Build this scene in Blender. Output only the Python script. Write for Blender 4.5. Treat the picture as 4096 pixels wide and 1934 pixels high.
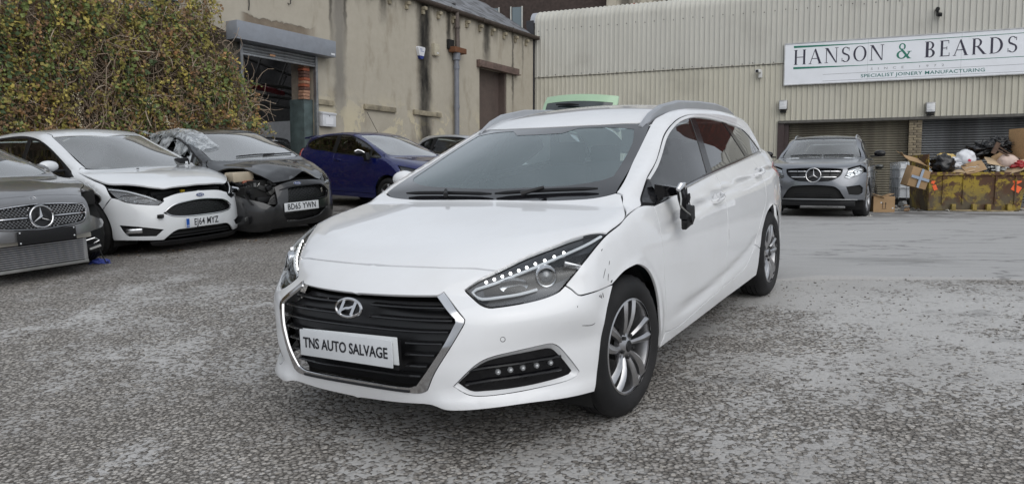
import bpy, bmesh, math, random
import numpy as np
from math import sin, cos, pi, radians, sqrt, atan2
from mathutils import Vector, Matrix, noise
from mathutils.geometry import delaunay_2d_cdt

for o in list(bpy.data.objects): bpy.data.objects.remove(o, do_unlink=True)
scene = bpy.context.scene
COL = scene.collection
random.seed(7); RNG = np.random.default_rng(7)

# ---------------------------------------------------------------- camera
CAM_H = 1.295
cam_data = bpy.data.cameras.new('camera'); cam_data.sensor_width = 36.; cam_data.lens = 36.*3076.6/4096.
cam_data.clip_start = .05; cam_data.clip_end = 800.
camera = bpy.data.objects.new('camera', cam_data); COL.objects.link(camera)
camera.location = (0, 0, CAM_H); camera.rotation_euler = (radians(90-4.35), 0, 0)
scene.camera = camera

# ---------------------------------------------------------------- overcast sky, soft sun
SUN_EL, SUN_AZ = radians(40), radians(160)      # azimuth from +Y clockwise: behind and to the right of the camera
world = bpy.data.worlds.new('World'); scene.world = world; world.use_nodes = True
wn, wl = world.node_tree.nodes, world.node_tree.links
wn.clear()
w_out = wn.new('ShaderNodeOutputWorld'); w_bg = wn.new('ShaderNodeBackground')
w_sky = wn.new('ShaderNodeTexSky'); w_sky.sky_type = 'NISHITA'; w_sky.sun_disc = False
w_sky.sun_elevation = SUN_EL; w_sky.sun_rotation = SUN_AZ; w_sky.air_density = 1.; w_sky.dust_density = 4.; w_sky.ozone_density = 1.
w_hsv = wn.new('ShaderNodeHueSaturation'); w_hsv.inputs['Saturation'].default_value = .12
w_mix = wn.new('ShaderNodeMixRGB'); w_mix.inputs[0].default_value = .62; w_mix.inputs[2].default_value = (8.2, 8.9, 9.9, 1)   # cloud layer
wl.new(w_sky.outputs[0], w_hsv.inputs['Color']); wl.new(w_hsv.outputs[0], w_mix.inputs[1])
w_tc = wn.new('ShaderNodeTexCoord'); w_nz = wn.new('ShaderNodeTexNoise'); w_nz.inputs['Scale'].default_value = 2.2; w_nz.inputs['Detail'].default_value = 6.; w_nz.inputs['Roughness'].default_value = .55
w_mr = wn.new('ShaderNodeMapRange'); w_mr.inputs[1].default_value = .3; w_mr.inputs[2].default_value = .7; w_mr.inputs[3].default_value = .62; w_mr.inputs[4].default_value = 1.34      # thin and thick cloud, the same all round
wl.new(w_tc.outputs['Generated'], w_nz.inputs['Vector']); wl.new(w_nz.outputs['Fac'], w_mr.inputs[0])
w_cl = wn.new('ShaderNodeMixRGB'); w_cl.blend_type = 'MULTIPLY'; w_cl.inputs[0].default_value = 1.; wl.new(w_mix.outputs[0], w_cl.inputs[1]); wl.new(w_mr.outputs[0], w_cl.inputs[2])
wl.new(w_cl.outputs[0], w_bg.inputs['Color']); w_bg.inputs['Strength'].default_value = .092
wl.new(w_bg.outputs[0], w_out.inputs['Surface'])
sun_data = bpy.data.lights.new('sun', 'SUN'); sun_data.energy = 1.25; sun_data.angle = radians(75); sun_data.color = (1., .97, .93)
sun = bpy.data.objects.new('sun', sun_data); COL.objects.link(sun)
sun.rotation_euler = (pi/2-SUN_EL, 0, -SUN_AZ+pi); sun.location = (0, 0, 20)

scene.view_settings.view_transform = 'Standard'; scene.view_settings.look = 'None'
scene.view_settings.gamma = 1.; scene.view_settings.use_curve_mapping = False
scene.view_settings.exposure = 0.
# ---------------------------------------------------------------- implicit car bodies (numpy)
def pchip(pts):
    pts = sorted(pts); x = np.array([p[0] for p in pts], float); y = np.array([p[1] for p in pts], float)
    h = np.diff(x); dl = np.diff(y)/h; m = np.zeros(len(x))
    for i in range(1, len(x)-1):
        if dl[i-1]*dl[i] > 0:
            w1 = 2*h[i]+h[i-1]; w2 = h[i]+2*h[i-1]; m[i] = (w1+w2)/(w1/dl[i-1]+w2/dl[i])
    m[0] = dl[0]; m[-1] = dl[-1]
    xs = np.linspace(x[0], x[-1], 600); k = np.clip(np.searchsorted(x, xs, side='right')-1, 0, len(x)-2)
    t = (xs-x[k])/h[k]
    ys = (2*t**3-3*t**2+1)*y[k]+(t**3-2*t**2+t)*h[k]*m[k]+(-2*t**3+3*t**2)*y[k+1]+(t**3-t**2)*h[k]*m[k+1]
    # two passes of smoothing take the kinks out of the second derivative
    for _ in range(12): ys[1:-1] = .25*ys[:-2]+.5*ys[1:-1]+.25*ys[2:]
    def fn(v):
        v = np.asarray(v, float)
        r = np.interp(v, xs, ys)
        return r+np.where(v < x[0], (v-x[0])*m[0], 0)+np.where(v > x[-1], (v-x[-1])*m[-1], 0)
    return fn
def smax(a, b, k):
    h = np.clip(.5+.5*(a-b)/k, 0, 1); return b*(1-h)+a*h+k*h*(1-h)
def smin(a, b, k): return -smax(-a, -b, k)
def sstep(a, b, x):
    t = np.clip((x-a)/(b-a), 0, 1); return t*t*(3-2*t)
class Shape:
    """lower body and greenhouse as one implicit solid: x forward from the front axle, y left, z up from the ground"""
    def __init__(s, nose, B, pw, side, plan, hood, ws, wsc, gside, gplan, roof, crown, tail, tailc, rear, rearc=.25,
                 hoodcrown=.05, kfs=.05, kh=.06, kg=.05, kr=.07, ku=.012, half=.9, extra=None, floor=.9, fextra=None):
        s.fextra = fextra
        s.nose, s.B, s.pw, s.side, s.plan, s.hood = map(pchip, (nose, B, pw, side, plan, hood))
        s.ws, s.wsc, s.gside, s.gplan, s.roof, s.tail, s.rear = map(pchip, (ws, wsc, gside, gplan, roof, tail, rear))
        s.crown, s.tailc, s.hc, s.rearc = crown, tailc, hoodcrown, rearc
        s.kfs, s.kh, s.kg, s.kr, s.ku, s.half, s.extra, s.floor = kfs, kh, kg, kr, ku, half, extra, floor
    def lower(s, P):
        x, y, z = P[..., 0], np.abs(P[..., 1]), P[..., 2]
        F = s.nose(z)-s.B(z)*np.power(y/s.half+1e-9, s.pw(z))
        if s.fextra is not None: F = F+s.fextra(y, z)
        S = s.side(z)*s.plan(x)
        if s.extra is not None: S = S+s.extra(x, z)
        T = s.tail(z)+s.tailc*np.power(y/s.half+1e-9, 4)
        H = s.hood(x)-s.hc*(y/s.half)**2
        f = smax((x-F)*.8, y-S, s.kfs)
        f = smax(f, (T-x)*.9, s.kfs*1.4)
        return smax(f, z-H, s.kh)
    def upper(s, P):
        x, y, z = P[..., 0], np.abs(P[..., 1]), P[..., 2]
        w = (x-(s.ws(z)-s.wsc(z)*y*y))*.45
        g = (y-s.gside(z)*s.gplan(x))*.93
        r = z-(s.roof(x)-s.crown*y*y)
        b = ((s.rear(z)+s.rearc*y*y)-x)*.85
        f = smax(w, g, s.kg); f = smax(f, b, s.kg*1.5)
        return np.maximum(smax(f, r, s.kr), s.floor-z)
    def __call__(s, P): return smin(s.lower(P), s.upper(P), s.ku)
    def grad(s, P, e=.0025):
        g = np.stack([s(P+np.array(v))-s(P-np.array(v)) for v in ((e, 0, 0), (0, e, 0), (0, 0, e))], -1)
        return g/np.maximum(np.linalg.norm(g, axis=-1, keepdims=True), 1e-12)
    def cast(s, O, d, tmax=6., n=260):
        """first hits of rays O+t*d; returns points (nan where nothing is hit)"""
        O = np.asarray(O, float); d = np.broadcast_to(np.asarray(d, float), O.shape); N_ = len(O)
        lo = np.zeros(N_); hi = np.zeros(N_); done = np.zeros(N_, bool); prev = s(O); act = np.arange(N_)
        ts = np.linspace(0, tmax, n); i = 0
        while i < n-1 and len(act):
            c = int(min(n-1-i, max(6, 40000//len(act)))); tt = ts[i+1:i+1+c]
            v = s(O[act][:, None, :]+d[act][:, None, :]*tt[None, :, None]); pv = np.concatenate([prev[act][:, None], v[:, :-1]], 1)
            hit = (v <= 0) & (pv > 0); any_ = hit.any(1); k = hit.argmax(1)
            lo[act[any_]] = ts[i+k[any_]]; hi[act[any_]] = tt[k[any_]]; done[act[any_]] = True; prev[act] = v[:, -1]
            act = act[~any_]; i += c
        l, h = lo.copy(), hi.copy()
        for _ in range(18):
            m = .5*(l+h); v = s(O+d*m[:, None]); neg = v <= 0
            h = np.where(neg, m, h); l = np.where(neg, l, m)
        P = O+d*h[:, None]; P[~done] = np.nan
        return P
# ---------------------------------------------------------------- materials
MATS = {}
def new_mat(name):
    m = bpy.data.materials.new(name); m.use_nodes = True; nt = m.node_tree; nt.nodes.clear()
    return m, nt.nodes, nt.links
def N(nodes, kind, **kw):
    n = nodes.new('ShaderNode'+kind)
    for k, v in kw.items():
        if k.startswith('i_'):
            key = k[2:].replace('_', ' ')
            n.inputs[key].default_value = v
        else: setattr(n, k, v)
    return n
def rgb(c): return (c[0], c[1], c[2], 1.)
def plain(name, color, rough=.5, metal=0., coat=0., spec=.5, var=.0, scale=8., bump=0., bscale=200., emit=None, estr=0., coatrough=.03, dirt=None, dirt_amt=0., dirt_scale=3.):
    """principled material with slight procedural colour variation, optional bump and dirt film"""
    if name in MATS: return MATS[name]
    m, n, l = new_mat(name); out = N(n, 'OutputMaterial'); p = N(n, 'BsdfPrincipled')
    p.inputs['Roughness'].default_value = rough; p.inputs['Metallic'].default_value = metal
    p.inputs['Coat Weight'].default_value = coat; p.inputs['Coat Roughness'].default_value = coatrough
    p.inputs['Specular IOR Level'].default_value = spec; p.inputs['Base Color'].default_value = rgb(color)
    tc = N(n, 'TexCoord')
    if var > 0 or dirt is not None:
        nz = N(n, 'TexNoise'); nz.inputs['Scale'].default_value = scale; nz.inputs['Detail'].default_value = 6.
        l.new(tc.outputs['Object'], nz.inputs['Vector'])
        mr = N(n, 'MapRange'); mr.inputs[1].default_value = .3; mr.inputs[2].default_value = .7; mr.inputs[3].default_value = 1-var; mr.inputs[4].default_value = 1+var
        l.new(nz.outputs['Fac'], mr.inputs[0])
        mx = N(n, 'MixRGB', blend_type='MULTIPLY'); mx.inputs[0].default_value = 1.; mx.inputs[1].default_value = rgb(color)
        l.new(mr.outputs[0], mx.inputs[2]); src = mx.outputs[0]
        if dirt is not None:
            nd = N(n, 'TexNoise'); nd.inputs['Scale'].default_value = dirt_scale; nd.inputs['Detail'].default_value = 8.; nd.inputs['Roughness'].default_value = .65
            l.new(tc.outputs['Object'], nd.inputs['Vector'])
            r2 = N(n, 'MapRange'); r2.inputs[1].default_value = .45; r2.inputs[2].default_value = .75; r2.inputs[4].default_value = dirt_amt
            l.new(nd.outputs['Fac'], r2.inputs[0])
            m2 = N(n, 'MixRGB'); l.new(r2.outputs[0], m2.inputs[0]); l.new(src, m2.inputs[1]); m2.inputs[2].default_value = rgb(dirt); src = m2.outputs[0]
        l.new(src, p.inputs['Base Color'])
    if bump > 0:
        nb = N(n, 'TexNoise'); nb.inputs['Scale'].default_value = bscale; nb.inputs['Detail'].default_value = 4.
        l.new(tc.outputs['Object'], nb.inputs['Vector'])
        b = N(n, 'Bump'); b.inputs['Strength'].default_value = bump; b.inputs['Distance'].default_value = .004
        l.new(nb.outputs['Fac'], b.inputs['Height']); l.new(b.outputs[0], p.inputs['Normal'])
    if emit is not None:
        p.inputs['Emission Color'].default_value = rgb(emit); p.inputs['Emission Strength'].default_value = estr
    l.new(p.outputs[0], out.inputs['Surface']); MATS[name] = m; return m
def glass(name, tint, boost=1.6, rough=.0, ior=1.5, dust_haze=0., film=(.62, .64, .64)):
    """thin sheet: tinted see-through plus fresnel reflection off both faces"""
    if name in MATS: return MATS[name]
    m, n, l = new_mat(name); out = N(n, 'OutputMaterial'); t = N(n, 'BsdfTransparent'); t.inputs[0].default_value = rgb(tint)
    g = N(n, 'BsdfGlossy'); g.inputs['Roughness'].default_value = rough; g.inputs['Color'].default_value = (1, 1, 1, 1)
    fr = N(n, 'Fresnel'); fr.inputs[0].default_value = ior
    mu = N(n, 'Math', operation='MULTIPLY', use_clamp=True); mu.inputs[1].default_value = boost; l.new(fr.outputs[0], mu.inputs[0])
    mx = N(n, 'MixShader'); l.new(mu.outputs[0], mx.inputs[0]); l.new(t.outputs[0], mx.inputs[1]); l.new(g.outputs[0], mx.inputs[2])
    res_ = mx.outputs[0]
    if dust_haze > 0:     # diffuse film: dust plus painted-in sky sheen and cabin haze
        df = N(n, 'BsdfDiffuse'); df.inputs[0].default_value = rgb(film); m2 = N(n, 'MixShader'); m2.inputs[0].default_value = dust_haze; l.new(res_, m2.inputs[1]); l.new(df.outputs[0], m2.inputs[2]); res_ = m2.outputs[0]
    l.new(res_, out.inputs['Surface']); MATS[name] = m; return m
class G:
    """small node-graph helper for procedural materials"""
    def __init__(s, name):
        s.m, s.n, s.l = new_mat(name); s.o = N(s.n, 'OutputMaterial'); s.tc = N(s.n, 'TexCoord'); s.co = s.tc.outputs['Object']; MATS[name] = s.m
    def put(s, sock, v):
        if isinstance(v, bpy.types.NodeSocket): s.l.new(v, sock)
        elif isinstance(v, (tuple, list)) and len(v) == 3 and sock.type == 'RGBA': sock.default_value = rgb(v)
        else: sock.default_value = v
    def scale(s, v, k):
        n = N(s.n, 'Mapping'); s.l.new(v, n.inputs[0]); n.inputs['Scale'].default_value = k; return n.outputs[0]
    def noise(s, sc, det=5., ro=.55, vec=None, out='Fac', dist=0.):
        n = N(s.n, 'TexNoise'); n.inputs['Scale'].default_value = sc; n.inputs['Detail'].default_value = det; n.inputs['Roughness'].default_value = ro; n.inputs['Distortion'].default_value = dist
        s.l.new(vec or s.co, n.inputs['Vector']); return n.outputs[out]
    def voro(s, sc, vec=None, out='Distance', feature='F1', rnd=1.):
        n = N(s.n, 'TexVoronoi'); n.feature = feature; n.inputs['Scale'].default_value = sc; n.inputs['Randomness'].default_value = rnd; s.l.new(vec or s.co, n.inputs['Vector']); return n.outputs[out]
    def math(s, op, a, b=0., clamp=False):
        n = N(s.n, 'Math', operation=op, use_clamp=clamp); s.put(n.inputs[0], a); s.put(n.inputs[1], b); return n.outputs[0]
    def map(s, v, a, b, c=0., d=1., smooth=True):
        n = N(s.n, 'MapRange'); n.interpolation_type = 'SMOOTHSTEP' if smooth else 'LINEAR'; s.put(n.inputs[0], v)
        for i, q in enumerate((a, b, c, d)): n.inputs[i+1].default_value = q
        return n.outputs[0]
    def mix(s, f, a, b, blend='MIX'):
        n = N(s.n, 'MixRGB', blend_type=blend); s.put(n.inputs[0], f); s.put(n.inputs[1], a); s.put(n.inputs[2], b); return n.outputs[0]
    def xyz(s, v=None):
        n = N(s.n, 'SeparateXYZ'); s.l.new(v or s.co, n.inputs[0]); return n.outputs[0], n.outputs[1], n.outputs[2]
    def rnd(s): return N(s.n, 'ObjectInfo').outputs['Random']
    def bump(s, h, st=.3, dist=.01):
        n = N(s.n, 'Bump'); n.inputs['Strength'].default_value = st; n.inputs['Distance'].default_value = dist; s.l.new(h, n.inputs['Height']); return n.outputs[0]
    def done(s, col, rough=.8, metal=0., bump=None, coat=0., spec=.4):
        p = N(s.n, 'BsdfPrincipled'); s.put(p.inputs['Base Color'], col); s.put(p.inputs['Roughness'], rough); s.put(p.inputs['Metallic'], metal)
        p.inputs['Coat Weight'].default_value = coat; p.inputs['Specular IOR Level'].default_value = spec
        if bump is not None: s.l.new(bump, p.inputs['Normal'])
        s.l.new(p.outputs[0], s.o.inputs['Surface']); return s.m
# ---------------------------------------------------------------- objects
def tag(o, label=None, cat=None, group=None, kind=None):
    if label: o['label'] = label
    if cat: o['category'] = cat
    if group: o['group'] = group
    if kind: o['kind'] = kind
    return o
def empty(name, M=None, **kw):
    o = bpy.data.objects.new(name, None); COL.objects.link(o); o.empty_display_size = .2
    if M is not None: o.matrix_world = M
    return tag(o, **kw)
def part_empty(name, parent, M=None):
    o = bpy.data.objects.new(name, None); COL.objects.link(o); o.parent = parent; o.empty_display_size = .1
    if M is not None: o.matrix_local = M
    return o
def mesh_obj(name, V, F, mat, parent=None, normals=None, smooth=True, angle=None, M=None, **kw):
    me = bpy.data.meshes.new(name); me.from_pydata([tuple(v) for v in V], [], [tuple(f) for f in F]); me.update()
    if smooth: me.polygons.foreach_set('use_smooth', np.ones(len(me.polygons), bool))
    if angle is not None: me.set_sharp_from_angle(angle=radians(angle))
    if normals is not None: me.normals_split_custom_set_from_vertices([tuple(v) for v in normals])
    if mat is not None: me.materials.append(mat)
    o = bpy.data.objects.new(name, me); COL.objects.link(o)
    if parent is not None: o.parent = parent
    if M is not None: o.matrix_local = M
    return tag(o, **kw)
def copy_tree(o, parent=None):
    c = o.copy(); COL.objects.link(c); c.parent = parent
    for ch in o.children: copy_tree(ch, c)
    return c
class MB:
    """collects shapes into one mesh"""
    def __init__(s): s.V = []; s.F = []
    def add(s, V, F, M=None):
        b = len(s.V)
        if M is not None: V = [M @ Vector(v) for v in V]
        s.V += [tuple(v) for v in V]; s.F += [tuple(i+b for i in f) for f in F]; return s
    def box(s, c, size, M=None, taper=None, bev=0.):
        x, y, z = size[0]/2, size[1]/2, size[2]/2; tx, ty = taper or (1, 1)
        if bev <= 0:
            V = [(-x, -y, -z), (x, -y, -z), (x, y, -z), (-x, y, -z), (-x*tx, -y*ty, z), (x*tx, -y*ty, z), (x*tx, y*ty, z), (-x*tx, y*ty, z)]
            F = [(3, 2, 1, 0), (4, 5, 6, 7), (0, 1, 5, 4), (1, 2, 6, 5), (2, 3, 7, 6), (3, 0, 4, 7)]
        else:
            bm = bmesh.new(); bmesh.ops.create_cube(bm, size=1.)
            for v in bm.verts:
                t = v.co.z > 0
                v.co = (v.co.x*size[0]*(tx if t else 1), v.co.y*size[1]*(ty if t else 1), v.co.z*size[2])
            bmesh.ops.bevel(bm, geom=list(bm.edges), offset=bev, segments=2, profile=.6, affect='EDGES')
            bm.verts.index_update(); V = [tuple(v.co) for v in bm.verts]; F = [tuple(v.index for v in f.verts) for f in bm.faces]; bm.free()
        T = Matrix.Translation(c) @ (M if M is not None else Matrix()); return s.add(V, F, T)
    def cyl(s, c, r, h, axis='z', n=16, r2=None, M=None, cap=True):
        r2 = r if r2 is None else r2; V = []; F = []
        for k, (rr, zz) in enumerate(((r, -h/2), (r2, h/2))):
            V += [(rr*cos(2*pi*i/n), rr*sin(2*pi*i/n), zz) for i in range(n)]
        F = [(i, (i+1) % n, n+(i+1) % n, n+i) for i in range(n)]
        if cap: F += [tuple(range(n))[::-1], tuple(range(n, 2*n))]
        A = {'z': Matrix(), 'x': Matrix.Rotation(pi/2, 4, 'Y'), 'y': Matrix.Rotation(-pi/2, 4, 'X')}[axis]
        return s.add(V, F, Matrix.Translation(c) @ (M if M is not None else Matrix()) @ A)
    def lathe(s, prof, n=24, axis='y', M=None, closed=False):
        """prof: (radius, along) pairs"""
        m = len(prof); V = []
        for i in range(n):
            a = 2*pi*i/n
            for r, h in prof: V.append((r*cos(a), h, r*sin(a)) if axis == 'y' else (r*cos(a), r*sin(a), h))
        F = []
        for i in range(n):
            for j in range(m if closed else m-1):
                k = (j+1) % m; q = (i*m+j, ((i+1) % n)*m+j, ((i+1) % n)*m+k, i*m+k)
                F.append(q if axis == 'y' else q)
        return s.add(V, F, M)
    def tube(s, pts, r, n=8, M=None, cap=True):
        pts = [Vector(p) for p in pts]; rs = r if isinstance(r, (list, tuple)) else [r]*len(pts); V = []; up = None
        for i, p in enumerate(pts):
            t = (pts[min(i+1, len(pts)-1)]-pts[max(i-1, 0)]); t = t.normalized() if t.length > 1e-9 else Vector((0, 0, 1))
            if up is None:
                up = t.orthogonal().normalized()
            else:
                up = (up-t*up.dot(t)); up = up.normalized() if up.length > 1e-6 else t.orthogonal().normalized()
            b = t.cross(up)
            V += [p+(up*cos(2*pi*k/n)+b*sin(2*pi*k/n))*rs[i] for k in range(n)]
        F = [(i*n+k, i*n+(k+1) % n, (i+1)*n+(k+1) % n, (i+1)*n+k) for i in range(len(pts)-1) for k in range(n)]
        if cap: F += [tuple(range(n))[::-1], tuple(range((len(pts)-1)*n, len(pts)*n))]
        return s.add(V, F, M)
    def loft(s, rings, closed=True, cap=True, M=None):
        n = len(rings[0]); V = [p for r in rings for p in r]
        F = [(i*n+k, i*n+(k+1) % n, (i+1)*n+(k+1) % n, (i+1)*n+k) for i in range(len(rings)-1) for k in range(n if closed else n-1)]
        if cap and closed: F += [tuple(range(n))[::-1], tuple(range((len(rings)-1)*n, len(rings)*n))]
        return s.add(V, F, M)
    def prism(s, poly, h, M=None, z0=0.):
        """extruded 2d polygon (any shape), in local xy, from z0 to z0+h"""
        n = len(poly); r = delaunay_2d_cdt([Vector(p) for p in poly], [(i, (i+1) % n) for i in range(n)], [], 0, 1e-7)
        P = [Vector(v) for v in r[0]]; arr = np.array([(p.x, p.y) for p in P]); pl = np.array(poly, float)
        tris = [f for f in r[2] if inside(np.array([arr[list(f)].mean(0)]), pl)[0]]
        b = len(P); V = [(p.x, p.y, z0+h) for p in P]+[(p.x, p.y, z0) for p in P]
        F = [tuple(t) for t in tris]+[tuple(i+b for i in t[::-1]) for t in tris]
        area = sum(poly[i][0]*poly[(i+1) % n][1]-poly[(i+1) % n][0]*poly[i][1] for i in range(n))
        m = len(V); V += [(p[0], p[1], z0+h) for p in poly]+[(p[0], p[1], z0) for p in poly]
        for i in range(n):
            j = (i+1) % n; q = (m+i, m+n+i, m+n+j, m+j); F.append(q if area > 0 else q[::-1])
        return s.add(V, F, M)
    def build(s, name, mat, parent=None, angle=38, smooth=True, **kw):
        return mesh_obj(name, s.V, s.F, mat, parent, smooth=smooth, angle=angle, **kw)
def inside(P, poly):
    x, y = P[:, 0], P[:, 1]; r = np.zeros(len(P), bool); n = len(poly); j = n-1
    for i in range(n):
        xi, yi = poly[i]; xj, yj = poly[j]
        if yi != yj:
            c = ((yi > y) != (yj > y)) & (x < (xj-xi)*(y-yi)/(yj-yi)+xi); r ^= c
        j = i
    return r
def seg_dist(P, poly):
    best = np.full(len(P), 1e9); n = len(poly)
    for i in range(n):
        a = poly[i]; b = poly[(i+1) % n]; ab = b-a; L = ab@ab
        t = np.clip(((P-a)@ab)/max(L, 1e-12), 0, 1); best = np.minimum(best, np.linalg.norm(P-(a+t[:, None]*ab), axis=1))
    return best
def smooth_poly(P, step, closed=True, corner=33.):
    """resample a 2d/3d polyline with Catmull-Rom, keeping corners sharper than `corner` degrees"""
    P = np.asarray(P, float); n = len(P); out = []
    def at(i): return P[i % n] if closed else P[min(max(i, 0), n-1)]
    isc = []
    for i in range(n):
        a, b = at(i)-at(i-1), at(i+1)-at(i); la, lb = np.linalg.norm(a), np.linalg.norm(b)
        isc.append(la < 1e-9 or lb < 1e-9 or np.degrees(np.arccos(np.clip(a@b/(la*lb), -1, 1))) > corner)
    for i in range(n if closed else n-1):
        p0, p1, p2, p3 = at(i-1), at(i), at(i+1), at(i+2)
        if isc[i % n]: p0 = 2*p1-p2
        if isc[(i+1) % n]: p3 = 2*p2-p1
        L = np.linalg.norm(p2-p1)
        m1 = (p2-p0)*.5; m2 = (p3-p1)*.5
        for m_ in (m1, m2):
            l_ = np.linalg.norm(m_)
            if l_ > 1.4*L: m_ *= 1.4*L/l_
        k = max(1, int(math.ceil(L/step)))
        for j in range(k):
            t = j/k; out.append((2*t**3-3*t**2+1)*p1+(t**3-2*t**2+t)*m1+(-2*t**3+3*t**2)*p2+(t**3-t**2)*m2)
    if not closed: out.append(P[-1])
    return np.array(out)
def offset_poly(P, g, fixed=None):
    """move a closed 2d polygon inwards by g"""
    n = len(P); area = np.sum(P[:, 0]*np.roll(P[:, 1], -1)-np.roll(P[:, 0], -1)*P[:, 1]); sg = 1 if area > 0 else -1
    e = np.roll(P, -1, 0)-P; e = e/np.maximum(np.linalg.norm(e, axis=1, keepdims=True), 1e-9)
    nrm = np.stack([-e[:, 1], e[:, 0]], 1)*sg; m = nrm+np.roll(nrm, 1, 0); l = np.linalg.norm(m, axis=1, keepdims=True); m = m/np.maximum(l, .3)
    c = np.clip((m*nrm).sum(1, keepdims=True), .5, 1); Q = P+m/c*g
    if fixed is not None: Q[fixed] = P[fixed]
    return Q
def panel(name, f, d, outline, mat, parent, holes=(), res=.03, gap=.0032, thick=.014, off=0., center=False, both=False, mirror=False, rim=True, smooth=True, corner=33., edge=None, **kw):
    """cut a sheet out of the implicit body f: the outline (3d points) is projected along d, triangulated and dropped back on to the body.
    center: outline is half of the sheet and starts/ends on y=0 (mirrored and welded); mirror: a second sheet on the other side is returned too"""
    d = np.array(d, float); d /= np.linalg.norm(d)
    u = np.cross((0, 0, 1) if abs(d[2]) < .9 else (1, 0, 0), d); u /= np.linalg.norm(u); v = np.cross(d, u); Bm = np.stack([u, v], 1)
    edge = edge or res*.6
    def prep(pts, g):
        P3 = np.array(pts, float); P2 = P3@Bm
        if smooth: P2 = smooth_poly(P2, edge, corner=corner)
        else: P2 = smooth_poly(P2, edge, corner=0.)
        return P2, g
    if center == 'full':     # symmetric outline seen along d in the xz plane
        half = [tuple(p) for p in outline]; outline = half+[(p[0], -p[1], p[2]) for p in half[::-1] if abs(p[1]) > 1e-6]
    o2, _ = prep(outline, 0); hs = [prep(h, 0)[0] for h in holes]
    fixed = None
    if center is True:
        # pin the points of the seam edges (both ends on y=0)
        fixed = np.zeros(len(o2), bool); n_ = len(outline)
        for i in range(n_):
            p, q = outline[i], outline[(i+1) % n_]
            if abs(p[1]) > 1e-6 or abs(q[1]) > 1e-6: continue
            a = np.array(p, float)@Bm; b = np.array(q, float)@Bm; ab = b-a; L = max(np.linalg.norm(ab), 1e-9)
            t = ((o2-a)@ab)/L**2; dist = np.abs((o2-a)@np.array([-ab[1], ab[0]])/L); fixed |= (dist < 3e-3) & (t > -.02) & (t < 1.02)
    if gap: 
        o2 = offset_poly(o2, gap, fixed); hs = [offset_poly(h, -gap) for h in hs]
    lo, hi = o2.min(0), o2.max(0)
    gx, gy = np.meshgrid(np.arange(lo[0], hi[0], res), np.arange(lo[1], hi[1], res*.87)); gx[1::2] += res/2
    G = np.stack([gx.ravel(), gy.ravel()], 1); k = inside(G, o2)
    for h in hs: k &= ~inside(G, h)
    G = G[k]; dd = seg_dist(G, o2)
    for h in hs: dd = np.minimum(dd, seg_dist(G, h))
    G = G[dd > res*.45]
    allp = [o2]+hs; E = []; base = 0; loops = []
    for p in allp:
        n = len(p); E += [(base+i, base+(i+1) % n) for i in range(n)]; loops.append(list(range(base, base+n))); base += n
    pts = np.concatenate(allp+[G]) if len(G) else np.concatenate(allp)
    r = delaunay_2d_cdt([Vector(p) for p in pts], E, [], 0, 1e-7)
    P2 = np.array([(p.x, p.y) for p in r[0]]); T = np.array([t for t in r[2]]); orig = r[3]
    remap = {}
    for i, lst in enumerate(orig):
        for q in lst: remap[q] = i
    c = P2[T].mean(1); k = inside(c, o2)
    for h in hs: k &= ~inside(c, h)
    T = T[k]
    td = np.array(outline, float)@d; t1 = td.max()+.22; L_ = t1-td.min()+.30
    O = P2@Bm.T+d*t1
    P = f.cast(O, -d, L_, int(L_/.022)+8)
    bad = np.isnan(P[:, 0])
    if bad.any() and not bad.all():
        g = np.where(~bad)[0]
        for i in np.where(bad)[0]:
            j = g[np.argmin(((P2[g]-P2[i])**2).sum(1))]; P[i] = P2[i]@Bm.T+d*(P[j]@d)
    nr = f.grad(P)
    if off: P = P-nr*off
    if center is True: P[np.abs(P[:, 1]) < 5e-3, 1] = 0.
    V = [tuple(p) for p in P]; NR = [tuple(x) for x in nr]; F = [tuple(int(i) for i in t) for t in T]
    # make triangles face along the normal
    P_ = np.array(V); T_ = np.array(F); nn = np.cross(P_[T_[:, 1]]-P_[T_[:, 0]], P_[T_[:, 2]]-P_[T_[:, 0]]); up_ = (nn*np.array(NR)[T_[:, 0]]).sum(1) > 0
    fl = [t if q else t[::-1] for t, q in zip(F, up_)]
    F = fl
    if rim and thick:
        cnt = {}
        for t in F:
            for i in range(3):
                cnt[(t[i], t[(i+1) % 3])] = 1
        bd = [(a, b) for (a, b) in cnt if (b, a) not in cnt and not (center is True and abs(P[a][1]) < 1e-6 and abs(P[b][1]) < 1e-6)]
        acc = {}
        for a, b in bd:
            e = P[b]-P[a]; sn = np.cross(e, nr[a]); sn /= max(np.linalg.norm(sn), 1e-9)
            for q in (a, b): acc[q] = acc.get(q, 0)+sn
        idx = {}
        for q, sn in acc.items():
            sn = sn/max(np.linalg.norm(sn), 1e-9); idx[q] = len(V)
            V += [tuple(P[q]), tuple(P[q]-nr[q]*thick)]; NR += [tuple(sn*.8+nr[q]*.6), tuple(sn)]
        for a, b in bd: F.append((idx[b], idx[a], idx[a]+1, idx[b]+1))
    if center is True or both:
        n = len(V); idx = list(range(n)); V2 = []; N2 = []; mp = {}
        for i, p in enumerate(V):
            if center is True and abs(p[1]) < 1e-6: mp[i] = i
            else: mp[i] = n+len(V2); V2.append((p[0], -p[1], p[2])); N2.append((NR[i][0], -NR[i][1], NR[i][2]))
        F = F+[tuple(mp[i] for i in t[::-1]) for t in F]; V = V+V2
        NR = [(a, 0., c) if center is True and abs(V[i][1]) < 1e-6 and i < n else (a, b, c) for i, (a, b, c) in enumerate(NR)]+N2
    o = mesh_obj(name, V, F, mat, parent, normals=NR, **kw)
    if mirror:
        V2 = [(p[0], -p[1], p[2]) for p in V]; N2 = [(p[0], -p[1], p[2]) for p in NR]
        o2_ = mesh_obj(name, V2, [t[::-1] for t in F], mat, mirror if not isinstance(mirror, bool) else parent, normals=N2, **kw)
        return o, o2_
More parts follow.
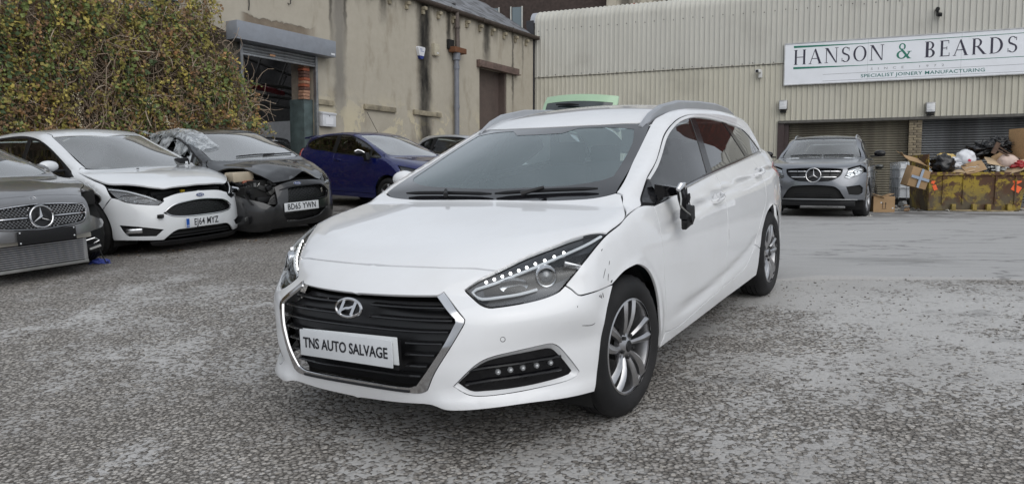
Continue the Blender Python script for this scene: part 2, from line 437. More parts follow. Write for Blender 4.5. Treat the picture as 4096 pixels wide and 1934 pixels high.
    return o
def onto(f, pts, d, off=0.):
    """drop points on to body f along d; off > 0 sinks them"""
    d = np.array(d, float); d /= np.linalg.norm(d); O = np.array(pts, float)+d*1.5
    P = f.cast(O, -d, 3., 240); b = np.isnan(P[:, 0]); P[b] = np.array(pts, float)[b]
    return P-f.grad(P)*off
def text_mesh(name, txt, size, mat, parent, M, depth=.002, sx=1., align='CENTER', bold=0., spacing=1.):
    cu = bpy.data.curves.new(name, 'FONT'); cu.body = txt; cu.size = size; cu.align_x = align; cu.align_y = 'CENTER'; cu.extrude = depth/2; cu.offset = bold; cu.space_character = spacing; cu.resolution_u = 3
    tmp = bpy.data.objects.new('tmp', cu); COL.objects.link(tmp)
    bpy.context.view_layer.update()
    me = bpy.data.meshes.new_from_object(tmp.evaluated_get(bpy.context.evaluated_depsgraph_get())); bpy.data.objects.remove(tmp, do_unlink=True)
    me.name = name; me.transform(Matrix.Diagonal((sx, 1, 1, 1))); me.materials.clear(); me.materials.append(mat)
    o = bpy.data.objects.new(name, me); COL.objects.link(o); o.parent = parent; o.matrix_local = M
    return o
def frame(o, x, y):
    """matrix with given origin and x/y axes (z = x cross y)"""
    x = Vector(x).normalized(); y = Vector(y); z = x.cross(y).normalized(); y = z.cross(x)
    return Matrix(((x.x, y.x, z.x, o[0]), (x.y, y.y, z.y, o[1]), (x.z, y.z, z.z, o[2]), (0, 0, 0, 1)))
# ---------------------------------------------------------------- shared materials
M_TYRE = plain('tyre_rubber', (.012, .012, .013), .7, var=.25, scale=6., dirt=(.05, .047, .044), dirt_amt=.3, spec=.3)
M_ALLOY = plain('alloy', (.52, .52, .53), .32, 1., var=.12, scale=9., dirt=(.10, .09, .08), dirt_amt=.5, dirt_scale=9.)
M_DARKMETAL = plain('dark_metal', (.05, .05, .05), .55, .7, var=.2)
M_BLACKPL = plain('black_plastic', (.010, .010, .011), .45, var=.15, spec=.3)
M_GLOSSBLK = plain('gloss_black', (.004, .004, .005), .12, coat=.35, spec=.25)
M_MATTBLK = plain('matt_black', (.008, .008, .008), .85)
M_CHROME = plain('chrome', (.62, .62, .63), .10, 1., var=.05)
M_SEAT = plain('seat_cloth', (.022, .023, .025), .9, var=.2, bump=.3)
M_DASH = plain('dashboard_plastic', (.03, .03, .032), .7, var=.1)
M_REDLENS = plain('red_lens', (.35, .012, .012), .12, coat=1.)
M_PLATEW = plain('plate_white', (.60, .62, .64), .35, var=.04)
M_PLATETXT = plain('plate_lettering', (.012, .013, .018), .4)
M_WSGLASS = glass('windscreen_glass', (.52, .66, .67), 1.35, dust_haze=.19, film=(.42, .54, .58))  # teal film paints in scattered cabin light and the dash reflection
M_DUSTSHEENGLASS = glass('dusty_sheen_windscreen', (.55, .62, .60), 2.6, dust_haze=.16)  # pale film: dust, with the bright sky's reflection painted in
M_SIDEGLASS = glass('side_glass', (.50, .58, .55), 1.7)
M_PRIVACY = glass('privacy_glass', (.035, .038, .04), 1.7)
M_LENS = glass('lamp_lens', (.93, .95, .96), .75)
M_FRIT = plain('windscreen_border', (.010, .010, .012), .12, coat=1.)
M_LED = plain('led_lit', (.9, .9, .9), .3, emit=(1., .98, .95), estr=3.)
M_REFLECT = plain('lamp_reflector', (.62, .63, .65), .16, 1., var=.2, scale=30.)
M_LAMPGREY = plain('lamp_bezel', (.055, .058, .065), .25, .6, var=.25, scale=14.)

def slab_mesh(outline, holes, thick, z0=0., sub=None):
    """flat wall: 2d outline minus holes in local xy, from z=z0-thick to z=z0; returns V, F"""
    loops = [list(outline)]+[list(h) for h in holes]; pts = []; E = []
    for lp in loops:
        b = len(pts); n = len(lp); pts += lp; E += [(b+i, b+(i+1) % n) for i in range(n)]
    r = delaunay_2d_cdt([Vector(p) for p in pts], E, [], 0, 1e-6); P = np.array([(p.x, p.y) for p in r[0]]); T = [t for t in r[2]]
    c = np.array([P[list(t)].mean(0) for t in T]); k = inside(c, np.array(loops[0], float))
    for h in loops[1:]: k &= ~inside(c, np.array(h, float))
    T = [tuple(t) for t, q in zip(T, k) if q]; n = len(P); V = [(x, y, z0) for x, y in P]+[(x, y, z0-thick) for x, y in P]
    F = list(T)+[tuple(i+n for i in t[::-1]) for t in T]
    for lp, sg in zip(loops, [1]+[-1]*len(holes)):
        m = len(lp); b = len(V); V += [(x, y, z0) for x, y in lp]+[(x, y, z0-thick) for x, y in lp]
        ar = sum(lp[i][0]*lp[(i+1) % m][1]-lp[(i+1) % m][0]*lp[i][1] for i in range(m))*sg
        for i in range(m):
            j = (i+1) % m; q = (b+i, b+m+i, b+m+j, b+j); F.append(q if ar > 0 else q[::-1])
    return V, F
def crumple(mb_V, amp, fr, seed=0.):
    return [(v[0]+amp*noise.noise(Vector((v[0]*fr, v[1]*fr, v[2]*fr+seed))), v[1]+amp*noise.noise(Vector((v[0]*fr+7, v[1]*fr, v[2]*fr+seed))), v[2]+amp*noise.noise(Vector((v[0]*fr, v[1]*fr+13, v[2]*fr+seed)))) for v in mb_V]
# ---------------------------------------------------------------- the yard: a sloping tarmac apron that runs up to a level concrete slab
def _ss(a, b, x):
    t = min(max((x-a)/(b-a), 0.), 1.); return t*t*(3-2*t)
def slab_z(x, y): return CAM_H-.772+.0123*(y-6.34)
def ground_z(x, y):
    p = CAM_H-1.062+.0440*(x+.195)+.0616*(y-3.926)
    p += .11*_ss(3.5, 8., y)*_ss(1.2, -2., x)+.06*_ss(-4., -5.4, x)*_ss(9.5, 8., y)*_ss(4., 6.5, y)
    left = _ss(2.2, -2.5, x)
    cap = slab_z(x, y)+(.125+.04*max(0., min(y, 22.)-13.))*left
    k = .03; h = min(max(.5+.5*(p-cap)/k, 0.), 1.); return p*(1-h)+cap*h-k*h*(1-h)
# ---------------------------------------------------------------- ground surfaces
def ground_material():
    g = G('worn_tarmac'); x, y, z = g.xyz()
    st = g.scale(g.co, (1., 1., .2))
    big = g.noise(.55, 6., .62, st, dist=.4)                        # broad worn patches
    mid = g.noise(2.6, 6., .62, st)
    pat = g.math('ADD', g.math('MULTIPLY', big, .62), g.math('MULTIPLY', mid, .38))
    right = g.map(x, -1.8, 1.8, -.06, .03)                        # more cement skin to the right of the yard
    pat = g.math('ADD', pat, right)
    v1 = g.voro(52., st); v1c = g.voro(52., st, 'Color'); v2 = g.voro(95., st)
    cr, cg, cb = g.xyz(v1c)
    stone = g.map(v1, .40, .78, 1., 0.)
    edge = g.math('ADD', pat, g.math('MULTIPLY', g.math('SUBTRACT', cr, .5), .17))
    smooth = g.map(edge, .45, .565)                                  # 1: skin of cement and dust, 0: bare chippings
    chip = g.mix(cr, (.16, .148, .135), (.44, .415, .385))
    chip = g.mix(g.map(cg, .8, .95), chip, (.52, .49, .45))
    bed = g.mix(g.map(v2, .3, .7), (.20, .186, .170), (.075, .067, .059))
    bare = g.mix(stone, bed, chip)
    dust_haze = g.mix(g.noise(7., 6., .7), (.40, .395, .387), (.49, .484, .476)); dust_haze = g.mix(g.math('MULTIPLY', stone, .20), dust_haze, chip)
    fine = g.noise(60., 3., .6); dust_haze = g.mix(.35, dust_haze, g.mix(fine, (.36, .355, .347), (.51, .505, .497)))
    col = g.mix(smooth, bare, dust_haze)
    drift = g.map(g.noise(.33, 5., .6, st, dist=.6), .36, .62, 0., .42); col = g.mix(drift, col, g.mix(stone, (.075, .066, .058), (.21, .192, .173)))
    damp = g.map(g.noise(.9, 5., .6, g.scale(st, (1., 1.6, 1.))), .60, .70); col = g.mix(g.math('MULTIPLY', damp, .42), col, (.055, .052, .05))
    # oily strip where the damaged cars stand
    oil = g.math('MULTIPLY', g.map(g.math('ADD', g.math('MULTIPLY', x, -.47), g.math('MULTIPLY', y, .88)), 9.3, 10.6), g.map(x, 1.2, -1.2))
    oil = g.math('MULTIPLY', oil, g.map(g.noise(1.6, 5.), .25, .55)); col = g.mix(g.math('MULTIPLY', oil, .75), col, (.040, .035, .031))
    h = g.math('ADD', g.math('MULTIPLY', stone, g.map(smooth, 0., 1., 1., .12)), g.math('MULTIPLY', fine, .25))
    return g.done(col, g.map(damp, 0, 1, .86, .5), bump=g.bump(h, .9, .012), spec=.35)
def concrete_material():
    g = G('old_concrete'); x, y, z = g.xyz(); st = g.scale(g.co, (.45, 1.6, 1.))
    n1 = g.noise(.8, 7., .62, st); n2 = g.noise(4., 6., .65, st); n3 = g.noise(50., 3.)
    col = g.mix(n1, (.30, .295, .29), (.47, .465, .46)); col = g.mix(.35, col, g.mix(n2, (.20, .195, .19), (.46, .455, .45)))
    wet = g.map(g.noise(.5, 6., .62, g.scale(g.co, (.35, 1.5, 1.)), dist=.3), .58, .66); col = g.mix(g.math('MULTIPLY', wet, .5), col, (.12, .118, .115))
    rut = g.map(g.math('ABSOLUTE', g.math('SUBTRACT', g.noise(.42, 7., .6, g.scale(g.co, (.5, 2., 1.)), dist=.8), .5)), .004, .011, 1., 0.)
    col = g.mix(g.math('MULTIPLY', rut, .55), col, (.035, .032, .03)); col = g.mix(.18, col, g.mix(n3, (.1, .1, .1), (.6, .6, .6)))
    dirt = g.math('MULTIPLY', g.map(y, 13., 17.), g.map(g.noise(1.1, 6., .65), .38, .55)); col = g.mix(g.math('MULTIPLY', dirt, .85), col, (.055, .05, .045))
    return g.done(col, g.map(wet, 0, 1, .8, .42), bump=g.bump(g.math('ADD', n2, g.math('MULTIPLY', n3, .3)), .4, .012), spec=.4)
def edge_y(x): return 6.28-.165*(x-2.9)+.035*sin(x*2.1)+.02*sin(x*5.3)      # where the tarmac meets the slab
def yard():
    def sheet(name, xs, ys, zf, mat, keep=None, **kw):
        V = [(x, y, zf(x, y)) for y in ys for x in xs]; n = len(xs); F = []
        for j in range(len(ys)-1):
            for i in range(n-1):
                if keep is None or keep((xs[i]+xs[i+1])/2, (ys[j]+ys[j+1])/2): F.append((j*n+i, j*n+i+1, (j+1)*n+i+1, (j+1)*n+i))
        return mesh_obj(name, V, F, mat, **kw)
    xs = list(np.concatenate([np.linspace(-300, -30, 8), np.linspace(-25, 30, 90), np.linspace(40, 300, 8)])); ys = list(np.concatenate([np.linspace(-300, -20, 8), np.linspace(-15, 35, 90), np.linspace(45, 400, 8)]))
    sheet('tarmac_yard', xs, ys, ground_z, ground_material(), kind='structure')
    # concrete slab: its front edge follows the join, a few millimetres proud of the tarmac
    V = []; F = []; nx, ny = 90, 50; X = np.linspace(1.15, 26, nx)
    for j in range(ny):
        t = j/(ny-1)
        for x in X:
            y0 = edge_y(x); y = y0+(34-y0)*t**1.6; V.append((x, y, max(ground_z(x, y), slab_z(x, y) if x > 2.5 else -9)+.012))
    F = [(j*nx+i, j*nx+i+1, (j+1)*nx+i+1, (j+1)*nx+i) for j in range(ny-1) for i in range(nx-1)]
    b = len(V); V += [(v[0], v[1]-.004, v[2]-.05) for v in V[:nx]]; F += [(i+1, i, b+i, b+i+1) for i in range(nx-1)]
    mesh_obj('concrete_slab', V, F, concrete_material(), kind='structure')
yard()
# ---------------------------------------------------------------- rendered workshop on the left; its wall frame: x along the wall to the right (0 at the far corner), y up from eye level, z out
LW = frame((.67, 28.7, CAM_H), (sin(radians(31)), cos(radians(31)), 0), (0, 0, 1))
CW = frame((10.17, 25., CAM_H), (sin(radians(113.5)), cos(radians(113.5)), 0), (0, 0, 1))
def render_material():
    g = G('stained_render'); x, y, z = g.xyz(); wob = g.math('MULTIPLY', g.math('SUBTRACT', g.noise(1.7, 6., .6), .5), .5)
    xs = g.math('ADD', x, g.math('ADD', g.math('MULTIPLY', wob, .5), g.math('MULTIPLY', g.math('SUBTRACT', g.noise(7., 4., .6, g.scale(g.co, (1., .5, 1.))), .5), .14))); n1 = g.noise(.7, 7., .6); n2 = g.noise(5., 7., .65); n3 = g.noise(1.6, 6., .6, g.scale(g.co, (1.3, .45, 1.)))
    col = g.mix(n1, (.36, .325, .265), (.50, .46, .385)); col = g.mix(.4, col, g.mix(n2, (.31, .28, .225), (.54, .50, .42)))
    col = g.mix(g.math('MULTIPLY', g.map(n3, .50, .72), .42), col, (.20, .165, .115))
    pale = g.math('MULTIPLY', g.map(g.noise(1.3, 7., .65, dist=.5), .50, .53), g.map(y, 2.6, 1.6)); col = g.mix(g.math('MULTIPLY', pale, .85), col, (.56, .50, .36))
    grey = g.map(g.math('ABSOLUTE', g.math('SUBTRACT', xs, -9.95)), .08, .32, 1., 0.); grey = g.math('MULTIPLY', grey, g.map(y, 1.2, 2.6)); col = g.mix(g.math('MULTIPLY', grey, .62), col, (.13, .125, .12))
    # run-off stains under the leaking gutter
    for x0, w, y0, y1, a in ((-6.36, .27, .3, .9, 1.), (-8.2, .14, 4.5, 4.75, .85), (-2.95, .20, 3.9, 4.2, .95), (-5.12, .10, 4.1, 4.3, .9), (-4.62, .09, 4.2, 4.7, .7), (-1.25, .06, 2.5, 3.0, .75), (-10.22, .06, 3.0, 4.4, .8), (-9.72, .06, 3.2, 4.4, .75), (-.55, .05, 3.5, 4.4, .5)):
        m = g.map(g.math('ABSOLUTE', g.math('SUBTRACT', xs, x0)), w*.25, w*1.75, 1., 0.); m = g.math('MULTIPLY', m, g.map(n3, .25, .60, .72, 1.)); m = g.math('MULTIPLY', m, g.map(g.math('ADD', y, g.math('MULTIPLY', wob, 2.)), y0-.3, y1+.5)); col = g.mix(g.math('MULTIPLY', m, a), col, (.016, .015, .014))
    top = g.math('MULTIPLY', g.map(y, 4.5, 5.4), g.map(g.noise(2.2, 6., .6, g.scale(g.co, (1.6, .4, 1.))), .45, .62)); col = g.mix(g.math('MULTIPLY', top, .6), col, (.08, .068, .05))
    base = g.math('MULTIPLY', g.map(y, 1.9, .6), g.map(g.noise(2., 6., .65), .45, .65)); col = g.mix(g.math('MULTIPLY', base, .55), col, (.13, .10, .075))
    # render fallen off above the shutter box
    sc = g.map(g.math('ADD', y, g.math('MULTIPLY', wob, .9)), 3.75, 3.79, 1., 0.); sc = g.math('MULTIPLY', sc, g.map(x, -10.7, -11.2)); sc = g.math('MULTIPLY', sc, g.map(x, -13.1, -12.9)); col = g.mix(sc, col, g.mix(n2, (.11, .085, .065), (.30, .25, .19)))
    h = g.math('ADD', g.math('MULTIPLY', n2, .5), g.math('MULTIPLY', sc, -1.2)); h = g.math('ADD', h, g.math('MULTIPLY', pale, .35))
    return g.done(col, .92, bump=g.bump(h, .5, .03), spec=.25)
def left_building():
    root = empty('workshop', LW, label='tan rendered workshop with black run-off stains and a half-open grey roller shutter', cat='building')
    mr = render_material()
    V, F = slab_mesh([(-14.3, -1.6), (0.2, -1.6), (0.2, 5.34), (-14.3, 5.34)], [[(-13.15, -1.55), (-10.85, -1.55), (-10.85, 3.2), (-13.15, 3.2)], [(-3.40, -1.55), (-1.66, -1.55), (-1.66, 3.86), (-3.40, 3.86)]], .45)
    mesh_obj('front_wall', V, F, mr, root, smooth=False)
    conc = plain('lintel_stone', (.33, .29, .21), .9, var=.25, scale=5., bump=.4, bscale=30., dirt=(.06, .05, .04), dirt_amt=.7)
    for s0, s1, h0, h1 in ((-10.8, -10.24, 1.97, 2.10), (-9.07, -7.78, 1.99, 2.13), (-6.95, -5.62, 2.01, 2.15)):
        mb = MB(); mb.box(((s0+s1)/2, (h0+h1)/2, .035), (s1-s0, h1-h0, .09), bev=.012); mb.build('window_sill', conc, root)
    # roller shutter
    sh = part_empty('roller_shutter', root); box = plain('shutter_box_grey', (.245, .265, .30), .42, var=.06, dirt=(.12, .11, .1), dirt_amt=.25)
    mb = MB(); mb.box((-11.96, 3.335, .18), (3.02, .40, .36), bev=.012); mb.build('box', box, sh)
    galv = plain('galvanised', (.30, .31, .32), .4, .7, var=.25, scale=12., dirt=(.08, .07, .06), dirt_amt=.5)
    me = None
    for k in range(5):
        mb = MB(); rg = []
        for t in (0, .25, .5, .75, 1.): rg.append([(s_, 2.905+k*.075+.073*t, .055+.022*sin(pi*t)) for s_ in (-13.12, -10.88)])
        if me is None:
            V = [p for r in rg for p in r]; F = [(2*i, 2*i+1, 2*i+3, 2*i+2) for i in range(4)]; o = mesh_obj('shutter_slat', V, F, galv, sh); me = o.data
        else:
            o = bpy.data.objects.new('shutter_slat', me); COL.objects.link(o); o.parent = sh; o.location = (0, .075*k, 0)
    mb = MB(); mb.box((-12., 2.885, .06), (2.24, .045, .05), bev=.008); mb.build('bottom_rail', galv, sh)
    for s_ in (-10.86, -13.14):
        mb = MB(); mb.box((s_, .85, .055), (.075, 4.6, .085)); mb.build('guide_channel', galv, sh)
    mb = MB(); mb.box((-12.25, 2.96, .088), (.16, .045, .004)); mb.build('maker_tag', plain('tag_orange', (.55, .30, .16), .5), sh)
    mb = MB(); mb.box((-10.56, 3.2, .364), (.13, .05, .004)); mb.build('box_tag', M_PLATEW, sh)
    # right jamb: exposed brick over green paint
    jb = part_empty('door_jamb', root); mb = MB(); mb.box((-11.02, .35, -.30), (.30, 3.45, .50), bev=.01); mb.build('painted_jamb', plain('jamb_green', (.075, .105, .105), .7, var=.25, scale=5., dirt=(.02, .02, .02), dirt_amt=.5), jb)
    mb = MB(); mb.box((-10.99, 2.5, -.33), (.24, .9, .4)); mb.build('mortar', plain('mortar', (.24, .20, .16), .95, var=.2), jb)
    bms = [plain('brick_red', (.32, .095, .05), .85, var=.25, scale=20.), plain('brick_pale', (.36, .20, .13), .9, var=.25, scale=20.), plain('brick_dark', (.12, .06, .045), .9, var=.25, scale=20.)]
    rr = random.Random(3)
    for k in range(11):
        for c in range(2):
            w = .24 if (k+c) % 2 else .13; mb = MB(); mb.box((-11.08+rr.uniform(-.02, .02)+c*.12, 2.10+k*.077, -.12-.10*(c)), (.12 if c else .20, .066, .2), Matrix.Rotation(rr.uniform(-.04, .04), 4, 'Y'), bev=.008); mb.build('brick', rr.choice(bms), jb)
    # tall brown door under a steel lintel
    dr = part_empty('tall_door', root); bp = plain('door_brown', (.105, .078, .068), .6, var=.08, dirt=(.05, .04, .035), dirt_amt=.4)
    mb = MB(); mb.box((-2.53, 1.6, -.30), (1.80, 4.6, .06)); mb.build('door_leaf', bp, dr)
    mb = MB(); mb.box((-1.72, 1.6, -.16), (.09, 4.5, .26)); mb.build('door_frame', bp, dr)
    mb = MB(); mb.box((-2.29, 3.94, .06), (2.55, .22, .16), bev=.01); mb.box((-2.29, 3.83, .10), (2.55, .03, .22)); mb.build('lintel', plain('lintel_brown', (.14, .095, .08), .7, var=.2, dirt=(.02, .018, .015), dirt_amt=.7), dr)
    # gutter, corbels, slate roof
    gm = plain('gutter_brown', (.055, .040, .032), .6, var=.3, scale=10.)
    for k in range(8):
        s0 = -14.5+k*1.85; mb = MB(); mb.loft([[(s_, 5.36+.075*sin(a)-.02, .13+.09*cos(a)) for a in np.linspace(-pi, 0, 9)]+[(s_, 5.385, .215), (s_, 5.385, .05)] for s_ in (s0, s0+1.83)]); mb.build('gutter', gm, root)
        mb = MB(); mb.box((s0+1.84, 5.33, .13), (.04, .14, .20), bev=.01); mb.build('gutter_joint', gm, root)
    mb = MB(); mb.box((-7.1, 5.36, .02), (14.9, .14, .06)); mb.build('fascia', gm, root)
    for k in range(19):
        s_ = -.35-k*.76; q = part_empty('corbel', root); mb = MB(); mb.box((s_, 5.14, .06), (.13, .10, .16), bev=.015); mb.box((s_-.02, 5.03, .03), (.10, .12, .09), bev=.015); mb.build('corbel_stone', conc, q)
    rf = part_empty('roof', root); slm = [plain('slate_a', (.13, .135, .145), .55, var=.25, scale=9., dirt=(.25, .24, .2), dirt_amt=.5), plain('slate_b', (.17, .175, .19), .5, var=.25, scale=9.), plain('slate_c', (.09, .09, .095), .6, var=.3, scale=9.)]
    # the roof climbs back at 33 degrees and is hipped at the left
    mb = MB(); mb.add([(-14.5, 5.36, .05), (.2, 5.36, .05), (.2, 7.5, -3.2), (-9.5, 7.5, -3.2)], [(0, 1, 2, 3)]); mb.build('roof_boards', slm[2], rf)
    rr = random.Random(5); tilt = Matrix.Rotation(-radians(56.5), 4, 'X'); mbs = {}
    for r in range(12):
        for c in range(22):
            s_ = -6.6+c*.30+(.15 if r % 2 else 0); t = r*.20; hip = -7.0+t*1.1
            if s_ < hip or s_ > .1: continue
            key = (r+c+rr.randint(0, 2)) % 3
            if key not in mbs:
                mb = MB(); mb.box((0, 0, 0), (.292, .31, .012)); o = mb.build('slate', slm[key], rf); mbs[key] = o.data
            else: o = bpy.data.objects.new('slate', mbs[key]); COL.objects.link(o); o.parent = rf
            o.matrix_local = Matrix.Translation((s_+rr.uniform(-.006, .006), 5.47+t*.551, .0-t*.835)) @ tilt @ Matrix.Rotation(rr.uniform(-.02, .02), 4, 'Z') @ Matrix.Translation((0, 0, .02))
    for k in range(16):
        mb = MB(); t = k/15; mb.box((0, 0, 0), (.26, .2, .05), bev=.015); o = mb.build('ridge_tile', plain('ridge_stone', (.24, .225, .20), .9, var=.3, scale=9.), rf); o.matrix_local = Matrix.Translation((-7.1+t*3.2, 5.50+t*1.55, -.02-t*2.35)) @ Matrix.Rotation(-radians(35), 4, 'X') @ Matrix.Rotation(radians(35), 4, 'Z')
    # room behind the shutter
    rm = part_empty('workshop_room', root)
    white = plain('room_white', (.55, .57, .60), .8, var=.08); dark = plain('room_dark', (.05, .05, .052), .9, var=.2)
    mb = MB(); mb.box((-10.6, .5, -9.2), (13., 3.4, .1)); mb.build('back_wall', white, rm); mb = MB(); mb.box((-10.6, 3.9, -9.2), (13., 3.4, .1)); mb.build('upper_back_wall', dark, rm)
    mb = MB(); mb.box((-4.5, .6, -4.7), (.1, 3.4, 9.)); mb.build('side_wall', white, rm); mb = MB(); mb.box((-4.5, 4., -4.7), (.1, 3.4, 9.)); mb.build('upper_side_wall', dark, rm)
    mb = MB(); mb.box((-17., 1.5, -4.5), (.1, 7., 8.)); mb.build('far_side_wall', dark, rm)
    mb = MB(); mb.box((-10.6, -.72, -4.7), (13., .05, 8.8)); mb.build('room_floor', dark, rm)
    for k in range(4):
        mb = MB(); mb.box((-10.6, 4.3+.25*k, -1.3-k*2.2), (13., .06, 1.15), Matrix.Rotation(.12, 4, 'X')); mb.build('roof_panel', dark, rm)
    blk = plain('tile_black', (.03, .035, .04), .5)
    rr = random.Random(11); tile = None
    for r in range(3):
        for c in range(16):
            if rr.random() < .45:
                if tile is None: mb = MB(); mb.box((0, 0, 0), (.44, .215, .02)); o = mb.build('painted_block', blk, rm); tile = o.data
                else: o = bpy.data.objects.new('painted_block', tile); COL.objects.link(o); o.parent = rm
                o.matrix_local = Matrix.Translation((-11.2+c*.45+(.22 if r % 2 else 0), 1.02+r*.22, -9.13)) if c > 7 else Matrix.Translation((-4.56, 1.02+r*.22, -2.4-c*.45-(.22 if r % 2 else 0))) @ Matrix.Rotation(pi/2, 4, 'Y')
    red = plain('pipe_red', (.26, .02, .03), .45, var=.2)
    mb = MB(); mb.tube([(-14.5, 3.30, -1.0), (-12.55, 3.10, -1.3), (-12.25, 3.06, -1.35), (-12.15, 2.98, -1.36), (-12.13, 2.85, -1.36), (-12.13, 2.35, -1.36)], .085, 12); mb.tube([(-12.13, 2.52, -1.36), (-11.2, 2.52, -1.9), (-9.5, 2.52, -2.6)], .075, 12)
    mb.cyl((-12.13, 2.6, -1.36), .10, .04, 'y', 14); mb.cyl((-12.13, 2.9, -1.36), .10, .04, 'y', 14); mb.build('sprinkler_pipe', red, rm)
    mb = MB(); mb.cyl((-12.95, 1.0, -1.9), .075, 4.2, 'y', 14); mb.build('column', plain('column_white', (.42, .42, .41), .6, var=.15), rm); mb = MB(); mb.cyl((-12.95, -.1, -1.9), .08, 2.2, 'y', 14); mb.build('column_base', plain('column_blue', (.02, .10, .17), .5, var=.2), rm)
    steel = plain('truss_steel', (.10, .10, .10), .7, var=.2)
    for z_ in (-2.4, -4.4, -6.4):
        mb = MB(); mb.tube([(-16.5, 2.72, z_), (-4.6, 2.62, z_)], .05, 6); mb.tube([(-16.5, 2.9, z_), (-10.5, 3.9, z_), (-4.6, 2.9, z_)], .05, 6)
        for k in range(13): mb.tube([(-16+k*.88, 2.7, z_), (-15.6+k*.88, 3.0+.6*(1-abs(k-6)/7), z_)], .028, 5)
        mb.build('roof_truss', steel, rm)
    mb = MB(); mb.box((-12.6, 2.55, -3.2), (6., .07, .12)); mb.build('lamp_batten', plain('batten_white', (.6, .6, .58), .5), rm)
    mb = MB(); mb.box((-13.1, 2.78, -.9), (1.3, .10, .14)); mb.build('lamp_batten', plain('batten_white', (.6, .6, .58), .5), rm)
    # things on the wall are separate
    def at(s_, h_, z_=0.): return LW @ Matrix.Translation((s_, h_, z_))
    p = empty('drainpipe', at(-4.9, 3., .12), label='grey drainpipe with brown upper length and rusty hopper on the tan wall', cat='drainpipe')
    br = plain('pipe_brown', (.095, .075, .065), .6, var=.25); gy = plain('pipe_grey', (.17, .18, .21), .5, var=.1)
    mb = MB(); mb.tube([(.02, 2.35, .02), (.03, 2.1, .02), (.06, 1.15, .02)], .075, 10); mb.cyl((.03, 1.85, .02), .10, .06, 'y', 12); mb.build('upper_pipe', br, p)
    mb = MB(); mb.box((.05, 1.14, .03), (.66, .17, .24), taper=None, bev=.02); mb.build('hopper', plain('rust', (.16, .065, .028), .85, var=.5, scale=8., dirt=(.03, .02, .015), dirt_amt=.8, dirt_scale=8.), p)
    mb = MB(); mb.cyl((0, .95, .02), .12, .22, 'y', 14, r2=.12); mb.cyl((0, -1.6, .02), .078, 5., 'y', 14); mb.cyl((0, .62, .02), .095, .12, 'y', 14); mb.cyl((0, -.6, .02), .092, .10, 'y', 14); mb.build('lower_pipe', gy, p)
    mb = MB(); mb.box((-.20, 1.30, -.08), (.26, .28, .12)); mb.build('wall_hole', M_MATTBLK, p)
    p = empty('mailbox', at(-10.5, 1.62, .0), label='white post box on the tan wall beside the roller shutter', cat='post box'); wm = plain('enamel_white', (.62, .63, .66), .35, var=.03)
    mb = MB(); mb.box((0, -.03, .08), (.46, .32, .14), bev=.012); mb.build('body', wm, p); mb = MB(); mb.box((0, .145, .085), (.49, .05, .17), Matrix.Rotation(.25, 4, 'X'), bev=.012); mb.build('lid', wm, p)
    mb = MB(); mb.box((0, -.05, .1515), (.26, .17, .002)); mb.build('notice_paper', plain('paper', (.72, .73, .76), .8), p); mb = MB(); mb.cyl((0, .075, .152), .014, .006, 'z', 10); mb.build('lock', M_DARKMETAL, p)
    p = empty('alarm_box', at(-6.6, 3.84, .0), label='white and blue shield-shaped alarm bell box on the stained wall', cat='alarm box')
    mb = MB(); mb.prism([(-.15, .16), (.15, .16), (.17, .12), (.10, -.10), (-.10, -.10), (-.17, .12)], .09); mb.build('cover', wm, p); mb = MB(); mb.prism([(-.10, -.103), (.10, -.103), (.05, -.19), (-.05, -.19)], .09); mb.build('blue_base', plain('alarm_blue', (.012, .03, .18), .4), p)
    text_mesh('logo_letters', 'MG', .07, plain('alarm_ink', (.02, .06, .3), .5), p, Matrix.Translation((-.03, .08, .0915)), .002); mb = MB(); mb.box((.02, .03, .0915), (.16, .012, .002)); mb.build('print_line', plain('alarm_ink', (.02, .06, .3), .5), p)
    p = empty('junction_box', at(-5.88, 4.02, .0), label='tall cream junction box right of the alarm bell box', cat='junction box'); mb = MB(); mb.box((0, 0, .06), (.26, .36, .12), bev=.015); mb.build('case', plain('cream_plastic', (.47, .43, .33), .5, var=.1, dirt=(.1, .08, .05), dirt_amt=.5, dirt_scale=9.), p); mb = MB(); mb.box((.03, -.10, .1215), (.10, .03, .003)); mb.build('label_plate', M_PLATEW, p)
    p = empty('hanging_cable', at(-12.6, 4.3, .0), label='thin black cable drooping on the wall above the shutter box', cat='cable'); mb = MB(); mb.tube([(-.9, .3, .03), (-.45, .22, .04), (-.28, .05, .05), (-.25, -.28, .04), (-.26, -.42, .03)], .012, 6); mb.build('wire', M_BLACKPL, p)
    p = empty('cable_hook', at(-11.7, 4.3, .0), label='black wire hook dangling high over the roller shutter', cat='cable'); mb = MB(); mb.tube([(.1, .5, .03), (.1, .1, .03), (.09, -.03, .03), (.03, -.06, .03), (0, -.03, .03)], .010, 6); mb.build('wire', M_BLACKPL, p)
left_building()
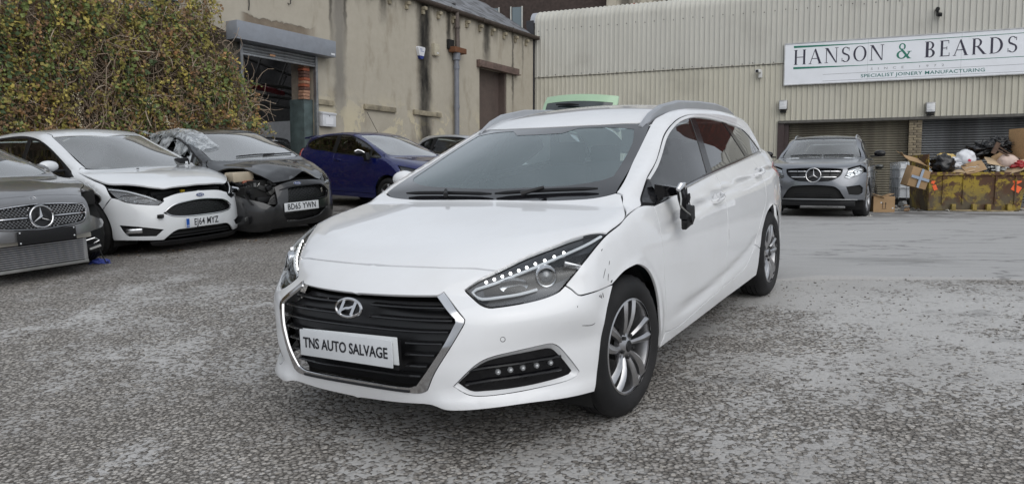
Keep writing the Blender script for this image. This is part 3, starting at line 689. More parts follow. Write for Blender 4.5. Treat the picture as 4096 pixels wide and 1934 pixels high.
# ---------------------------------------------------------------- steel-clad works on the right; its wall frame as above
def serif_letter(ch):
    """capital letters with thick and thin strokes; list of polygons in a box of height 1, and the advance"""
    T, t, sf, st = .13, .045, .055, .03
    def bar(x0, x1, y0=0., y1=1.): return [(x0, y0), (x1, y0), (x1, y1), (x0, y1)]
    def ser(xc, y, w=.11): return [(xc-w, y), (xc+w, y), (xc+w, y+st), (xc-w, y+st)]
    def arc(cx, cy, rx, ry, a0, a1, wx, wy, n=14):
        A = np.linspace(a0, a1, n); o = [(cx+rx*cos(a), cy+ry*sin(a)) for a in A]; i = [(cx+(rx-wx)*cos(a), cy+(ry-wy)*sin(a)) for a in A[::-1]]; return o+i
    if ch == 'H': return [bar(.08, .08+T), bar(.62, .62+T), bar(.08+T, .62, .48, .48+t), ser(.145, 0), ser(.145, 1-st), ser(.685, 0), ser(.685, 1-st)], .86
    if ch == 'A': return [[(.05, 0), (.10, 0), (.40, .95), (.38, 1.)], [(.38, 1.), (.44, 1.), (.80, 0), (.65, 0), (.36, .88)], bar(.18, .62, .33, .33+t), ser(.08, 0, .09), ser(.72, 0, .12)], .86
    if ch == 'N': return [bar(.10, .10+t), [(.06, 1.), (.22, 1.), (.78, 0.), (.70, 0.)], bar(.735, .735+t), ser(.12, 0), ser(.10, 1-st, .08), ser(.755, 1-st)], .90
    if ch == 'S': return [arc(.30, .74, .24, .26, radians(35), radians(250), .10, .04), arc(.30, .27, .26, .27, radians(-145), radians(72), .11, .04), [(.14, .60), (.22, .50), (.50, .37), (.44, .50), (.20, .64)], bar(.49, .52, .74, .95), bar(.06, .09, .05, .28)], .62
    if ch == 'O': return [arc(.42, .5, .40, .51, 0, pi, .125, .04, 20), arc(.42, .5, .40, .51, pi, 2*pi, .125, .04, 20)], .88
    if ch == 'B': return [bar(.10, .10+T+.03), arc(.30, .745, .27, .255, -pi/2, pi/2, .12, .045), arc(.30, .25, .32, .27, -pi/2, pi/2, .14, .045), bar(.2, .32, 0, .04), bar(.2, .32, .47, .52), bar(.2, .32, .96, 1.), ser(.12, 0, .08), ser(.12, 1-st, .08)], .72
    if ch == 'E': return [bar(.10, .10+T), bar(.2, .60, 0, t), bar(.2, .56, 1-t, 1), bar(.2, .46, .50, .50+t), bar(.57, .60, 0, .22), bar(.53, .56, .80, 1.), bar(.43, .46, .42, .62), ser(.12, 0, .07), ser(.12, 1-st, .07)], .68
    if ch == 'R': return [bar(.10, .10+T), arc(.32, .74, .27, .26, -pi/2, pi/2, .12, .04), bar(.2, .34, .96, 1.), bar(.2, .34, .48, .52), [(.30, .50), (.44, .50), (.82, 0), (.66, 0)], ser(.16, 0, .10), ser(.12, 1-st, .07), ser(.77, 0, .08)], .84
    if ch == 'D': return [bar(.10, .10+T), arc(.30, .5, .46, .5, -pi/2, pi/2, .14, .04, 20), bar(.2, .32, 0, .04), bar(.2, .32, .96, 1.), ser(.12, 0, .07), ser(.12, 1-st, .07)], .84
    if ch == '&': return [arc(.36, .78, .20, .22, radians(-60), radians(240), .09, .05), arc(.33, .26, .30, .27, radians(80), radians(345), .13, .06), [(.22, .66), (.36, .66), (.86, 0), (.68, 0)], [(.60, .14), (.66, .10), (.82, .42), (.80, .46), (.74, .46)], ser(.78, .44, .13), ser(.80, 0, .10)], .95
    return [], .4
def cladding_material(name, c):
    g = G(name); x, y, z = g.xyz(); n = g.noise(1.1, 6., .6, g.scale(g.co, (1.5, .25, 1.))); n2 = g.noise(.5, 4.)
    col = g.mix(n, tuple(v*.86 for v in c), tuple(v*1.10 for v in c)); col = g.mix(g.map(y, 3.93, 3.94, .55, 0., False), col, (c[0]*.97, c[1]*.93, c[2]*.80)); col = g.mix(g.map(g.rnd(), 0, 1, 0., .16), col, (.56, .55, .51)); col = g.mix(g.math('MULTIPLY', g.map(n2, .5, .75), .3), col, (.25, .235, .20))
    rust = g.math('MULTIPLY', g.map(g.noise(7., 4., .7, g.scale(g.co, (1., .12, 1.))), .66, .8), .5); col = g.mix(rust, col, (.16, .12, .085))
    return g.done(col, .48, bump=g.bump(n, .06, .01), spec=.4)
def right_building():
    root = empty('clad_works', CW, label='large works clad in ribbed cream steel sheets with rounded eaves', cat='building')
    cm = cladding_material('cladding_cream', (.53, .52, .47)); P = .166; h0, h1, h2 = 2.0, 3.94, 6.0
    prof = [(0., .0), (.060, .0), (.075, .034), (.107, .034), (.122, 0.)]
    def sheet(s0, n, ya, yb, name='cladding_sheet', top=False, z=0.):
        pts = [(s0+k*P+a, z+b) for k in range(n) for a, b in prof]+[(s0+n*P+.004, z)]; m = len(pts)
        rows = [(ya, 0.), (yb, 0.)]; V = [(s_, ya, q) for s_, q in pts]+[(s_, yb, q) for s_, q in pts]; R_ = 2
        if top:     # rounded eave: a quarter turn of radius .45 that runs on to the roof
            for a in np.linspace(0, pi/2, 9)[1:]:
                V += [(s_, yb+(.42+q)*sin(a), -.42+(.42+q)*cos(a)) for s_, q in pts]; R_ += 1
            V += [(s_, yb+.42+q+.35, -6.) for s_, q in pts]; R_ += 1
        F = [(r*m+i, r*m+i+1, (r+1)*m+i+1, (r+1)*m+i) for r in range(R_-1) for i in range(m-1)]
        o = mesh_obj(name, V, F, cm, root, angle=28); o['kind'] = 'thing' if False else 'part' if False else ''
        del o['kind']; return o
    s = -10.16
    while s < 13.:
        sheet(s, 6, h1-.03, h2-.08, top=True, z=.012); s += 6*P
    s = -10.16
    while s < 13.:
        if s+P <= -1.46: k = min(6, int((-1.46-s)/P+.01)); sheet(s, k, -1.3, h1)
        else: k = 6; sheet(s, k, h0+.05, h1)
        s += k*P
    sc = plain('fixing_dark', (.06, .055, .05), .6); mb = MB()
    for k in range(72):
        for y_ in (h1+.02, 5.62): mb.cyl((-10.0+k*2*P, y_+.02*((k*7) % 3-1), .016), .018, .012, 'z', 6)
    o = mb.build('sheet_fixings', sc, root); o['kind'] = 'stuff'
    mb = MB(); mb.box((1.3, h1-.035, .03), (23., .012, .034)); mb.build('lap_shadow_gap', plain('lap_dark', (.05, .045, .04), .9), root)
    mb = MB(); mb.box((-10.33, 2.3, -.02), (.28, 7.4, .22)); mb.build('corner_post', plain('post_slate', (.035, .036, .042), .5, var=.1), root)
    mb = MB(); mb.box((-10.30, 5.78, -.18), (.20, .02, .2)); n = 10
    mb.loft([[(s_, h2-.08+(.44)*sin(a), -.42+.45*cos(a)) for a in np.linspace(0, pi/2, n)]+[(s_, h2-.08+.40*sin(a), -.42+.40*cos(a)) for a in np.linspace(pi/2, 0, n)] for s_ in (-10.34, -10.16)]); mb.build('eave_end_trim', plain('trim_pale', (.36, .375, .41), .4, var=.05), root)
    mb = MB(); mb.box((5.2, h0, .03), (13.4, .085, .16)); mb.build('door_lintel', plain('lintel_dark', (.10, .095, .085), .7, var=.2), root)
    mb = MB(); mb.box((-1.42, .4, -.02), (.20, 3.2, .16)); mb.build('door_post', plain('post_brown', (.045, .028, .027), .5, var=.15), root)
    mb = MB(); mb.box((-1.25, .4, -.12), (.14, 3.2, .16)); mb.build('door_post', plain('post_brown', (.045, .028, .027), .5, var=.15), root)
    # roller doors of slats
    for s0, s1, mt, nm in ((-1.18, 2.34, plain('slats_ochre', (.16, .145, .11), .6, .25, var=.4, scale=3., dirt=(.05, .042, .03), dirt_amt=.8, dirt_scale=1.6), 'a'), (2.71, 7.6, plain('slats_steel', (.14, .145, .15), .42, .6, var=.35, scale=2.5, dirt=(.035, .033, .03), dirt_amt=.8, dirt_scale=1.4), 'b'), (8.1, 12.8, MATS['slats_steel'] if 'slats_steel' in MATS else None, 'c')):
        rd = part_empty('roller_door', root); me = None; mt = mt or MATS['slats_steel']
        for k in range(36):
            if me is None:
                T = np.linspace(0, 1, 6); V = []; F = []
                for t in T: V += [(s0, .071*t, -.30+.024*sin(pi*t)), (s1, .071*t, -.30+.024*sin(pi*t))]
                F = [(2*i, 2*i+1, 2*i+3, 2*i+2) for i in range(5)]+[]; V += [(s0, .071, -.31), (s1, .071, -.31), (s0, .076, -.31), (s1, .076, -.31)]; F += [(12, 13, 15, 14)]; o = mesh_obj('slat', V, F, mt, rd); me = o.data
            else: o = bpy.data.objects.new('slat', me); COL.objects.link(o); o.parent = rd
            o.location = (0, -.72+.0755*k, 0)
    st = [plain('pier_stone_a', (.27, .225, .155), .92, var=.2, scale=14., bump=.4, bscale=50.), plain('pier_stone_b', (.21, .175, .125), .92, var=.2, scale=14., bump=.4, bscale=50.)]
    pr = part_empty('brick_pier', root); mb = MB(); mb.box((2.525, .6, -.14), (.33, 2.75, .22)); mb.build('mortar', plain('mortar_grey', (.17, .15, .12), .95), pr); rr = random.Random(9)
    for k in range(34):
        y_ = -.66+k*.078
        for (a, b) in (((2.34, 2.56), (2.57, 2.71)) if k % 2 else ((2.34, 2.47), (2.48, 2.71))):
            mb = MB(); mb.box(((a+b)/2, y_, -.11+rr.uniform(-.004, .004)), (b-a-.012, .067, .22), bev=.006); mb.build('brick', rr.choice(st), pr)
    mb = MB(); mb.box((5.5, .6, -.75), (14.2, 3.0, .1)); mb.build('dark_backing', M_MATTBLK, root)
    # sign board
    def at(s_, h_, z_=0.): return CW @ Matrix.Translation((s_, h_, z_))
    sg = empty('sign_board', at(-1.34, 3.195, .05), label='white company sign with dark serif letters and a green ampersand', cat='sign'); W_, H_ = 10.2, 1.31
    mb = MB(); mb.box((W_/2, H_/2, .03), (W_, H_, .05)); mb.build('board', plain('sign_white', (.80, .82, .86), .3, coat=.3, var=.025, scale=1., dirt=(.45, .44, .42), dirt_amt=.12), sg)
    fm = plain('sign_frame', (.50, .50, .50), .4, .4, dirt=(.1, .09, .08), dirt_amt=.4, var=.1)
    for c, d in (((W_/2, -.005, .035), (W_+.06, .03, .075)), ((W_/2, H_+.005, .035), (W_+.06, .03, .075)), ((-.015, H_/2, .035), (.03, H_, .075))): mb = MB(); mb.box(c, d); mb.build('frame_strip', fm, sg)
    for x_ in (2.45, 5.0, 7.6): mb = MB(); mb.box((x_, H_/2, .0555), (.006, H_-.03, .002)); mb.build('panel_joint', plain('sign_joint', (.42, .43, .45), .5), sg)
    gr = plain('sign_green', (.012, .17, .115), .4); nv = plain('sign_navy', (.025, .022, .045), .4); gl = plain('sign_greyline', (.25, .26, .27), .5)
    lt = part_empty('headline', sg); x_ = .26; lh = .47
    wide = 1.
    for ch_i, ch in enumerate('HANSON & BEARDS'):
        big = 1.0
        if ch == ' ': x_ += .26; wide = 1.10 if wide > 1.0 or ch_i > 8 else wide; continue
        polys, adv = serif_letter(ch) if ch != 'L' else ([[(.10, 0), (.23, 0), (.23, 1), (.10, 1)], [(.2, 0), (.6, 0), (.6, .05), (.2, .05)]], .66)
        mb = MB()
        for k, p in enumerate(polys): mb.prism([(q[0]*lh*wide, q[1]*lh) for q in p], .004+.0004*(k % 5))
        if polys: o = mb.build('letter', gr if ch == '&' else nv, lt, angle=None, smooth=False); o.matrix_local = Matrix.Translation((x_, .63, .0555))
        x_ += adv*lh*wide+.06
    def wedge(y0, t0, t1, xe): 
        mb = MB(); mb.prism([(.26, y0), (2.2, y0+(t0-t1)*.0), (xe, y0+t0*.0), (xe, y0+t1), (2.2, y0+t1*1.3), (.26, y0+t0)], .003); o = mb.build('green_rule', gr, sg, angle=None, smooth=False); o.location = (0, 0, .0555)
    wedge(1.165, .07, .014, 9.6); wedge(.49, .07, .014, 9.6)
    text_mesh('since_line', 'S I N C E    1 9 7 2', .10, gl, sg, Matrix.Translation((3.55, .37, .056)), .002, 1.45, spacing=1.65)
    text_mesh('strapline', 'SPECIALIST JOINERY MANUFACTURING', .145, plain('sign_teal', (.01, .15, .13), .4), sg, Matrix.Translation((3.95, .165, .056)), .003, 1.25, bold=.0012, spacing=1.06)
    for y_ in (.275, .065): mb = MB(); mb.box((3.95, y_, .0565), (5.6, .009, .002)); mb.build('thin_rule', gl, sg)
    # flood lamps and cameras
    for s_, h_, lab in ((-1.36, 2.54, 'silver flood lamp at the left end of the sign, above the brown door post'), (2.9, 2.30, 'silver flood lamp over the brick pier between the roller doors')):
        p = empty('flood_lamp', at(s_, h_, .05), label=lab, cat='lamp'); gm = plain('lamp_case', (.30, .30, .30), .4, .5, var=.1)
        mb = MB(); mb.box((0, .01, .09), (.28, .36, .17), Matrix.Rotation(-.15, 4, 'X'), taper=(.9, .8), bev=.03); mb.build('housing', gm, p)
        mb = MB(); mb.box((0, -.01, .185), (.225, .25, .02), Matrix.Rotation(-.15, 4, 'X'), bev=.008); mb.build('glass', plain('lamp_glass', (.50, .51, .52), .15, coat=1., var=.15, scale=12.), p)
        for y_ in (-.07, -.04): mb = MB(); mb.box((0, y_, .199), (.20, .014, .006)); mb.build('tube', plain('lamp_tube', (.8, .8, .8), .3), p)
        mb = MB(); mb.box((0, -.21, .06), (.20, .05, .12), bev=.01); mb.build('bracket', M_BLACKPL, p)
    p = empty('wall_camera', at(-2.13, 3.62, .05), label='small white security camera on the cladding left of the sign', cat='camera'); wm = plain('camera_white', (.62, .62, .60), .4)
    mb = MB(); mb.box((.03, -.06, .05), (.12, .18, .09), bev=.015); mb.build('mount', wm, p); mb = MB(); mb.box((-.02, .06, .12), (.15, .11, .22), Matrix.Rotation(-.4, 4, 'Y'), bev=.02); mb.build('camera_body', wm, p); mb = MB(); mb.cyl((-.06, .05, .24), .045, .03, 'z', 14); mb.build('camera_lens', M_GLOSSBLK, p)
    p = empty('dark_camera', at(2.98, 5.14, .05), label='black wall camera on a bracket above the sign', cat='camera')
    mb = MB(); mb.cyl((0, .09, .08), .06, .16, 'z', 12); mb.box((0, 0, .06), (.05, .2, .06), bev=.01); mb.build('mount', M_BLACKPL, p); mb = MB(); mb.box((.05, -.08, .16), (.13, .10, .26), Matrix.Rotation(.3, 4, 'X'), bev=.02); mb.build('camera_body', M_BLACKPL, p)
    # chipboard notice board round the corner of the yard, seen mirrored in the car's windows
right_building()
def brick_house():
    """old red-brick mill behind, over the slate roof"""
    o = Matrix.Translation((3.2, 33.5, CAM_H)); M = frame((1.55, 34.0, CAM_H), (.97, -.24, 0), (0, 0, 1))
    root = empty('brick_mill', M, label='old red-brick mill with sash windows behind the slate roof', cat='building')
    mb = MB(); mb.box((0, 3., -.45), (14., 14., .6)); mb.build('mortar_wall', plain('mortar_soot', (.055, .04, .035), .95, var=.3), root)
    mats = [plain('mill_brick_a', (.17, .05, .034), .9, var=.3, scale=12.), plain('mill_brick_b', (.10, .04, .032), .9, var=.3, scale=12.), plain('mill_brick_c', (.24, .07, .04), .9, var=.3, scale=12.), plain('mill_brick_d', (.42, .14, .06), .9, var=.3, scale=12.)]
    rr = random.Random(21); md = {}; cnt = 0
    for r in range(17):
        for c in range(26):
            s_ = -3.45+c*.243+(.12 if r % 2 else 0); h_ = 5.55+r*.088
            if cnt >= 300 or (s_ < -1.15 and h_ > 5.7 and (-2.75 < s_ < -2.15 or -1.65 < s_ < -1.2)): continue
            k = rr.choices((0, 1, 2, 3), (5, 5, 3, 1.2))[0]
            if k not in md: mb = MB(); mb.box((0, 0, 0), (.228, .076, .10), bev=.006); ob = mb.build('brick', mats[k], root); md[k] = ob.data
            else: ob = bpy.data.objects.new('brick', md[k]); COL.objects.link(ob); ob.parent = root
            ob.location = (s_, h_, -.16+rr.uniform(0, .012)); cnt += 1
    sash = plain('sash_white', (.5, .5, .47), .6, var=.1); 
    for s_ in (-2.45, -1.4):
        w = part_empty('window', root); mb = MB(); mb.box((s_, 6.75, -.12), (.52 if s_ < -2 else .42, 1.9, .02)); mb.build('pane', plain('mill_glass', (.13, .17, .19), .12, coat=1.), w)
        for dx in (-.27, .24): mb = MB(); mb.box((s_+dx, 6.75, -.09), (.05, 1.95, .07)); mb.build('frame', sash, w)
        mb = MB(); mb.box((s_, 5.78, -.08), (.66, .07, .14), bev=.01); mb.build('sill', plain('sill_stone', (.2, .19, .15), .9, var=.2), w)
    q = empty('render_gable', frame((7.5, 31.5, CAM_H), (.93, -.36, 0), (0, 0, 1)), label='tan rendered gable with missing patches above the cream cladding', cat='building')
    mb = MB(); mb.box((0, 4., 0), (7.5, 10., .4)); mb.build('gable_wall', MATS['stained_render'], q)
    for (a, b, w, h) in ((-2.6, 7.3, .3, .14), (-.6, 7.15, .2, .14), (.6, 7.4, .3, .16)): mb = MB(); mb.box((a, b, .2), (w, h, .02), bev=.005); mb.build('bare_brick_patch', mats[2], q)
brick_house()
# ---------------------------------------------------------------- climbing plant over the yard wall
def leaf_material(name, c, c2):
    g = G(name); r = g.noise(3., 3.); col = g.mix(g.map(r, .3, .7), c, c2)
    p = N(g.n, 'BsdfPrincipled'); g.put(p.inputs['Base Color'], col); p.inputs['Roughness'].default_value = .55; p.inputs['Specular IOR Level'].default_value = .3
    t = N(g.n, 'BsdfTranslucent'); g.put(t.inputs[0], col); mx = N(g.n, 'MixShader'); mx.inputs[0].default_value = .25; g.l.new(p.outputs[0], mx.inputs[1]); g.l.new(t.outputs[0], mx.inputs[2]); g.l.new(mx.outputs[0], g.o.inputs['Surface']); return g.m
def ivy():
    wl_ = empty('yard_wall', LW, label='dark stone yard wall buried under the climbing plant', cat='wall')
    V, F = slab_mesh([(-27., -1.6), (-13.0, -1.6), (-13.0, 3.2), (-14.2, 3.5), (-27., 3.0)], [], .4, -.0); g = G('dark_wall'); n = g.noise(2., 6.); mesh_obj('wall_face', V, F, g.done(g.mix(n, (.05, .038, .026), (.16, .12, .075)), .95, bump=g.bump(g.noise(7., 5.), .8, .05)), wl_, smooth=False)
    V = [(-27., 3.0, -.1), (-14.4, 3.3, -.1), (-14.4, 5.2, -3.6), (-27., 4.9, -3.6)]; mesh_obj('slate_roof', V, [(0, 1, 2, 3)], plain('slate_pale', (.24, .25, .26), .5, var=.25, scale=14.), wl_)
    root = empty('climbing_plant', LW, label='tangled climbing plant with green, yellow and rusty leaves covering the left wall', cat='plant')
    rng = np.random.default_rng(5)
    def depth(s, h):    # how far the mass stands off the wall
        return .30+.34*max(0, noise.noise(Vector((s*.55, h*.7, 3.)))+.35)+.28*max(0, noise.noise(Vector((s*1.7, h*1.8, 9.))))+(.10 if h > 2.2 else 0)
    def inside_mass(s, h):
        right = -13.55+.40*noise.noise(Vector((h*.9, 0, 2.)))-(.75 if h > 2.9 else 0)+(.50 if .7 < h < 2.2 else 0)
        top = 3.55+.35*noise.noise(Vector((s*.8, 1., 0.)))+.25*noise.noise(Vector((s*2.3, 4., 0.)))+(.35 if s > -15.6 else 0)
        return s < right and h < top
    # stems: arching, tangled
    st = [MB(), MB()]; cnt = 0
    while cnt < 3600:
        s = rng.uniform(-24, -12.7); h = rng.uniform(-.4, 3.6)
        if not inside_mass(s, h): continue
        p = Vector((s, h, depth(s, h)*rng.uniform(.7, 1.18))); a = rng.uniform(0, 2*pi) if rng.random() < .6 else rng.normal(-pi/2, .5); L = rng.uniform(.35, 1.1); pts = [p]; d = Vector((cos(a), sin(a)*.9, 0)); curl = rng.normal(0, .35)
        for k in range(6):
            d = Matrix.Rotation(curl+rng.normal(0, .18), 3, 'Z') @ d; d.y -= .12; d.normalize(); q = pts[-1]+d*L/6; q.z = max(.06, min(q.z+rng.normal(0, .03), depth(q.x, q.y)+.12)); pts.append(q)
        st[0 if rng.random() < .7 else 1].tube(pts, [.011*rng.uniform(.5, 1.1)]*3+[.006]*4, 3, cap=False); cnt += 1
    for mb, c, nm in ((st[0], (.33, .25, .185), 'brown_stems'), (st[1], (.48, .39, .30), 'pale_stems')): o = mb.build(nm, plain(nm, c, .9, var=.25, scale=5.), root, angle=None); o['kind'] = 'stuff'
    kinds = {'green_leaves': ((0.152, 0.201, 0.061), (0.256, 0.305, 0.104)), 'dark_green_leaves': ((0.0671, 0.11, 0.0488), (0.122, 0.171, 0.0793)), 'yellow_leaves': ((0.512, 0.415, 0.0976), (0.61, 0.525, 0.159)), 'olive_leaves': ((0.268, 0.244, 0.061), (0.403, 0.342, 0.11)), 'rust_leaves': ((0.39, 0.207, 0.0915), (0.512, 0.305, 0.146)), 'brown_leaves': ((0.22, 0.134, 0.0732), (0.342, 0.22, 0.122)), 'cream_seed_heads': ((0.634, 0.561, 0.39), (0.805, 0.732, 0.573))}
    D = {k: ([], []) for k in kinds}
    def leaf(k, c, L, u=None):
        V, F = D[k]; a = rng.uniform(0, 2*pi); u = (Vector((cos(a), sin(a)-.3, rng.normal(0, .4))) if u is None else u+Vector(rng.normal(0, .7, 3))).normalized(); nn = Vector((rng.normal(0, .55), rng.normal(.35, .45), 1.)).normalized(); v = nn.cross(u).normalized()*L*.46; u = u*L; b = len(V)
        V += [c-u*.5, c+v-u*.12, c+u*.6+nn*L*.1, c-v-u*.12, c+nn*L*.14]; F += [(b, b+4, b+1), (b+1, b+4, b+2), (b+2, b+4, b+3), (b+3, b+4, b)]
    tot = 0; strands = 0; sprig = MB()
    while strands < 1900:
        s = rng.uniform(-25, -12.8) if rng.random() < .5 else rng.uniform(-18.6, -12.8); h = rng.uniform(-.4, 4.3)
        if not inside_mass(s, h): continue
        c1 = noise.noise(Vector((s*.9, h*.9, 20.))); c2 = noise.noise(Vector((s*2.2, h*2.2, 40.))); dens = noise.noise(Vector((s*1.1, h*1.1, 60.)))
        if dens < -.08 and rng.random() < .8: continue
        low = max(0, 1-(h+.2)/2.3); right = max(0, (s+14.6)/2.)
        w = {'green_leaves': 1.0*max(.1, .5+c1*1.6)*(1-.75*low), 'dark_green_leaves': 0.8*max(.1, .4+c2*1.5+(.6 if h < 2.2 and s > -15.5 else 0)), 'yellow_leaves': .22+.3*max(0, c2), 'olive_leaves': 1.3, 'rust_leaves': .15+.9*low+.35*right, 'brown_leaves': .9+1.0*low, 'cream_seed_heads': .06+.45*low*max(0, c1+.3)+1.0*right*max(0, c2+.25)}
        ks = list(w); pr = np.array([w[k] for k in ks]); k = ks[rng.choice(len(ks), p=pr/pr.sum())]
        p = Vector((s, h, depth(s, h)*rng.uniform(.75, 1.12))); d = Vector((rng.normal(0, .6), rng.normal(-.7, .45), .1)).normalized(); n = int(rng.uniform(8, 22)); size = rng.uniform(.035, .065)*(1.25 if k in ('green_leaves', 'dark_green_leaves') else 1.); pts = [p.copy()]
        for q in range(n):
            d = (d+Vector((rng.normal(0, .22), rng.normal(-.08, .15), rng.normal(0, .12)))).normalized(); p = p+d*.045; p.z = max(.08, min(p.z, depth(p.x, p.y)+.22))
            if q % 3 == 2: pts.append(p.copy())
            kk = k if rng.random() < .72 else ks[rng.choice(len(ks), p=pr/pr.sum())]
            if kk == 'cream_seed_heads':
                for _ in range(4): leaf(kk, p+Vector(rng.normal(0, .028, 3)), rng.uniform(.014, .032))
            else:
                for _ in range(2): leaf(kk, p+Vector(rng.normal(0, .03, 3)), size*rng.uniform(.6, 1.35), d)
        if len(pts) > 1: sprig.tube(pts, .0045, 3, cap=False)
        strands += 1
    o = sprig.build('leaf_sprigs', plain('sprig_brown', (.16, .12, .07), .9), root, angle=None); o['kind'] = 'stuff'
    for k, (a, b) in kinds.items():
        o = mesh_obj(k, D[k][0], D[k][1], leaf_material(k, a, b), root); o['kind'] = 'stuff'
ivy()
HZC = pchip([(-3.6, .99), (-3.03, .975), (-1.53, .918), (-.85, .868), (-.4, .83), (.1, .78)])
HZL = pchip([(-2.4, .50), (-1.9, .40), (-1.4, .345), (-.9, .315), (-.5, .305)])
def hero_extra(x, z):
    zc = HZC(x)
    on = sstep(-.25, -.95, x)
    d = z-zc
    o = (-.0125*np.exp(-((d+.030)/.026)**2)+.004*np.exp(-((d-.004)/.012)**2))*on
    zl = HZL(x)
    e = z-zl; on2 = sstep(-.35, -.9, x)*sstep(-2.5, -2.1, x)
    o = o-.012*np.exp(-((e-.03)/.035)**2)*on2
    o = o-.035*sstep(0., .5, x)*sstep(.6, .85, z)
    for cx in (0., -2.77):
        r = np.sqrt((x-cx)**2+(z-.32)**2); o = o+.010*np.exp(-((r-.36)/.035)**2)
    return o
HERO = Shape(
    nose=[(.05, .78), (.15, .83), (.20, .848), (.24, .865), (.30, .882), (.40, .893), (.47, .889), (.55, .872), (.62, .856), (.68, .829), (.73, .788), (.768, .738), (.80, .69), (.85, .60), (1., .3)],
    B=[(.05, .55), (.23, .56), (.30, .60), (.43, .60), (.58, .46), (.69, .44), (.76, .40), (.85, .40), (1., .4)],
    pw=[(.05, 4.2), (.23, 4.), (.30, 3.5), (.43, 3.4), (.58, 3.0), (.69, 2.0), (.76, 2.0), (.85, 2.2), (1., 2.2)],
    side=[(.10, .80), (.16, .845), (.20, .866), (.25, .877), (.30, .885), (.40, .893), (.50, .899), (.62, .903), (.70, .901), (.78, .894), (.85, .882), (.92, .862), (.97, .838), (1.02, .808), (1.08, .76), (1.15, .69)],
    plan=[(.8, .95), (.4, .985), (0, .992), (-.5, .996), (-1.4, 1.), (-2.4, 1.), (-2.8, .995), (-3.1, .97), (-3.35, .925), (-3.6, .86), (-3.9, .76)],
    hood=[(1., .62), (.85, .705), (.70, .783), (.5, .848), (.3, .893), (.1, .929), (-.1, .960), (-.3, .990), (-.6, 1.03), (-3.2, 1.12), (-4, 1.1)],
    hoodcrown=.035, kfs=.05, kh=.06,
    ws=[(.85, .10), (.96, -.11), (.996, -.175), (1.1, -.37), (1.2, -.57), (1.344, -.874), (1.45, -1.12)],
    wsc=[(.9, .12), (.996, .13), (1.15, .36), (1.327, .62), (1.45, .7)],
    gside=[(.9, .86), (1.0, .825), (1.1, .78), (1.2, .735), (1.3, .685), (1.37, .648), (1.42, .61), (1.5, .53)],
    gplan=[(0, .93), (-.3, .96), (-.7, .99), (-1.3, 1.), (-2.0, 1.), (-2.6, .985), (-3.0, .95), (-3.3, .89), (-3.6, .8)],
    roof=[(-.6, 1.255), (-.874, 1.346), (-1.0, 1.377), (-1.2, 1.417), (-1.4, 1.443), (-1.7, 1.464), (-2.2, 1.459), (-2.6, 1.437), (-3.0, 1.39), (-3.3, 1.335), (-3.8, 1.22)],
    crown=.115,
    rear=[(.9, -3.70), (1.0, -3.64), (1.1, -3.56), (1.3, -3.35), (1.36, -3.27), (1.45, -3.05)], rearc=.72, kr=.06, kg=.045,
    tail=[(.1, -3.7), (.25, -3.78), (.45, -3.86), (.6, -3.86), (.8, -3.82), (1.0, -3.76), (1.1, -3.7)], tailc=.55, extra=hero_extra, fextra=lambda y, z: .018*sstep(.34, .46, y)*sstep(.33, .25, z)*sstep(.9, .6, y))
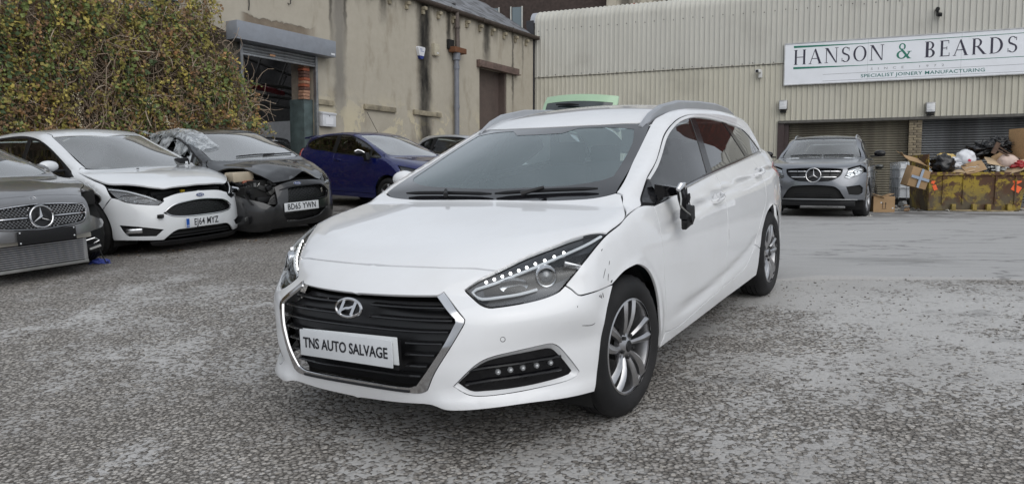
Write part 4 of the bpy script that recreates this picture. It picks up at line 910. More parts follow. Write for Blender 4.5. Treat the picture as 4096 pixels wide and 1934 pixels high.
# ---------------------------------------------------------------- car building blocks
def seam(f, z0, z1, n=6, sink=0.):
    """points of body f on its centre plane, between two heights on the nose"""
    zs = np.linspace(z0, z1, n); P = f.cast(np.stack([zs*0+2., zs*0, zs], 1), (-1., 0, 0), 3.5, 400); P[:, 0] -= sink
    return [tuple(p) for p in P]
def mir(pts): return [(p[0], -p[1], p[2]) for p in pts]
def make_wheel(parent, M, R=.325, rim=.219, w=.205, style='twin', alloy=None, detail=True, name='wheel', steer=0.):
    """wheel whose outer face looks along local +y; origin at hub"""
    alloy = alloy or M_ALLOY
    wh = part_empty(name, parent, M @ Matrix.Rotation(steer, 4, 'Z'))
    h = w/2; sw = R-rim
    prof = [(rim-.004, h-.035), (rim, h-.012), (rim+.010, h-.004), (rim+sw*.35, h+.004), (rim+sw*.6, h+.001), (R-.024, h-.010), (R-.009, h-.022), (R-.002, h-.035)]
    tread = []
    nb = 4
    for k in range(nb):
        a = (h-.036)-(2*h-.072)*k/nb; b = (h-.036)-(2*h-.072)*(k+1)/nb
        tread += [(R, a-.004), (R, b+.004)]
        if k < nb-1: tread += [(R-.008, b+.003), (R-.008, b-.003)]
    prof += tread+[(r, -y) for r, y in prof[::-1]]
    mb = MB(); n = 72; m = len(prof); V = []
    for i in range(n):
        a = 2*pi*i/n
        for j, (r, y) in enumerate(prof):
            if detail and i % 2 and r > R-.03 and abs(y) > h-.062: r -= .006
            V.append((r*cos(a), y, r*sin(a)))
    F = [(i*m+j, i*m+j+1, ((i+1) % n)*m+j+1, ((i+1) % n)*m+j) for i in range(n) for j in range(m-1)]
    mb.add(V, F); mb.build('tyre', M_TYRE, wh, angle=30)
    rm = MB(); rm.lathe([(rim-.006, h-.006), (rim+.001, h-.009), (rim+.001, h-.016), (rim-.012, h-.020), (rim-.020, h-.045), (rim-.030, -h+.03), (rim-.004, -h+.01)][::-1], 48)
    rm.build('rim', alloy, wh, angle=40)
    dk = MB(); dk.cyl((0, h-.12, 0), rim-.045, .02, 'y', 32); dk.cyl((0, h-.1, 0), .07, .06, 'y', 20); dk.build('brake_disc', M_DARKMETAL, wh)
    dk = MB(); dk.cyl((0, -h+.02, 0), rim-.012, .01, 'y', 24); dk.build('wheel_backing', M_MATTBLK, wh)
    def spoke(a0, w0, w1, twist, y0, y1, r1):
        rings = []
        for k in range(7):
            t = k/6; r = .045+(r1-.045)*t; ww = w0+(w1-w0)*t**1.3; a = a0+twist*t*t; yy = y0+(y1-y0)*t**.8+.012*sin(pi*t)
            c, s_ = cos(a), sin(a); tx, tz = -s_, c
            q = [(-.5, -.022), (-.5, 0.), (-.12, .010), (.28, .004), (.5, -.006), (.5, -.022)]
            rings.append([(c*r+tx*ww*u, yy+v, s_*r+tz*ww*u) for u, v in q][::-1])
        return rings
    sp = MB()
    if style == 'twin':
        for k in range(10):
            a = 2*pi*k/10+(.05 if k % 2 else -.05)
            sp.loft(spoke(a, .020, .050, .16 if k % 2 else .02, h-.042, h-.016, rim-.008))
    else:
        for k in range(int(style)):
            sp.loft(spoke(2*pi*k/int(style)+.3, .05, .055, 0., h-.035, h-.02, rim-.008))
    sp.build('spokes', alloy, wh, angle=30)
    hb = MB(); hb.lathe([(.001, h-.016), (.024, h-.017), (.034, h-.022), (.062, h-.034), (.066, h-.06)][::-1], 24); hb.build('hub', alloy, wh)
    if detail:
        hb = MB(); hb.lathe([(.001, h-.012), (.022, h-.013), (.027, h-.018)][::-1], 20); hb.build('centre_cap', M_BLACKPL, wh)
        for k in range(5):
            nb_ = MB(); a = 2*pi*k/5+.3; nb_.cyl((.052*cos(a), h-.024, .052*sin(a)), .009, .014, 'y', 6); nb_.build('wheel_nut', M_DARKMETAL, wh)
    return wh
def wheel_set(parent, wb, track_half, R=.325, rim=.219, w=.205, style='twin', steer=0., alloy=None, detail=True):
    for x in (0., -wb):
        for sgn in (1, -1):
            M = Matrix.Translation((x, sgn*(track_half-w/2), R-.004)) @ (Matrix() if sgn > 0 else Matrix.Rotation(pi, 4, 'Z'))
            make_wheel(parent, M, R, rim, w, style, alloy, detail, steer=steer if x == 0. else 0.)
def wheel_wells(parent, wb, yo, R=.325, r=.375, yi=.52):
    """dark liners behind the arches, both sides"""
    for x in (0., -wb):
        for sg in (1, -1):
            mb = MB(); n = 20; ring = []
            for k in range(n+1):
                a = -.55+(pi+1.1)*k/n; ring.append((x+r*cos(a), R+r*sin(a)))
            V = [(p[0], sg*yo, p[1]) for p in ring]+[(p[0], sg*yi, p[1]) for p in ring]; m = n+1
            F = [(i, i+1, m+i+1, m+i) for i in range(n)]+[tuple(range(m, 2*m))]
            mb.add(V, F); mb.build('wheel_arch_liner', M_MATTBLK, parent)
def seat(parent, x, y, z=.30, w=.50, mat=None):
    s = part_empty('seat', parent)
    mb = MB(); mb.box((x, y, z+.10), (.50, w, .16), bev=.04); mb.build('cushion', mat or M_SEAT, s)
    mb = MB(); mb.box((x-.30, y, z+.42), (.15, w, .62), Matrix.Rotation(-.28, 4, 'Y'), taper=(.8, .8), bev=.05); mb.build('backrest', mat or M_SEAT, s)
    mb = MB(); mb.box((x-.415, y, z+.80), (.10, .26, .17), Matrix.Rotation(-.2, 4, 'Y'), bev=.035); mb.build('headrest', mat or M_SEAT, s)
    mb = MB()
    for q in (-.06, .06): mb.tube([(x-.37, y+q, z+.64), (x-.405, y+q, z+.76)], .006, 6)
    mb.build('headrest_post', M_CHROME, s)
def steering(parent, x, y, z):
    M = Matrix.Translation((x, y, z)) @ Matrix.Rotation(radians(-65), 4, 'Y'); mb = MB()
    mb.tube([(.185*cos(2*pi*k/32), .185*sin(2*pi*k/32), 0) for k in range(33)], .014, 8, M); mb.box((0, 0, -.01), (.11, .15, .05), None) if False else None
    mb.cyl((0, 0, 0), .07, .05, 'z', 16, M=None) if False else None
    mb.add(*boxVF(.34, .045, .02), M); mb.add(*boxVF(.12, .15, .06), M)
    mb.build('steering_wheel', M_BLACKPL, parent)
def boxVF(a, b, c):
    t = MB(); t.box((0, 0, 0), (a, b, c)); return t.V, t.F
def interior(parent, xd, w, zd, xs=(-1.25, -2.1), roofz=None, rhd=True, zf=.28, depth=.42):
    """dashboard, wheel, two front seats, rear bench, floor; xd = rear edge of the dash, zd = its height"""
    mb = MB(); y = w
    prof = [(xd+depth, zd-.06), (xd+.25, zd+.005), (xd+.06, zd), (xd, zd-.05), (xd+.02, zd-.22), (xd+depth, zd-.35)]
    mb.loft([[(px, yy, pz) for px, pz in prof] for yy in (-y, -y*.5, 0, y*.5, y)]); mb.build('dashboard', M_DASH, parent, angle=30)
    sy = -.36 if rhd else .36
    mb = MB(); mb.loft([[(xd+.03+.06*cos(a), sy+yy, zd-.02+.045*sin(a)) for a in np.linspace(0, 2*pi, 10, endpoint=False)] for yy in (-.17, 0, .17)]); mb.build('instrument_cowl', M_DASH, parent)
    steering(parent, xd-.16, sy, zd-.07)
    for yy in (-.36, .36): seat(parent, xs[0], yy, zf)
    mb = MB(); mb.box((xs[1]+.1, 0, zf+.12), (.5, w*1.7, .16), bev=.03); mb.box((xs[1]-.2, 0, zf+.42), (.14, w*1.7, .6), Matrix.Rotation(-.3, 4, 'Y'), bev=.04)
    for yy in (-.38, 0, .38): mb.box((xs[1]-.33, yy, zf+.77), (.09, .24, .14), bev=.03)
    mb.build('rear_bench', M_SEAT, parent)
    mb = MB(); mb.box(((xd+depth+xs[1]-1.0)/2, 0, zf-.04), (xd+depth-xs[1]+1.0, w*2-.02, .03)); mb.build('cabin_floor', M_MATTBLK, parent)
def plate(parent, M, txt, w=.52, h=.111, mat=None, eu=False, size=.085, sx=.74, name='number_plate', spacing=1., bold=.0017):
    """M: frame with x to the reader's right, y up, z towards the reader"""
    p = part_empty(name, parent, M)
    mb = MB(); mb.box((0, 0, 0), (w, h, .006), bev=.0025); mb.build('plate_board', mat or M_PLATEW, p)
    if eu:
        mb = MB(); mb.box((-w/2+.025, 0, .0035), (.042, h-.008, .002)); mb.build('blue_band', plain('plate_blue', (.01, .08, .36), .4), p)
        text_mesh('country_letters', 'GB', .028, M_PLATEW, p, Matrix.Translation((-w/2+.025, -h*.3, .0055)), .001)
    text_mesh('lettering', txt, size, M_PLATETXT, p, Matrix.Translation(((.02 if eu else 0), 0, .0045)), .0016, sx, bold=bold, spacing=spacing)
    return p
def strip(name, f, pts, mat, parent, d, half=.01, h=.006, off=0., n=None, step=.04, taper=True, mirror=False):
    """raised moulding that follows body f along a 3d polyline"""
    P = smooth_poly(np.array(pts, float), step, closed=False); P = onto(f, P, d, off); nr = f.grad(P)
    t = np.gradient(P, axis=0); t /= np.linalg.norm(t, axis=1, keepdims=True); b = np.cross(nr, t); b /= np.maximum(np.linalg.norm(b, axis=1, keepdims=True), 1e-9)
    rings = []
    for i in range(len(P)):
        k = 1. if not taper else min(1., .35+min(i, len(P)-1-i)*.35)
        rings.append([tuple(P[i]+b[i]*half*k*u+nr[i]*h*v) for u, v in ((-1, -.6), (-.75, .75), (0, 1.), (.75, .75), (1, -.6))])
    mb = MB(); mb.loft(rings)
    if mirror:
        m2 = MB(); m2.loft([mir(r)[::-1] for r in rings]); m2.build(name, mat, parent)
    return mb.build(name, mat, parent)
def car_matrix(x, y, heading, gz=ground_z, lift=0.):
    """stand a car on the ground: (x, y) is the ground point under the middle of its front axle, heading the way it faces (radians from +X)"""
    c, s_ = cos(heading), sin(heading); e = .9
    def g(u, v): return gz(x+u*c-v*s_, y+u*s_+v*c)
    fx = Vector((2.6*c, 2.6*s_, g(0, 0)-g(-2.6, 0)-lift)).normalized(); ly = Vector((-1.5*s_, 1.5*c, (g(0, .75)-g(0, -.75)))).normalized()
    up = fx.cross(ly).normalized(); ly = up.cross(fx)
    o = Vector((x, y, g(0, 0)))
    return Matrix(((fx.x, ly.x, up.x, o.x), (fx.y, ly.y, up.y, o.y), (fx.z, ly.z, up.z, o.z), (0, 0, 0, 1)))
# ---------------------------------------------------------------- the white estate car
def hero_car():
    f = HERO
    Rm = Matrix.Rotation(radians(-121.0008), 4, 'Z') @ Matrix.Rotation(radians(4.3174), 4, 'Y') @ Matrix.Rotation(radians(.3414), 4, 'X')
    root = empty('estate_car', Matrix.Translation((-.1948, 3.92627, CAM_H-1.06218)) @ Rm,
                 label='white estate car with lit headlights and a broken door mirror, in mid yard', cat='car')
    W = PAINT_WHITE
    HL = [(.703, .466, .692), (.656, .511, .728), (.602, .555, .756), (.548, .594, .779), (.477, .641, .806), (.395, .698, .83), (.318, .743, .851), (.253, .787, .864), (.205, .827, .866), (.175, .853, .858), (.257, .85, .83), (.34, .843, .792), (.422, .831, .747), (.478, .797, .688), (.503, .783, .668), (.541, .755, .653), (.589, .714, .642), (.642, .66, .634), (.689, .603, .629), (.706, .576, .629), (.713, .543, .64), (.709, .506, .662), (.705, .473, .684)]
    FOGIN = [(.816, .486, .335), (.795, .53, .378), (.768, .569, .411), (.738, .604, .427), (.687, .656, .435), (.635, .701, .438), (.578, .744, .44), (.551, .762, .439), (.532, .774, .43), (.511, .789, .402), (.488, .802, .37), (.458, .817, .325), (.47, .809, .313), (.518, .781, .307), (.61, .718, .303), (.69, .651, .303), (.756, .577, .304), (.784, .538, .305), (.799, .514, .315)]
    FOGOUT = [(.823, .472, .33), (.798, .526, .388), (.769, .566, .424), (.732, .609, .442), (.661, .679, .454), (.561, .758, .463), (.535, .774, .454), (.509, .789, .429), (.471, .812, .373), (.438, .827, .324), (.448, .821, .305), (.501, .791, .296), (.611, .718, .293), (.69, .65, .291), (.756, .577, .29), (.787, .532, .294), (.805, .502, .307)]
    SEAM = [(.478, .797, .688), (.468, .818, .673), (.462, .834, .657), (.457, .845, .648), (.448, .853, .645), (.413, .873, .647), (.318, .889, .648), (.23, .893, .65)]
    BBOT = [(.868, .40, .250), (.86, .45, .238), (.838, .51, .237), (.765, .616, .242), (.667, .707, .242), (.54, .788, .231), (.421, .842, .222), (.366, .861, .218)]
    BARCH = [(.358, .866, .252), (.34, .872, .341), (.325, .882, .447), (.305, .895, .537), (.275, .897, .59), (.225, .894, .648)]
    ARCH = [(.214, .894, .655), (.12, .898, .683), (.03, .9, .692), (-.06, .903, .687), (-.162, .907, .642), (-.253, .904, .551), (-.312, .898, .446), (-.354, .89, .299), (-.389, .865, .205)]
    HFRONT = [(.701, .126, .771), (.676, .302, .77), (.652, .398, .768), (.63, .462, .766), (.617, .509, .761)]
    HSIDE = [(.044, .856, .885), (-.042, .846, .905), (-.138, .801, .937), (-.235, .746, .989), (-.241, .717, .996)]
    HREAR = [(-.205, .66, .982), (-.176, .58, .973), (-.144, .406, .968), (-.132, .214, .97)]
    DF = [(-.375, .855, .924), (-.38, .884, .82), (-.386, .893, .72), (-.395, .898, .569), (-.423, .892, .451), (-.452, .877, .272)]
    DM = [(-1.50, .82, 1.012), (-1.528, .85, .949), (-1.534, .879, .872), (-1.525, .896, .762), (-1.505, .902, .578), (-1.495, .895, .45), (-1.494, .887, .319)]
    DR = [(-2.53, .79, 1.064), (-2.60, .85, .95), (-2.585, .88, .86), (-2.551, .894, .774), (-2.508, .897, .72), (-2.339, .903, .60), (-2.224, .893, .466), (-2.14, .894, .421), (-1.977, .89, .351), (-1.75, .888, .327)]
    DLO = [(-.274, .832, .942), (-.475, .784, 1.048), (-.677, .76, 1.125), (-.986, .696, 1.259), (-1.233, .669, 1.329), (-1.448, .651, 1.361), (-1.642, .644, 1.373), (-1.881, .647, 1.37), (-2.265, .669, 1.34), (-2.694, .681, 1.28), (-2.888, .721, 1.19), (-3.02, .739, 1.11), (-3.02, .75, 1.085), (-2.95, .756, 1.078)]
    BELT = [(-2.53, .786, 1.065), (-1.526, .82, 1.014), (-.924, .838, .971), (-.536, .853, .934), (-.38, .854, .927)]
    RARCH = [(-2.336, .873, .229), (-2.36, .897, .42), (-2.42, .903, .563), (-2.544, .904, .656), (-2.741, .904, .695), (-2.93, .898, .645), (-3.05, .89, .54), (-3.13, .88, .40), (-3.155, .87, .26)]
    SD = (0, 1, .12)
    # --- panels
    panel('hood', f, (.25, 0, 1), [(.703, 0, .772)]+HFRONT+HL[2:10]+HSIDE+HREAR+[(-.13, 0, .972)], W, root, center='full', res=.035, thick=.02)
    gt = seam(f, .672, .672, 1)[0]; gb = seam(f, .296, .296, 1)[0]; hb_ = seam(f, .770, .770, 1)[0]; bb = seam(f, .232, .232, 1)[0]
    GARM = [(.862, .335, .298), (.858, .366, .312), (.853, .407, .392), (.821, .469, .495), (.785, .508, .575), (.778, .508, .592), (.746, .392, .684), (.76, .37, .673)]
    half = [hb_]+HFRONT+[HL[2], HL[1], HL[0]]+HL[:13:-1]+SEAM+BARCH[::-1]+BBOT[::-1]+[(.868, .33, .249), (.868, .2, .24)]+seam(f, .232, .296, 4)+[(.88, .175, .296), (.87, .288, .296)]+GARM+seam(f, .672, .770, 5)[:-1]
    bumper = panel('front_bumper', f, (.78, .62, .05), half, W, root, center=True, holes=[FOGOUT], res=.028, thick=.02)
    panel('front_fender', f, (.12, 1, .25), [HL[9], HL[10], HL[11], HL[12]]+SEAM+ARCH+DF[::-1]+[(-.257, .839, .935), (-.145, .839, .923), (-.042, .846, .905), (.044, .856, .885)], W, root, res=.03, mirror=True)
    panel('dark_gap_backing', f, SD, [(.06, .85, .80), (-.05, .85, .86), (-.4, .855, .90), (-1.5, .83, .985), (-2.5, .80, 1.035), (-2.62, .85, .93), (-2.62, .89, .74), (-2.40, .89, .60), (-2.30, .88, .30), (-1., .86, .25), (-.42, .86, .25), (-.38, .88, .5), (-.25, .89, .66), (-.05, .89, .75)], M_MATTBLK, root, off=.016, thick=0., gap=0., res=.08, mirror=True)  # black sheet added behind the panels so the shut lines read dark
    doors = {}
    for nm, out in (('door', DF+[(-.672, .876, .257), (-1.005, .881, .282)]+DM[::-1]+BELT[2:4]), ('door', DM+[DR[9], DR[8], DR[7], DR[6], DR[5], DR[4], DR[3], DR[2], DR[1], DR[0]])):
        a, b = panel(nm, f, SD, out, W, root, res=.032, gap=.0038, mirror=True); doors.setdefault('L', []).append(a); doors.setdefault('R', []).append(b)
    panel('sill', f, (0, 1, -.1), [DF[-1], (-.672, .876, .257), (-1.005, .881, .282), DM[-1], DR[9], DR[8], DR[7], DR[6], (-2.36, .897, .42), RARCH[0], (-1.9, .868, .226), (-1.5, .866, .224), (-1., .862, .215), ARCH[-1]], W, root, res=.04, mirror=True)
    panel('body_side', f, (0, .9, .42), [(-.042, .846, .905), (-.138, .801, .937), (-.235, .746, .989), (-.245, .717, 1.0), (-.45, .692, 1.083), (-.75, .648, 1.204), (-1.072, .588, 1.328), (-1.2, .575, 1.36), (-1.5, .57, 1.395), (-2., .573, 1.405), (-2.5, .575, 1.385), (-2.9, .57, 1.34), (-3.12, .53, 1.29), (-3.3, .56, 1.2), (-3.45, .62, 1.09), (-3.49, .68, .99), (-3.5, .74, .86), (-3.53, .76, .6), (-3.48, .76, .4), (-3.4, .76, .26)]
          + RARCH[::-1][:-1] + [DR[6], DR[5], DR[4], DR[3], DR[2], DR[1], DR[0]] + DLO[::-1] + [(-.257, .839, .935), (-.145, .839, .923)], W, root, res=.034, mirror=True)
    panel('roof', f, (0, 0, 1), [(-.876, 0, 1.346), (-.93, .3, 1.345), (-1.06, .553, 1.325), (-1.2, .552, 1.36), (-1.5, .55, 1.40), (-2., .552, 1.41), (-2.5, .553, 1.39), (-2.9, .545, 1.34), (-3.1, .5, 1.31), (-3.22, 0, 1.34)], W, root, center='full', res=.045, thick=.02)
    panel('tailgate', f, (-1, 0, .35), [(-3.23, 0, 1.34), (-3.1, .49, 1.30), (-3.32, .54, 1.18), (-3.46, .6, 1.07), (-3.5, .66, .97), (-3.6, .68, .75), (-3.84, 0, .75)], W, root, center='full', res=.06, thick=.02)
    panel('rear_bumper', f, (-1, 0, -.1), [(-3.84, 0, .74), (-3.6, .69, .74), (-3.54, .74, .58), (-3.48, .75, .4), (-3.42, .75, .26), (-3.76, 0, .25)], W, root, center='full', res=.06, thick=.02)
    # --- fog lamps: white scoop, black blade, five lamps
    FL = [(.725, .621, .373), (.688, .657, .376), (.649, .692, .377), (.601, .729, .378), (.549, .765, .379)]
    for sg in (1, -1):
        fl = part_empty('fog_light', root)
        A = onto(f, smooth_poly(np.array(FOGOUT), .02), (.78, .62, 0), .003); Bq = onto(f, smooth_poly(np.array(FOGIN), .02), (.78, .62, 0), .024)
        mb = MB(); A = [tuple(p) for p in A]; Bq = [tuple(p) for p in Bq]
        # stitch the two rings by nearest neighbours
        nb_ = len(Bq); js = [min(range(nb_), key=lambda q: (Bq[q][0]-p[0])**2+(Bq[q][1]-p[1])**2+(Bq[q][2]-p[2])**2) for p in A]
        V = A+Bq; Fq = []
        for i in range(len(A)):
            i2 = (i+1) % len(A); j, j2 = js[i], js[i2]; Fq.append((i, i2, len(A)+j2))
            run = []; q = j
            while q != j2 and len(run) < nb_//2: run.append(q); q = (q+1) % nb_
            for q in run: Fq.append((i, len(A)+(q+1) % nb_, len(A)+q))
        if sg < 0: V = mir(V); Fq = [t[::-1] for t in Fq]
        mesh_obj('scoop', V, Fq, W, fl, angle=60)
        class Flip:
            def cast(s, O, d, *a): O = np.array(O)*[1, -1, 1]; d = np.array(d)*[1, -1, 1]; return f.cast(O, d, *a)*[1, -1, 1]
            def grad(s, P): return f.grad(P*[1, -1, 1])*[1, -1, 1]
        ff = f if sg > 0 else Flip(); mm = (lambda q: q) if sg > 0 else mir
        panel('lamp_blade', ff, (.78, .62*sg, .05), mm(FOGIN), M_GLOSSBLK, fl, res=.03, gap=0, off=.022, thick=.02)
        st = MB()
        for zz in (.345, .40):
            pts = onto(f, [(.80, .51, zz-.012), (.745, .59, zz-.002), (.66, .68, zz), (.56, .76, zz), (.51, .79, zz)], (.78, .62, 0), .012)
            st.tube(mm([tuple(p) for p in pts]), .006, 6)
        st.build('blade_rib', M_GLOSSBLK, fl)
        for p in onto(f, FL, (.78, .62, 0), .016):
            mb = MB(); n_ = f.grad(p[None])[0]; q = mm([tuple(p)])[0]
            mb.lathe([(.001, .013), (.007, .011), (.0115, .004), (.0125, -.01)][::-1], 14, M=Matrix.Translation(q) @ Matrix.Rotation(atan2(-.75, .66*sg), 4, 'Z')); mb.build('lamp', plain('fog_lamp_glass', (.36, .37, .38), .12, .4, coat=1., var=.1), fl)
    # --- headlamps
    LEDS = [(.65, .533, .72), (.629, .559, .73), (.606, .583, .74), (.581, .607, .75), (.554, .63, .759), (.528, .653, .768), (.498, .677, .779), (.465, .703, .789), (.43, .729, .8), (.392, .754, .812)]
    GUIDE = [(.207, .841, .857), (.306, .812, .832), (.434, .738, .793), (.566, .638, .746), (.631, .571, .715), (.682, .505, .694), (.694, .495, .684), (.698, .507, .672), (.692, .538, .661), (.659, .586, .663), (.604, .656, .67), (.552, .712, .682)]
    DARK = [(.30, .835, .805), (.385, .775, .797), (.50, .69, .762), (.60, .605, .728), (.665, .525, .698), (.675, .535, .675), (.60, .65, .678), (.53, .74, .69), (.46, .80, .715), (.40, .83, .75)]
    for sg in (1, -1):
        hl = part_empty('headlight', root); mm = (lambda q: q) if sg > 0 else mir
        class Flip2:
            def cast(s, O, d, *a): O = np.array(O)*[1, -1, 1]; d = np.array(d)*[1, -1, 1]; return f.cast(O, d, *a)*[1, -1, 1]
            def grad(s, P): return f.grad(P*[1, -1, 1])*[1, -1, 1]
        ff = f if sg > 0 else Flip2(); D = (.66, .72*sg, .25)
        panel('lens', ff, D, mm(HL), M_LENS, hl, res=.03, gap=.004, thick=0., off=-.001)
        panel('lens_edge', ff, D, mm(HL), M_GLOSSBLK, hl, holes=[mm([tuple(np.array(p)+(np.mean(HL, 0)-np.array(p))*.055) for p in HL])], res=.03, gap=.003, thick=.03, off=.002)
        panel('bezel', ff, D, mm(HL), M_LAMPGREY, hl, res=.03, gap=.003, thick=0., off=.022)
        panel('inner_bezel', ff, D, mm(DARK), M_GLOSSBLK, hl, res=.03, gap=0, thick=.01, off=.019)
        P = onto(f, smooth_poly(np.array(GUIDE), .02, closed=False), (.66, .72, .25), .010); mb = MB(); mb.tube(mm([tuple(p) for p in P]), .0062, 6); mb.build('light_guide', plain('light_guide_white', (.75, .77, .8), .2, coat=.5), hl)
        for p in onto(f, LEDS, (.66, .72, .25), .010):
            mb = MB(); q = mm([tuple(p)])[0]; mb.lathe([(.001, .005), (.0056, .0035), (.0068, -.002)][::-1], 10, M=Matrix.Translation(q) @ Matrix.Rotation(atan2(-.66, .72*sg), 4, 'Z')); mb.build('led', M_LED, hl)
        p = onto(f, [(.512, .733, .733)], (.66, .72, .25), .020)[0]; q = mm([tuple(p)])[0]; Mq = Matrix.Translation(q) @ Matrix.Rotation(atan2(-.80, .60*sg), 4, 'Z')
        mb = MB(); mb.lathe([(.034, -.03), (.035, .016), (.040, .019), (.045, .012), (.046, -.03)][::-1], 24, M=Mq); mb.build('projector_ring', M_REFLECT, hl)
        mb = MB(); mb.lathe([(.001, .020), (.014, .017), (.026, .009), (.034, -.006)][::-1], 20, M=Mq); mb.build('projector_lens', plain('projector_glass', (.16, .17, .18), .08, .4, coat=1.), hl)
        p = onto(f, [(.60, .63, .705)], (.66, .72, .25), .016)[0]; q = mm([tuple(p)])[0]
        mb = MB(); mb.lathe([(.001, -.002), (.02, -.001), (.034, .004), (.04, .008)][::-1], 20, M=Matrix.Translation(q) @ Matrix.Rotation(atan2(-.80, .60*sg), 4, 'Z') @ Matrix.Diagonal((1.5, .7, .75, 1))); mb.build('main_beam_bowl', M_REFLECT, hl)
        p = onto(f, [(.415, .80, .765)], (.66, .72, .25), .012)[0]; q = mm([tuple(p)])[0]
        mb = MB(); mb.box(q, (.075, .03, .022), Matrix.Rotation(-.9*sg, 4, 'Z') @ Matrix.Rotation(-.3, 4, 'Y'), bev=.005); mb.build('indicator_reflector', M_REFLECT, hl)
    # --- grille
    g = part_empty('grille', root)
    GIN = [(0, .318), (.28, .318), (.325, .33), (.38, .40), (.44, .495), (.478, .580), (.474, .592), (.372, .668)]
    OUT = [(y_, z_) for (x_, y_, z_) in [gb, (.88, .175, .296), (.87, .288, .296)]+GARM[:-1]]
    def on(yz, off=0.): 
        P = np.array([(1.6, y_, z_) for y_, z_ in yz]); Q = f.cast(P, (-1., 0, 0), 2., 300); return [tuple(q) for q in Q]
    panel('chrome_surround', f, (1, 0, 0), on(OUT)+on(GIN)[::-1], M_CHROME, g, center='full', res=.02, gap=.0008, thick=.012, off=-.004)
    panel('backing', f, (1, 0, 0), [gt]+on([(.378, .672), (.49, .592), (.47, .52), (.37, .36), (.33, .312), (.28, .306), (0, .306)]), M_GRILLE, g, center='full', res=.03, gap=0., thick=0., off=.05)
    for zz, yl in ((.636, .418), (.588, .462), (.543, .452), (.497, .432), (.451, .402), (.405, .37), (.362, .34)):
        spans = [(-yl, yl)] if zz in (.543, .362, .405) else ([(-yl, -.085), (.085, yl)] if zz > .55 else [(-yl, -.275), (.275, yl)])
        if zz == .405: spans = [(-yl, -.275), (.275, yl)]
        for y0, y1 in spans:
            P = f.cast(np.array([(1.6, y_, zz) for y_ in np.linspace(y0, y1, 18)]), (-1., 0, 0), 2., 300); nrm = f.grad(P); P = P-nrm*.014
            rings = [[(p[0]-.03, p[1], p[2]+.006), (p[0]+.001, p[1], p[2]+.0045), (p[0]+.004, p[1], p[2]), (p[0]+.001, p[1], p[2]-.004), (p[0]-.03, p[1], p[2]-.008)] for p in P]
            mb = MB(); mb.loft(rings); mb.build('slat', M_SLAT, g)
    lo = MB()
    P = f.cast(np.array([(1.6, y_, .312) for y_ in np.linspace(-.29, .29, 20)]), (-1., 0, 0), 2., 300)-np.array([.012, 0, 0]); lo.tube([tuple(p) for p in P], .0045, 6)
    for y_ in (-.1, .1): lo.box((.865, y_, .305), (.02, .006, .018))
    lo.build('lower_bar', M_CHROME, g)
    bars = MB()
    P = f.cast(np.array([(1.6, y_, .3015) for y_ in np.linspace(-.29, .29, 20)]), (-1., 0, 0), 2., 300)+np.array([.0045, 0, 0])
    bars.tube([tuple(p) for p in P], .0055, 6); bars.build('lower_slot', M_BLACKPL, g)
    # emblem: oval ring and slanted H
    e = part_empty('emblem', g, frame((.878, 0, .619), (0, 1, 0), (-.22, 0, 1)))
    mb = MB(); mb.tube([(.068*cos(t), .037*sin(t), 0) for t in np.linspace(0, 2*pi, 41)], .0068, 8); mb.build('oval_ring', M_CHROME, e)
    mb = MB()
    mb.prism([(-.050, -.024), (-.037, -.030), (-.014, .026), (-.026, .033)], .008); mb.prism([(.014, -.026), (.026, -.033), (.050, .024), (.037, .030)], .008)
    mb.prism([(-.036, -.008), (-.030, -.014), (-.012, -.005), (.006, -.004), (.030, .004), (.036, .010), (.030, .014), (.010, .006), (-.008, .004), (-.026, -.001)], .0075)
    mb.build('slanted_letter', M_CHROME, e)
    # --- plates, sensors
    plate(root, frame((.918, 0, .461), (0, 1, 0), (-.03, .012, 1)), 'TNS AUTO SALVAGE', .505, .112, size=.062, sx=.80, bold=.0009)
    mb = MB(); mb.box((.908, .016, .468), (.004, .515, .112), Matrix.Rotation(.02, 4, 'X'), bev=.0015); mb.build('second_plate', plain('plate_rear_board', (.66, .68, .69), .4), root)
    mb = MB(); mb.box((.895, 0, .455), (.02, .54, .12)); mb.build('plate_holder', M_BLACKPL, root)
    for y_ in (.637, -.637):
        p = onto(f, [(.71, abs(y_), .508)], (.78, .62, 0), 0)[0]; s_ = part_empty('parking_sensor', root, Matrix.Translation((p[0], math.copysign(p[1], y_), p[2])) @ Matrix.Rotation(atan2(-.80, .60*np.sign(y_)), 4, 'Z'))
        mb = MB(); mb.lathe([(.0105, -.004), (.0105, .0005), (.0085, .0005), (.0085, -.004)], 18); mb.build('ring', M_BLACKPL, s_)
        mb = MB(); mb.lathe([(.0005, .0012), (.008, .001), (.0083, -.003)][::-1], 18); mb.build('disc', W, s_)
    # --- glass house
    WSO = [(-.10, 0, .955), (-.13, .4, .957), (-.19, .62, .972), (-.247, .713, 1.0), (-.5, .684, 1.104), (-.8, .637, 1.225), (-1.062, .583, 1.328), (-.985, .4, 1.343), (-.886, 0, 1.349)]
    WSI = [(-.225, 0, 1.022), (-.27, .4, 1.03), (-.34, .58, 1.052), (-.40, .635, 1.075), (-.55, .62, 1.13), (-.78, .585, 1.222), (-.955, .53, 1.292), (-.935, .42, 1.302), (-.875, .22, 1.312), (-.80, .15, 1.285), (-.785, 0, 1.283)]
    ws = panel('windscreen', f, (.55, 0, .83), WSO, M_WSGLASS, root, center='full', res=.05, thick=0., off=.006, gap=.002)
    ring = [tuple(p) for p in WSI]; full_in = ring+[(p[0], -p[1], p[2]) for p in ring[::-1] if abs(p[1]) > 1e-6]
    panel('black_border', f, (.55, 0, .83), WSO, M_FRIT, ws, center='full', holes=[full_in], res=.05, thick=0., off=.004, gap=.001)
